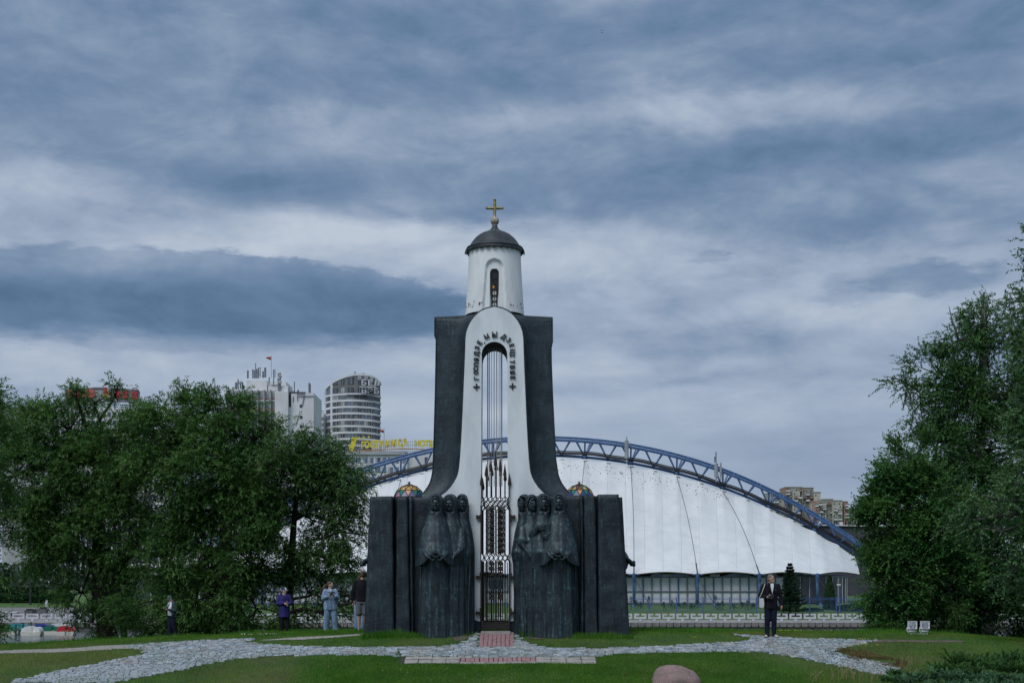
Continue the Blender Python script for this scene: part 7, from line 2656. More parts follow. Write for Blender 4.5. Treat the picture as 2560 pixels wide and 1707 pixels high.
M_JUN = mat('juniper_needles', (0.040, 0.120, 0.026), (0.085, 0.195, 0.050), scale=2.5, rough=.8, spec=.15, island=.8, c3=(0.080, 0.165, 0.075), scale3=1.2, amt3=.6)
M_JUN2 = mat('blue_juniper_needles', (0.065, 0.155, 0.070), (0.115, 0.225, 0.115), scale=2.5, rough=.8, spec=.15, island=.8)
frond_bush('juniper', [(2390, 1664, .46, .46), (2425, 1668, .44, .42), (2455, 1664, .4, .34), (2360, 1684, .42, .32), (2400, 1684, .42, .32), (2440, 1690, .42, .32)], 'dark green juniper with raised feathery sprays, leftmost of the large ones at lower right', M_JUN, 2600)
frond_bush('juniper', [(2510, 1656, .45, .34), (2550, 1658, .45, .38), (2490, 1676, .42, .32), (2530, 1680, .42, .34), (2570, 1684, .5, .38)], 'dark green juniper in the bottom right corner', M_JUN, 2600)
frond_bush('juniper', [(2330, 1696, .45, .28), (2290, 1702, .4, .24), (2260, 1708, .4, .22), (2370, 1700, .5, .28), (2410, 1704, .5, .28), (2460, 1704, .5, .28), (2500, 1704, .5, .28)], 'bluish low juniper mat along the bottom edge at right', M_JUN2, 2300)
frond_bush('juniper', [(2236, 1694, .2, .24), (2222, 1702, .22, .14)], 'small upright juniper sprig beside the end of the cobbled branch', M_JUN, 1500)
frond_bush('juniper', [(2520, 1707, .5, .25), (2560, 1720, .5, .3), (2480, 1722, .5, .28), (2420, 1722, .5, .25), (2350, 1722, .5, .25)], 'bluish juniper filling the lower edge below the dark ones', M_JUN2, 2300)

# dry stalks
M_STALK = mat('dry_stalk', (0.22, 0.18, 0.09), (0.32, 0.27, 0.15), scale=5, rough=.9, spec=.1)
mb = MB()
for cx_, cy_, n_, hh in ((2262, 1672, 7, .42), (2116, 1698, 9, .30), (2140, 1704, 8, .34), (2090, 1704, 6, .28), (2196, 1700, 6, .25), (2030, 1706, 5, .28), (2170, 1706, 6, .3), (2280, 1690, 4, .32)):
    for i in range(n_):
        c = G(cx_ + R.uniform(-14, 14), min(1712, cy_ + R.uniform(-4, 4)))
        h = hh * R.uniform(.6, 1.15); lx = R.uniform(-.10, .14)
        pts = [c, c + Vector((lx * .25, 0, h * .5)), c + Vector((lx * .7, 0, h * .9)), c + Vector((lx * 1.3, 0, h))]
        mb.tube(pts, [.0045, .004, .006, .003], 4)
        for q in range(4):
            p = pts[2].lerp(pts[3], q / 4); mb.tube([p, p + Vector((R.uniform(-.03, .03), 0, .03))], [.005, .002], 3)
mb.build('dry_grass_stalks', M_STALK, kind='stuff')

# weed clumps by the gate and yellow flowers
M_WEED = mat('broad_weed_leaf', (0.04, 0.11, 0.02), (0.07, 0.16, 0.035), scale=4, rough=.6, island=.5, translucent=.32)


def weed(px, py, label, n=34, size=.11, h=.18, tall=None):
    c = G(px, py)
    t = thing('weed_plant', c, label, 'plant')
    mb = MB()
    for i in range(n):
        a = R.uniform(0, 6.28); r_ = R.uniform(.02, .20); z = R.uniform(.02, h)
        p = c + Vector((math.cos(a) * r_, math.sin(a) * r_ * .6, z))
        dr = Vector((math.cos(a), math.sin(a) * .6, R.uniform(.1, .6))).normalized(); w = dr.cross(Vector((0, 0, 1))).normalized()
        s = size * R.uniform(.6, 1.1)
        mb.add([p, p + dr * s * .5 + w * s * .25, p + dr * s, p + dr * s * .5 - w * s * .25], [(0, 1, 2, 3)])
    if tall:
        for k in range(14):
            z = h + (tall - h) * k / 14; a = k * 2.4
            p = c + Vector((.02 * math.sin(k), 0, z)); dr = Vector((math.cos(a), math.sin(a) * .7, .4)).normalized(); w = dr.cross(Vector((0, 0, 1))).normalized(); s = size * (1 - .5 * k / 14)
            mb.add([p, p + dr * s * .5 + w * s * .25, p + dr * s, p + dr * s * .5 - w * s * .25], [(0, 1, 2, 3)])
    mb.build('leaves', M_WEED, t, fix=False)
    MB().tube([c, c + Vector((.01, 0, tall or h))], .006, 5).build('stem', M_WEED, t)
    return t


weed(1344, 1586, 'leafy weed with one tall stem against the right figures, right of the gate', 50, .10, .20, .40)
weed(1322, 1582, 'small leafy weed nearest the gate on its right side', 40, .09, .14)
weed(1160, 1583, 'broad-leaved weed clump left of the brick path at the pillar foot', 46, .10, .16)
weed(1143, 1588, 'low weed clump on the bare soil left of the gate', 26, .08, .1)
M_YF = mat('yellow_petal', (0.6, 0.45, 0.02), (0.7, 0.55, 0.05), scale=3, rough=.7)
M_WF = mat('white_petal', (0.6, 0.6, 0.58), (0.7, 0.7, 0.68), scale=3, rough=.7)
mb = MB(); mbw = MB()
for i in range(46):
    px_, py_ = R.choice([(2170 + R.gauss(0, 20), 1620 + R.gauss(0, 2)), (1735, 1600), (2000 + R.uniform(-60, 120), 1583.5), (1960 + R.gauss(0, 30), 1583), (2160 + R.gauss(0, 10), 1604)])
    c = G(px_, py_) + Vector((R.uniform(-.1, .1), 0, .10)); mb.ball(c, (.016, .016, .009), 6, 4)
for i in range(60):
    c = G(R.uniform(900, 2300), R.uniform(1672, 1705)) + Vector((0, 0, .05)); mbw.ball(c, (.009, .009, .006), 5, 3)
for i in range(22):
    c = G(R.uniform(600, 700), R.uniform(1592, 1596)) + Vector((0, 0, .12)); mbw.ball(c, (.015, .015, .008), 6, 4)
mb.build('yellow_flowers', M_YF, kind='stuff'); mbw.build('white_flowers', M_WF, kind='stuff')
# fallen leaves on the lawn
mb = MB()
for px_, py_ in ((1145, 1698), (1785, 1673), (820, 1674), (490, 1691), (1560, 1690), (700, 1700)):
    c = G(px_, py_) + Vector((0, 0, .05)); mb.add([c, c + Vector((.05, .01, .015)), c + Vector((.07, 0, .05)), c + Vector((.02, .01, .05))], [(0, 1, 2, 3)])
mb.build('fallen_leaves', M_DRY, kind='stuff')

# -- boulder
M_GRAN = mat('pink_granite', (0.24, 0.15, 0.14), (0.36, 0.26, 0.245), scale=55, detail=3, rough=.8, bump=1.0, bscale=30, bdist=.03, lo=.44, hi=.56, c3=(0.13, 0.115, 0.10), scale3=3.2, amt3=.6)
c = P(1688, 1728, 36.1)
N1, N2 = 64, 40
vs = []
for i in range(N2 + 1):
    t = math.pi * i / N2
    for k in range(N1):
        a = 2 * math.pi * k / N1
        v = Vector((math.sin(t) * math.cos(a), math.sin(t) * math.sin(a), math.cos(t)))
        sp = Vector((math.copysign(abs(v.x) ** .80, v.x), math.copysign(abs(v.y) ** .8, v.y), math.copysign(abs(v.z) ** .82, v.z)))
        f = 1 + .07 * mnoise.noise(v * 1.3 + Vector((3, 1, 4))) + .035 * mnoise.noise(v * 3.4) + .012 * mnoise.noise(v * 9) - .05 * math.exp(-((v.x - .25 + .5 * v.z - .25) / .10) ** 2) * max(0, -v.y)
        x_ = sp.x * .655; z_ = sp.z * (.66 + .05 * v.x * -1)
        vs.append((c.x + x_ * f, c.y + sp.y * .55 * f, c.z + z_ * f))
fs = []
for i in range(N2):
    for k in range(N1):
        k2 = (k + 1) % N1
        fs += [i * N1 + k, (i + 1) * N1 + k, (i + 1) * N1 + k2, i * N1 + k2]
o = put('boulder', np_mesh('boulder', np.array(vs), fs, 4), M_GRAN, smooth=True)
tag(o, 'rounded pink granite boulder on the lawn at the bottom edge', 'boulder')

# -- floodlights
M_FLW = mat('white_enamel', (0.55, 0.56, 0.58), (0.66, 0.67, 0.69), scale=2, rough=.35)
M_LENS = mat('floodlight_glass', (0.20, 0.23, 0.27), (0.36, 0.39, 0.43), scale=14, rough=.12)
for px_, lab in ((2281, 'left one of two white square floodlights on the grass before the right-hand trees'), (2312.5, 'right one of two white square floodlights on the grass before the right-hand trees')):
    dF = 41.6
    g0 = onG(px_, dF)
    t = thing('floodlight', g0, lab, 'floodlight', 'floodlights')
    u_ = dF / F
    c = Vector((PX(px_, dF), dF, PZ(1561.5, dF)))
    w, h = 11.5 * u_, 9.8 * u_
    M_ = Matrix.Rotation(math.radians(-14), 4, 'Z') @ Matrix.Rotation(math.radians(-6), 4, 'X')
    def q(pts): return [c + (M_ @ Vector(p)) for p in pts]
    MB().loft([q([(-w, -.0, -h), (w, -.0, -h), (w, -.0, h), (-w, -.0, h)]), q([(-w, .10, -h), (w, .10, -h), (w, .10, h), (-w, .10, h)]), q([(-w * .62, .32, -h * .6), (w * .62, .32, -h * .6), (w * .62, .32, h * .7), (-w * .62, .32, h * .7)])]).build('housing', M_FLW, t)
    mb = MB()
    for a, b2 in (((-w, -.02, -h), (w, .0, -h * .84)), ((-w, -.02, h * .84), (w, .0, h)), ((-w, -.02, -h * .84), (-w * .86, .0, h * .84)), ((w * .86, -.02, -h * .84), (w, .0, h * .84))):
        mb.loft([q([(a[0], a[1], a[2]), (b2[0], a[1], a[2]), (b2[0], a[1], b2[2]), (a[0], a[1], b2[2])]), q([(a[0], b2[1], a[2]), (b2[0], b2[1], a[2]), (b2[0], b2[1], b2[2]), (a[0], b2[1], b2[2])])])
    mb.build('front_frame', M_FLW, t)
    rings = [q([(w * .6 * s_ * math.cos(a), -.01 - dz, h * .72 * s_ * math.sin(a)) for a in np.linspace(0, 2 * math.pi, 25)[:-1]]) for s_, dz in ((1, 0), (1, .012), (.8, .018), (.5, .012), (.01, .02))]
    MB().loft(rings).build('lens', M_LENS, t)
    MB().tube(q([(w * .62 * math.cos(a), -.018, h * .76 * math.sin(a)) for a in np.linspace(0, 2 * math.pi, 21)]), .009, 5).build('lens_ring', M_MULL, t)
    MB().box(c.x - w * .72, c.x + w * .72, c.y + .02, c.y + .2, c.z - h - 7.5 * u_, c.z - h - .4 * u_).build('ballast_box', M_FLW, t)
    MB().tube([(c.x - w * .9, c.y + .1, c.z - h * .6), (c.x - w * .95, c.y + .1, g0.z + .10), (c.x - w * .6, c.y + .1, g0.z + .03), (c.x + w * .7, c.y + .1, g0.z + .03), (c.x + w * .98, c.y + .1, g0.z + .12), (c.x + w * .95, c.y + .1, c.z - h * .6)], .016, 6).build('bracket', M_FLW, t, smooth=True)
MB().box(PX(2275, 41.6), PX(2320, 41.6), 41.62, 41.75, onG(2300, 41.6).z - .02, onG(2300, 41.6).z + .03).build('concrete_footing', M_CONC, None, label='thin concrete strip under the two floodlights', cat='footing')

# ================================================================ people
M_SKIN = mat('skin', (0.38, 0.22, 0.16), (0.46, 0.27, 0.20), scale=9, rough=.6)
M_SKIN2 = mat('fair_skin', (0.50, 0.32, 0.25), (0.58, 0.38, 0.30), scale=9, rough=.6)
M_BLACKF = mat('black_cloth', (0.008, 0.008, 0.012), (0.014, 0.014, 0.020), scale=6, rough=.9, spec=.2, bump=.5, bscale=14, bdist=.02)
M_NAVYF = mat('dark_navy_trousers', (0.008, 0.010, 0.022), (0.014, 0.017, 0.034), scale=6, rough=.9, spec=.2, bump=.5, bscale=12, bdist=.02)
M_TEE = mat('white_tshirt', (0.70, 0.71, 0.74), (0.80, 0.81, 0.83), scale=6, rough=.9, bump=.4, bscale=10, bdist=.01)
M_DENIM = mat('light_denim', (0.16, 0.25, 0.38), (0.30, 0.42, 0.56), scale=7, rough=.9, spec=.2, bump=.8, bscale=16, bdist=.02, stretch=(1, 1, .5))
M_DENIM2 = mat('washed_jeans', (0.13, 0.22, 0.34), (0.26, 0.37, 0.50), scale=5, rough=.9, spec=.2, bump=.8, bscale=12, bdist=.02, stretch=(1, 1, .6))
M_PURPLE = mat('violet_coat', (0.022, 0.020, 0.115), (0.034, 0.030, 0.155), scale=5, rough=.8, spec=.25, bump=.5, bscale=10, bdist=.02)
M_GREENF = mat('dark_green_fleece', (0.020, 0.040, 0.038), (0.030, 0.056, 0.052), scale=5, rough=.95, bump=.5, bscale=14, bdist=.015)
M_CAPG = mat('green_cap', (0.045, 0.085, 0.075), (0.065, 0.115, 0.10), scale=5, rough=.9)
M_CAPN = mat('navy_cap', (0.02, 0.04, 0.10), (0.03, 0.055, 0.13), scale=5, rough=.85)
M_CAPW = mat('white_cap_front', (0.55, 0.55, 0.55), (0.65, 0.65, 0.65), scale=5, rough=.85)
M_HAIRB = mat('brown_hair', (0.055, 0.030, 0.018), (0.11, 0.065, 0.040), scale=10, rough=.6, stretch=(6, 6, 1))
M_HAIRD = mat('dark_brown_hair', (0.03, 0.018, 0.012), (0.06, 0.038, 0.025), scale=10, rough=.7)
M_HAIRG = mat('grey_brown_hair', (0.12, 0.10, 0.085), (0.22, 0.19, 0.17), scale=20, rough=.8)
M_BEARD = mat('grey_beard', (0.30, 0.29, 0.28), (0.42, 0.41, 0.40), scale=30, rough=.9)
M_SHOE = mat('cream_shoe', (0.34, 0.32, 0.27), (0.48, 0.46, 0.40), scale=9, rough=.8)
M_SHOEG = mat('grey_shoe', (0.16, 0.18, 0.20), (0.32, 0.34, 0.36), scale=14, rough=.8)
M_SHOED = mat('black_shoe', (0.01, 0.01, 0.012), (0.02, 0.02, 0.022), scale=9, rough=.5)
M_TOTE = mat('canvas_bag', (0.52, 0.53, 0.54), (0.64, 0.64, 0.64), scale=6, rough=.9, bump=.5, bscale=12, bdist=.02)
M_STRAP = mat('cream_strap', (0.55, 0.52, 0.44), (0.65, 0.62, 0.54), scale=6, rough=.9)
M_GADGET = mat('black_device', (0.008, 0.008, 0.01), (0.014, 0.014, 0.016), scale=6, rough=.25)
M_SHORT = mat('grey_shorts', (0.09, 0.10, 0.12), (0.14, 0.15, 0.17), scale=6, rough=.9, bump=.5, bscale=12, bdist=.02)
M_EYE = mat('dark_eye', (0.012, 0.01, 0.01), (0.02, 0.015, 0.015), scale=9, rough=.3)
M_LIP = mat('lips', (0.32, 0.12, 0.10), (0.38, 0.15, 0.12), scale=9, rough=.5)


def V3(*a): return Vector(a)


class Person:
    """figure in local metres for 1.75 m height, facing -Y, feet at z=0, scaled and turned at the end"""
    def __init__(self, loc, yaw, h, label):
        self.M = Matrix.Translation(loc) @ Matrix.Rotation(math.radians(yaw), 4, 'Z') @ Matrix.Scale(h / 1.75, 4)
        self.t = thing('person', loc, label, 'person')
        self.k = h / 1.75

    def part(self, name, mb, m, voxel=None, parent=None, smooth=True, it=1):
        if voxel: me = remesh(mb, voxel * 1.35, it)
        else:
            me = mb.mesh(name)
            bm = bmesh.new(); bm.from_mesh(me); bmesh.ops.recalc_face_normals(bm, faces=bm.faces); bm.to_mesh(me); bm.free()
        me.transform(self.M)
        return put(name, me, m, parent or self.t, smooth, auto=60 if not voxel else None)


def torso(mb, rows, n=28):
    """rows: z, rx, ry, x, y"""
    mb.loft([[(x + rx * math.cos(a), y + ry * math.sin(a), z) for a in [2 * math.pi * k / n for k in range(n)]] for z, rx, ry, x, y in rows])


def hand(mb, wrist, d, palm_n, s, curl=.5, k=1.0):
    """palm plus four unequal bent fingers and a thumb; d finger direction, palm_n out of the palm, s thumb side vector"""
    w, d, pn, s = Vector(wrist), Vector(d).normalized(), Vector(palm_n).normalized(), Vector(s).normalized()
    mb.cap(w, .026 * k, w + d * .05 * k, .032 * k, 10)
    mb.cap(w + d * .03 * k + s * .012 * k, .020 * k, w + d * .085 * k + s * .014 * k, .018 * k, 8)
    mb.cap(w + d * .03 * k - s * .018 * k, .018 * k, w + d * .080 * k - s * .022 * k, .016 * k, 8)
    for i, L in enumerate((.068, .076, .070, .055)):
        b = w + d * .088 * k + s * (.027 - .018 * i) * k
        m_ = b + (d * math.cos(curl * .7) + pn * math.sin(curl * .7)) * L * .5 * k
        e = m_ + (d * math.cos(curl * 1.7) + pn * math.sin(curl * 1.7)) * L * .55 * k
        mb.tube([b - d * .01 * k, m_, e], [.0095 * k, .0085 * k, .006 * k], 7)
    b = w + d * .035 * k + s * .030 * k
    m_ = b + (s * .7 + d * .6 + pn * .3).normalized() * .035 * k
    e = m_ + (s * .25 + d * .9 + pn * .45).normalized() * .032 * k
    mb.tube([b, m_, e], [.013 * k, .011 * k, .008 * k], 7)


def head(P_, yaw, pitch, skin, hair=None, base=(0, 0, 1.50), beard=False, female=False, lips=True, body_mb=None):
    """builds face into the body mesh; returns head matrix"""
    Hm = Matrix.Translation(base) @ Matrix.Rotation(math.radians(yaw), 4, 'Z') @ Matrix.Rotation(math.radians(pitch), 4, 'X')
    mb = body_mb
    n0 = len(mb.v)
    mb.ball((0, .008, .135), (.076, .095, .112), 20, 14)
    mb.ball((0, -.022, .085), (.058, .066, .078), 16, 10)
    mb.cap((0, -.062, .048), .024, (0, -.055, .055), .028, 8)                     # chin
    mb.tube([(0, -.084, .148), (0, -.103, .118), (0, -.108, .106), (0, -.088, .098)], [.010, .013, .016, .010], 8)     # nose
    mb.cap((-.03, -.080, .150), .012, (.03, -.080, .150), .012, 8)                # brow
    mb.tube([(-.022, -.083, .074), (0, -.092, .075), (.022, -.083, .074)], [.006, .010, .006], 6)
    mb.tube([(-.018, -.083, .064), (0, -.090, .063), (.018, -.083, .064)], [.006, .010, .006], 6)
    for s in (-1, 1):
        mb.ball((s * .079, .012, .115), (.010, .020, .032), 8, 6)
        mb.ball((s * .042, -.060, .108), (.022, .018, .018), 8, 6)
    mb.cap((0, .02, .06), .052, (0, .03, -.05), .056, 12)
    mb.v[n0:] = [tuple(Hm @ Vector(p)) for p in mb.v[n0:]]
    return Hm


def face_bits(P_, Hm, female=False):
    for s in (-1, 1):
        mb = MB(); mb.ball((s * .031, -.081, .128), (.012, .006, .0075), 8, 6); mb.v = [tuple(Hm @ Vector(p)) for p in mb.v]
        P_.part('eye', mb, M_EYE)
        mb = MB(); mb.tube([(s * .014, -.094, .148), (s * .030, -.092, .153), (s * .048, -.080, .147)], [.004, .005, .003], 5); mb.v = [tuple(Hm @ Vector(p)) for p in mb.v]
        P_.part('eyebrow', mb, M_HAIRD)
    mb = MB(); mb.tube([(-.020, -.089, .069), (0, -.100, .069), (.020, -.089, .069)], [.002, .005, .002], 6); mb.v = [tuple(Hm @ Vector(p)) for p in mb.v]
    P_.part('mouth', mb, M_LIP)


def hmb(Hm, fn):
    mb = MB(); fn(mb); mb.v = [tuple(Hm @ Vector(p)) for p in mb.v]; return mb


def cap_hat(P_, Hm, m, mf=None, brim=None):
    def crown(mb):
        rings = []
        for t in np.linspace(0, 1, 9):
            a = t * math.pi / 2 * .98
            rings.append([(.086 * math.cos(a) * math.cos(q), .010 + .106 * math.cos(a) * math.sin(q), .150 + .104 * math.sin(a)) for q in np.linspace(0, 2 * math.pi, 25)[:-1]])
        mb.loft(rings)
        mb.ball((0, .01, .255), (.010, .010, .006), 8, 5)
    h = P_.part('cap', hmb(Hm, crown), m)
    if mf:
        def front(mb):
            rings = []
            for t in np.linspace(0, 1, 7):
                a = t * math.pi / 2 * .9
                rings.append([(.0885 * math.cos(a) * math.cos(q), .008 + .109 * math.cos(a) * math.sin(q), .150 + .106 * math.sin(a)) for q in np.linspace(-2.45, -.70, 12)])
            mb.loft(rings, caps=False, closed=False)
        P_.part('cap_front', hmb(Hm, front), mf, parent=h)
    def br(mb):
        rings = []
        for q in np.linspace(-2.6, -.54, 14):
            e = math.sin((q + 2.6) / 2.06 * math.pi) ** .6
            x0, y0 = .084 * math.cos(q), .008 + .104 * math.sin(q)
            x1, y1 = x0 * 1.0, y0 - .075 * e
            rings.append([(x0, y0, .156), (x1, y1, .150 - .012 * e), (x1, y1, .144 - .012 * e), (x0, y0, .148)])
        mb.loft(rings)
    P_.part('cap_brim', hmb(Hm, br), brim or m, parent=h)
    return h


def shoe(P_, x, y, ang, m, sole=M_BLACKF, heel=0.0):
    Fm = Matrix.Translation((x, y, heel)) @ Matrix.Rotation(ang, 4, 'Z')
    mb = MB()
    rings = []
    for yy, w, h in ((.085, .030, .06), (.07, .038, .085), (.02, .040, .085), (-.03, .043, .075), (-.09, .048, .055), (-.14, .045, .045), (-.172, .028, .032)):
        rings.append([(w * math.cos(a), yy, .018 + max(0, h * math.sin(a))) if math.sin(a) > 0 else (w * math.cos(a), yy, .018) for a in [2 * math.pi * k / 14 for k in range(14)]])
    mb.loft(rings); mb.v = [tuple(Fm @ Vector(p)) for p in mb.v]
    s = P_.part('shoe', mb, m)
    mb = MB(); mb.slab([(w * sx_, yy) for sx_, seq in ((1, [(.09, .03), (.02, .042), (-.09, .051), (-.16, .036), (-.178, .015)]), (-1, [(-.178, .015), (-.16, .036), (-.09, .051), (.02, .042), (.09, .03)])) for yy, w in seq], 0, .022)
    mb.v = [tuple(Fm @ Vector(p)) for p in mb.v]
    P_.part('sole', mb, sole, parent=s)


def legs(mb, hips, knees, ankles, r=(.085, .060, .045)):
    for h, k, a in zip(hips, knees, ankles):
        mb.cap(h, r[0], k, r[1]); mb.cap(k, r[1], a, r[2])


def at_ground(px, d): return onG(px, d)


# ---- the walking man with the tote bag
c = at_ground(1927, 40.9)
p = Person(c, 0, 1.79, 'grey-bearded man in black jacket with white canvas bag standing on the cobbles')
hips = [V3(-.085, 0, .92), V3(.085, 0, .92)]; knees = [V3(-.10, -.02, .50), V3(.085, -.03, .50)]; ank = [V3(-.10, .02, .09), V3(.095, .02, .09)]
sh = [V3(-.19, .0, 1.43), V3(.19, .0, 1.43)]
elL, wrL = V3(-.285, .02, 1.17), V3(-.15, -.19, 1.12)          # his right arm: hand resting on the camera
elR, wrR = V3(.275, .03, 1.15), V3(.295, -.03, .90)
mb = MB()
torso(mb, [(.88, .15, .105, 0, 0), (1.0, .15, .105, 0, 0), (1.15, .155, .11, 0, 0), (1.32, .17, .115, 0, 0), (1.43, .16, .10, 0, 0), (1.49, .07, .07, 0, .01)])
legs(mb, hips, knees, ank)
for s_, e_, w_ in ((sh[0], elL, wrL), (sh[1], elR, wrR)): mb.cap(s_, .052, e_, .042); mb.cap(e_, .040, w_, .030)
Hm = head(p, 48, 4, M_SKIN, body_mb=mb, base=(0, -.005, 1.505))
p.part('body', mb, M_SKIN, .010)
face_bits(p, Hm)
mb = MB(); hand(mb, wrL, (.9, -.3, .1), (.1, -.4, -.8), (0, -.3, 1), .6); p.part('hand', mb, M_SKIN, .0045)
mb = MB(); hand(mb, wrR, (.02, -.05, -1), (-.9, -.2, 0), (-.2, -1, 0), .45); p.part('hand', mb, M_SKIN, .0045)
mb = MB()
torso(mb, [(.80, .185, .135, 0, -.005), (.86, .19, .14, 0, -.005), (1.0, .185, .14, 0, 0), (1.15, .19, .14, 0, 0), (1.32, .205, .14, 0, 0), (1.41, .20, .125, 0, 0), (1.47, .115, .10, 0, .015), (1.52, .085, .085, 0, .02)])
for s_, e_, w_ in ((sh[0], elL, wrL), (sh[1], elR, wrR)):
    mb.cap(s_, .078, e_, .062); mb.cap(e_, .062, e_.lerp(w_, .93), .046)
jk = p.part('jacket', mb, M_BLACKF, .011)
# open front with the white shirt
mb = MB(); pts = [(-.040, 1.50), (.055, 1.50), (.062, 1.42), (.030, 1.27), (.012, 1.17), (-.006, 1.27), (-.045, 1.42)]
rings = []
mb.prism([(x, z) for x, z in pts], -.162, -.12); p.part('t_shirt', mb, M_TEE, .008)
mb = MB(); mb.tube([(-.048, -.155, 1.50), (-.054, -.162, 1.42), (-.012, -.166, 1.26), (.010, -.16, 1.15)], [.014, .016, .012, .008], 6); mb.tube([(.062, -.15, 1.50), (.070, -.16, 1.42), (.036, -.165, 1.26), (.016, -.16, 1.15)], [.014, .016, .012, .008], 6); mb.tube([(.012, -.160, 1.15), (.012, -.158, .84)], [.006, .006], 5)
p.part('lapel', mb, M_NAVYF, parent=jk)
mb = MB(); mb.box(.085, .125, -.158, -.150, 1.325, 1.333); p.part('chest_badge', mb, M_SHOEG, parent=jk)
mb = MB(); legs(mb, hips, knees, ank, (.105, .080, .062)); torso(mb, [(.84, .16, .12, 0, 0), (.95, .165, .12, 0, 0)]); mb.cap(ank[0], .062, V3(-.10, .01, .055), .066); mb.cap(ank[1], .062, V3(.095, .01, .055), .066)
p.part('trousers', mb, M_NAVYF, .011)
shoe(p, -.125, .0, -.30, M_SHOE); shoe(p, .12, .0, .32, M_SHOE)
mb = hmb(Hm, lambda m: (m.ball((0, .022, .158), (.082, .094, .098), 16, 10), m.ball((0, .052, .118), (.080, .064, .078), 14, 8)))
p.part('hair', mb, M_HAIRG, .010)
mb = hmb(Hm, lambda m: (m.tube([(-.058, -.045, .075), (-.035, -.080, .048), (0, -.095, .040), (.035, -.080, .048), (.058, -.045, .075)], [.010, .018, .024, .018, .010], 8), m.tube([(-.028, -.090, .084), (0, -.104, .088), (.028, -.090, .084)], [.005, .009, .005], 6)))
p.part('beard', mb, M_BEARD, .006)
mb = MB(); mb.rbox(Vector((-.035, -.215, 1.155)), (.15, .07, .10), 0, .012); mb.lathe([(.001, 0), (.034, 0), (.036, .05), (.001, .05)], (0, 0), 14)
mb.v[-56:] = [(x - .03, -.25 - z, y + 1.155) for x, y, z in mb.v[-56:]]
cmr = p.part('body', mb, M_GADGET); cmr.name = 'strap_camera'
mb = MB(); mb.tube([(-.10, -.19, 1.19), (-.09, -.155, 1.36), (-.075, -.07, 1.50), (0, .07, 1.54), (.075, -.07, 1.50), (.06, -.155, 1.36), (.035, -.19, 1.19)], .008, 5); p.part('camera_strap', mb, M_BLACKF)
mb = MB()
mb.loft([[( -.265 + w * a_, -.055 + .045 * b_, z) for a_, b_ in ((-1, -1), (1, -1), (1, 1), (-1, 1))] for z, w in ((.82, .045), (.84, .062), (.95, .070), (1.08, .060))]); p.part('tote_bag', mb, M_TOTE, .010)
mb = MB(); mb.tube([(-.33, -.06, 1.09), (-.275, -.105, 1.22), (-.215, -.11, 1.38), (-.175, -.06, 1.49), (-.185, .05, 1.46), (-.26, .08, 1.2)], .010, 5); p.part('bag_strap', mb, M_STRAP)

# ---- the woman in denim
c = at_ground(826, 45.8)
p = Person(c, 8, 1.62, 'woman with long brown ponytail in light denim jacket and wide jeans holding a phone')
hips = [V3(-.09, 0, .90), V3(.09, 0, .90)]; knees = [V3(-.12, -.01, .49), V3(.14, -.02, .49)]; ank = [V3(-.135, .01, .09), V3(.175, .02, .09)]
sh = [V3(-.165, 0, 1.40), V3(.165, 0, 1.40)]
elL, wrL = V3(-.245, -.03, 1.14), V3(-.06, -.23, 1.22)
elR, wrR = V3(.255, -.02, 1.15), V3(.10, -.22, 1.25)
mb = MB()
torso(mb, [(.88, .15, .105, 0, 0), (1.02, .125, .095, 0, 0), (1.2, .135, .11, 0, 0), (1.38, .14, .09, 0, 0), (1.47, .055, .055, 0, .01)])
legs(mb, hips, knees, ank)
for s_, e_, w_ in ((sh[0], elL, wrL), (sh[1], elR, wrR)): mb.cap(s_, .044, e_, .036); mb.cap(e_, .034, w_, .024)
Hm = head(p, 66, 3, M_SKIN2, body_mb=mb, base=(0, -.01, 1.475))
p.part('body', mb, M_SKIN2, .010); face_bits(p, Hm, True)
mb = MB(); hand(mb, wrL, (.75, -.5, .45), (.2, .3, .8), (-.3, -.6, .5), .7, .92); p.part('hand', mb, M_SKIN2, .0045)
mb = MB(); hand(mb, wrR, (-.4, -.5, .6), (-.8, .2, .1), (.1, -.5, .6), .8, .92); p.part('hand', mb, M_SKIN2, .0045)
mb = MB()
rows = [(.74, .235, .15, .01, 0), (.80, .245, .16, .01, 0), (.95, .235, .16, .0, 0), (1.15, .215, .155, 0, 0), (1.32, .21, .145, 0, 0), (1.40, .185, .12, 0, 0), (1.455, .10, .085, 0, .01)]
torso(mb, rows)
for s_, e_, w_ in ((sh[0], elL, wrL), (sh[1], elR, wrR)):
    mb.cap(s_, .082, e_, .082); mb.cap(e_, .080, e_.lerp(w_, .48), .066)
jk = p.part('denim_jacket', mb, M_DENIM, .012)
mb = MB()
for s_ in (-1, 1):
    mb.cap(V3(s_ * .245 if s_ > 0 else -.245, -.03, 1.14).lerp(wrR if s_ > 0 else wrL, .44), .072, V3(s_ * .25, -.03, 1.145).lerp(wrR if s_ > 0 else wrL, .56), .070, 12)
p.part('cuff', mb, M_DENIM2, .010, parent=jk)
mb = MB(); mb.loft([[(x, y, z) for x, y, z in ((-.105, -.085, 1.46), (-.02, -.14, 1.40), (-.05, -.155, 1.345), (-.14, -.12, 1.39))], [(x, y - .018, z + .006) for x, y, z in ((-.105, -.085, 1.46), (-.02, -.14, 1.40), (-.05, -.155, 1.345), (-.14, -.12, 1.39))]])
mb.loft([[(x, y, z) for x, y, z in ((.105, -.085, 1.46), (.03, -.14, 1.40), (.06, -.155, 1.345), (.145, -.12, 1.39))], [(x, y - .018, z + .006) for x, y, z in ((.105, -.085, 1.46), (.03, -.14, 1.40), (.06, -.155, 1.345), (.145, -.12, 1.39))]])
p.part('collar', mb, M_DENIM, parent=jk)
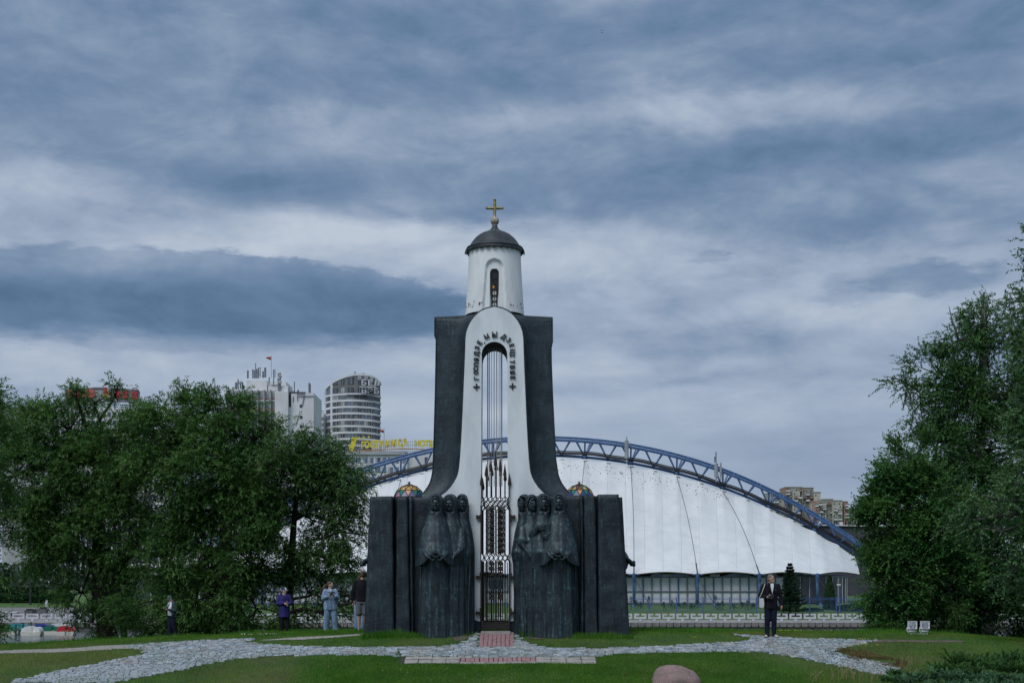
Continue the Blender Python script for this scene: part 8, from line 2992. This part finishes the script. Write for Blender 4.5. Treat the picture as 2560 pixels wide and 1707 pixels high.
mb = MB(); mb.prism([(-.02, 1.46), (.05, 1.46), (.045, 1.38), (.02, 1.29), (-.01, 1.38)], -.158, -.11); p.part('t_shirt', mb, M_TEE, .008)
for pts in ([(.015, -.162, 1.29), (.02, -.168, 1.1), (.04, -.168, .9), (.045, -.165, .74)], [(-.16, -.135, 1.28), (-.02, -.166, 1.27)], [(.05, -.166, 1.27), (.17, -.13, 1.28)], [(-.11, -.155, 1.05), (-.12, -.155, .78)], [(.13, -.15, 1.05), (.14, -.15, .78)]):
    mb = MB(); mb.tube(pts, .005, 4); p.part('jacket_seam', mb, M_NAVYF if pts[0][0] == .015 else M_DENIM2, parent=jk)
for z in (1.2, 1.1, 1.0, .9): 
    mb = MB(); mb.ball((.052 + (1.2 - z) * .03, -.168, z), .007, 6, 4); p.part('button', mb, M_TEE, parent=jk)
mb = MB(); legs(mb, hips, knees, ank, (.115, .108, .105)); torso(mb, [(.80, .17, .12, 0, 0), (.95, .16, .11, 0, 0)]); mb.cap(ank[0], .105, V3(-.135, 0, .06), .112); mb.cap(ank[1], .105, V3(.175, 0, .06), .112)
p.part('jeans', mb, M_DENIM2, .012)
shoe(p, -.14, 0, -.2, M_TEE); shoe(p, .18, 0, .3, M_TEE)
mb = hmb(Hm, lambda m: (m.ball((0, .022, .160), (.083, .095, .096), 16, 10), m.ball((0, .058, .125), (.076, .062, .080), 14, 8), m.ball((0, .125, .15), (.035, .035, .035), 10, 6)))
hr = p.part('hair', mb, M_HAIRB, .010)
mb = MB()
b0 = Hm @ Vector((0, .13, .15))
mb.tube([b0, b0 + V3(-.07, .05, -.06), b0 + V3(-.13, .05, -.20), b0 + V3(-.155, .03, -.36), b0 + V3(-.15, 0, -.50), b0 + V3(-.17, 0, -.60)], [.030, .058, .066, .055, .035, .010], 10)
for q in range(10): mb.tube([b0 + V3(-.05, .03, -.05), b0 + V3(-.13 - .012 * q, .05 - .01 * q, -.22), b0 + V3(-.13 - .014 * (q % 5), .02, -.45 - .02 * q)], [.018, .014, .004], 5)
p.part('ponytail', mb, M_HAIRB, .009)
mb = MB(); mb.rbox(Vector((.03, -.30, 1.33)), (.075, .012, .15), 0, .004)
Rm = Matrix.Translation((.03, -.30, 1.33)) @ Matrix.Rotation(.7, 4, 'Y') @ Matrix.Rotation(-.6, 4, 'X') @ Matrix.Translation((-.03, .30, -1.33)); mb.v = [tuple(Rm @ Vector(q)) for q in mb.v]
p.part('phone', mb, M_GADGET)

# ---- the boy in the violet coat
c = at_ground(711, 44.6)
p = Person(c, 12, 1.44, 'boy in long violet coat and navy cap with white front, hands together at his chest')
hips = [V3(-.085, 0, .90), V3(.085, 0, .90)]; knees = [V3(-.10, 0, .49), V3(.11, 0, .49)]; ank = [V3(-.11, .02, .09), V3(.13, .02, .09)]
sh = [V3(-.18, 0, 1.38), V3(.18, 0, 1.38)]
elL, wrL = V3(-.27, -.02, 1.10), V3(.0, -.23, 1.12)
elR, wrR = V3(.27, -.02, 1.12), V3(.10, -.23, 1.08)
mb = MB()
torso(mb, [(.88, .15, .11, 0, 0), (1.05, .14, .10, 0, 0), (1.36, .15, .10, 0, 0), (1.45, .06, .06, 0, .01)])
legs(mb, hips, knees, ank, (.08, .058, .045))
for s_, e_, w_ in ((sh[0], elL, wrL), (sh[1], elR, wrR)): mb.cap(s_, .045, e_, .037); mb.cap(e_, .035, w_, .026)
Hm = head(p, 62, 0, M_SKIN2, body_mb=mb, base=(0, -.01, 1.465))
p.part('body', mb, M_SKIN2, .011); face_bits(p, Hm)
mb = MB(); hand(mb, wrL, (.7, -.3, -.5), (.3, .3, -.6), (.2, -.5, .7), .5); p.part('hand', mb, M_SKIN2, .005)
mb = MB(); hand(mb, wrR, (-.1, -.5, .8), (-.8, .3, .1), (-.4, -.7, 0), .4); p.part('hand', mb, M_SKIN2, .005)
mb = MB()
torso(mb, [(.585, .205, .155, 0, 0), (.65, .215, .16, 0, 0), (.85, .21, .155, 0, 0), (1.1, .205, .15, 0, 0), (1.30, .205, .145, 0, 0), (1.39, .185, .125, 0, 0), (1.44, .12, .10, 0, .02)])
for s_, e_, w_ in ((sh[0], elL, wrL), (sh[1], elR, wrR)): mb.cap(s_, .078, e_, .074); mb.cap(e_, .074, e_.lerp(w_, .82), .055)
ct = p.part('coat', mb, M_PURPLE, .013)
mb = MB(); mb.tube([(-.10, -.07, 1.44), (-.13, .03, 1.45), (-.06, .13, 1.45), (.06, .13, 1.45), (.12, .03, 1.45), (.06, -.10, 1.42)], [.03, .042, .05, .05, .042, .025], 8); p.part('hood', mb, M_PURPLE, .010, parent=ct)
mb = MB(); mb.tube([(.02, -.148, 1.38), (.025, -.162, 1.1), (.025, -.165, .85), (.025, -.165, .60)], .005, 4); p.part('zip', mb, M_NAVYF, parent=ct)
mb = MB(); legs(mb, hips, knees, ank, (.10, .085, .075)); mb.cap(ank[0], .075, V3(-.11, .01, .05), .08); mb.cap(ank[1], .075, V3(.13, .01, .05), .08)
p.part('trousers', mb, M_BLACKF, .013)
shoe(p, -.12, 0, -.3, M_SHOED); shoe(p, .14, 0, .4, M_SHOED)
mb = hmb(Hm, lambda m: m.ball((0, .045, .118), (.076, .062, .06), 14, 8)); p.part('hair', mb, M_HAIRD, .011)
cap_hat(p, Hm, M_CAPN, M_CAPW, M_SHOEG)

# ---- the boy in the green cap
c = at_ground(429, 44.0)
p = Person(c, -38, 1.36, 'boy in green cap and dark green hooded jacket looking down at a phone')
hips = [V3(-.085, 0, .90), V3(.085, 0, .90)]; knees = [V3(-.07, -.05, .49), V3(.09, .02, .48)]; ank = [V3(-.05, -.06, .09), V3(.10, .12, .12)]
sh = [V3(-.175, 0, 1.36), V3(.175, 0, 1.36)]
elL, wrL = V3(-.24, -.02, 1.10), V3(-.09, -.26, 1.13)
elR, wrR = V3(.25, -.02, 1.08), V3(.05, -.26, 1.12)
mb = MB()
torso(mb, [(.88, .15, .11, 0, 0), (1.05, .14, .10, 0, 0), (1.34, .15, .10, 0, 0), (1.43, .06, .06, 0, .0)])
legs(mb, hips, knees, ank, (.08, .058, .045))
for s_, e_, w_ in ((sh[0], elL, wrL), (sh[1], elR, wrR)): mb.cap(s_, .045, e_, .037); mb.cap(e_, .035, w_, .026)
Hm = head(p, -10, 28, M_SKIN2, body_mb=mb, base=(0, -.03, 1.44))
p.part('body', mb, M_SKIN2, .011); face_bits(p, Hm)
mb = MB(); hand(mb, wrL, (.5, -.8, .1), (0, .2, .8), (-.6, -.3, .5), .6); p.part('hand', mb, M_SKIN2, .005)
mb = MB(); hand(mb, wrR, (-.5, -.8, .1), (0, .2, .8), (.6, -.3, .5), .6); p.part('hand', mb, M_SKIN2, .005)
mb = MB(); torso(mb, [(.88, .165, .12, 0, -.015), (1.05, .16, .125, 0, -.02), (1.25, .165, .13, 0, -.025), (1.38, .12, .11, 0, -.02), (1.43, .07, .08, 0, -.01)]); p.part('t_shirt', mb, M_TEE, .011)
mb = MB()
torso(mb, [(.80, .20, .11, .0, .05), (.86, .205, .115, 0, .05), (1.1, .20, .115, 0, .05), (1.30, .195, .11, 0, .055), (1.38, .17, .09, 0, .045), (1.43, .10, .07, 0, .05)])
for s_, e_, w_ in ((sh[0], elL, wrL), (sh[1], elR, wrR)): mb.cap(s_, .074, e_, .068); mb.cap(e_, .068, e_.lerp(w_, .85), .050)
for s_ in (-1, 1): mb.tube([(s_ * .12, -.05, 1.39), (s_ * .155, -.09, 1.2), (s_ * .155, -.09, .84)], [.03, .038, .038], 8)
jk = p.part('hooded_jacket', mb, M_GREENF, .012)
mb = MB(); mb.tube([(.11, -.03, 1.44), (.02, -.16, 1.30), (-.10, -.16, 1.10), (-.16, -.10, .95)], .018, 6); p.part('bag_strap', mb, M_BLACKF)
mb = MB(); legs(mb, hips, knees, ank, (.10, .080, .066)); torso(mb, [(.82, .155, .115, 0, 0), (.93, .15, .11, 0, 0)]); p.part('trousers', mb, M_NAVYF, .012)
shoe(p, -.05, -.07, -.1, M_SHOEG, M_TEE); shoe(p, .11, .12, .2, M_SHOEG, M_TEE, .03)
mb = hmb(Hm, lambda m: m.ball((0, .045, .118), (.076, .062, .06), 14, 8)); p.part('hair', mb, M_HAIRD, .011)
cap_hat(p, Hm, M_CAPG)
mb = MB(); mb.rbox(Vector((-.02, -.37, 1.17)), (.15, .012, .075), 0, .004); Rm = Matrix.Translation((-.02, -.37, 1.17)) @ Matrix.Rotation(-.9, 4, 'X') @ Matrix.Translation((.02, .37, -1.17)); mb.v = [tuple(Rm @ Vector(q)) for q in mb.v]; p.part('phone', mb, M_GADGET)

# ---- two people half hidden by the left buttress
c = at_ground(906, 43.0)
p = Person(c, 175, 1.80, 'man in black jacket and grey shorts seen from behind, half hidden by the left buttress')
hips = [V3(-.09, 0, .92), V3(.09, 0, .92)]; knees = [V3(-.10, 0, .49), V3(.10, 0, .49)]; ank = [V3(-.10, .02, .09), V3(.10, .02, .09)]
sh = [V3(-.19, 0, 1.42), V3(.19, 0, 1.42)]
arms = ((sh[0], V3(-.26, .01, 1.14), V3(-.24, -.05, .90)), (sh[1], V3(.26, .01, 1.14), V3(.245, -.05, .90)))
mb = MB()
torso(mb, [(.88, .16, .115, 0, 0), (1.1, .16, .12, 0, 0), (1.4, .17, .11, 0, 0), (1.48, .07, .07, 0, .01)])
legs(mb, hips, knees, ank)
for s_, e_, w_ in arms: mb.cap(s_, .05, e_, .04); mb.cap(e_, .038, w_, .03)
Hm = head(p, 0, 8, M_SKIN, body_mb=mb, base=(0, -.01, 1.50)); p.part('body', mb, M_SKIN, .011)
for w_, s_ in ((arms[0][2], -1), (arms[1][2], 1)):
    mb = MB(); hand(mb, w_, (0, -.05, -1), (-s_, -.2, 0), (0, -1, 0), .45); p.part('hand', mb, M_SKIN, .005)
mb = MB(); torso(mb, [(.86, .20, .15, 0, 0), (1.1, .205, .15, 0, 0), (1.35, .21, .145, 0, 0), (1.43, .18, .12, 0, 0), (1.50, .085, .085, 0, .02)])
for s_, e_, w_ in arms: mb.cap(s_, .08, e_, .066); mb.cap(e_, .066, e_.lerp(w_, .9), .048)
p.part('jacket', mb, M_BLACKF, .012)
mb = MB(); torso(mb, [(.80, .17, .13, 0, 0), (.92, .165, .125, 0, 0)])
for h_, k_ in zip(hips, knees): mb.cap(h_, .115, h_.lerp(k_, .92), .105)
p.part('shorts', mb, M_SHORT, .012)
shoe(p, -.10, 0, -.1, M_SHOEG); shoe(p, .10, 0, .1, M_SHOEG)
mb = hmb(Hm, lambda m: (m.ball((0, .022, .160), (.082, .094, .096), 16, 10), m.ball((0, .052, .12), (.078, .062, .07), 14, 8))); p.part('hair', mb, M_HAIRB, .010)

c = at_ground(899, 44.2)
p = Person(c, 160, 1.70, 'person in dark navy jacket and blue jeans just beyond the man in shorts')
sh = [V3(-.18, 0, 1.42), V3(.18, 0, 1.42)]
arms = ((sh[0], V3(-.25, .01, 1.14), V3(-.24, -.05, .90)), (sh[1], V3(.25, .01, 1.14), V3(.25, -.04, .90)))
mb = MB()
torso(mb, [(.88, .16, .115, 0, 0), (1.1, .15, .12, 0, 0), (1.4, .16, .11, 0, 0), (1.48, .07, .07, 0, .01)])
legs(mb, hips, knees, ank)
for s_, e_, w_ in arms: mb.cap(s_, .05, e_, .04); mb.cap(e_, .038, w_, .03)
Hm = head(p, 20, 0, M_SKIN, body_mb=mb, base=(0, -.01, 1.50)); p.part('body', mb, M_SKIN, .011)
for w_, s_ in ((arms[0][2], -1), (arms[1][2], 1)):
    mb = MB(); hand(mb, w_, (0, -.05, -1), (-s_, -.2, 0), (0, -1, 0), .45); p.part('hand', mb, M_SKIN, .005)
mb = MB(); torso(mb, [(.86, .19, .15, 0, 0), (1.1, .19, .15, 0, 0), (1.35, .195, .14, 0, 0), (1.43, .17, .12, 0, 0), (1.50, .085, .085, 0, .02)])
for s_, e_, w_ in arms: mb.cap(s_, .078, e_, .064); mb.cap(e_, .064, e_.lerp(w_, .9), .046)
p.part('jacket', mb, M_NAVYF, .012)
mb = MB(); legs(mb, hips, knees, ank, (.105, .085, .075)); torso(mb, [(.82, .16, .12, 0, 0), (.93, .155, .115, 0, 0)]); p.part('jeans', mb, M_DENIM2, .012)
shoe(p, -.10, 0, -.1, M_SHOED); shoe(p, .10, 0, .1, M_SHOED)
mb = hmb(Hm, lambda m: (m.ball((0, .022, .160), (.082, .094, .096), 16, 10), m.ball((0, .052, .12), (.078, .062, .07), 14, 8))); p.part('hair', mb, M_HAIRD, .010)

# ---- a small figure in white on the far square
c = Vector((PX(116, 160.4), 160.4, -1.165))
p = Person(c, 20, 1.05, 'small distant figure in white clothes beside the tall grey planter')
hips = [V3(-.08, 0, .9), V3(.08, 0, .9)]; knees = [V3(-.09, 0, .48), V3(.10, -.03, .48)]; ank = [V3(-.09, .05, .09), V3(.12, -.03, .09)]
arms = ((V3(-.17, 0, 1.4), V3(-.24, .02, 1.14), V3(-.23, -.08, .92)), (V3(.17, 0, 1.4), V3(.24, .02, 1.14), V3(.25, -.06, .92)))
mb = MB(); torso(mb, [(.88, .15, .11, 0, 0), (1.1, .14, .11, 0, 0), (1.38, .15, .1, 0, 0), (1.47, .06, .06, 0, 0)]); legs(mb, hips, knees, ank)
for s_, e_, w_ in arms: mb.cap(s_, .045, e_, .038); mb.cap(e_, .036, w_, .028)
Hm = head(p, 0, 0, M_SKIN, body_mb=mb, base=(0, 0, 1.48)); p.part('body', mb, M_SKIN, .014)
for w_, s_ in ((arms[0][2], -1), (arms[1][2], 1)):
    mb = MB(); hand(mb, w_, (0, -.05, -1), (-s_, -.2, 0), (0, -1, 0), .45); p.part('hand', mb, M_SKIN, .006)
mb = MB(); torso(mb, [(.82, .19, .14, 0, 0), (1.1, .175, .14, 0, 0), (1.38, .18, .12, 0, 0), (1.45, .08, .08, 0, 0)])
for s_, e_, w_ in arms: mb.cap(s_, .065, e_, .055)
p.part('shirt', mb, M_TEE, .014)
mb = MB(); legs(mb, hips, knees, ank, (.1, .08, .07)); p.part('trousers', mb, M_CONC, .014)
shoe(p, -.1, .03, 0, M_TEE); shoe(p, .12, -.05, 0, M_TEE)
mb = hmb(Hm, lambda m: m.ball((0, .02, .155), (.083, .094, .098), 14, 8)); p.part('hair', mb, M_HAIRD)

# birds far off in the sky
for bx_, by_ in ((1505, 83), (1505, 77)):
    d = 120; c = P(bx_, by_, d)
    mb = MB(); mb.tube([c + V3(-.14, 0, .06), c + V3(-.06, 0, .01), c, c + V3(.07, 0, .02), c + V3(.15, 0, .07)], [.005, .012, .022, .012, .005], 5)
    put_ = mb.build('bird', M_BLACKC); tag(put_, 'tiny bird high in the sky right of the chapel' + (', lower of two' if by_ > 80 else ', upper of two'), 'bird')
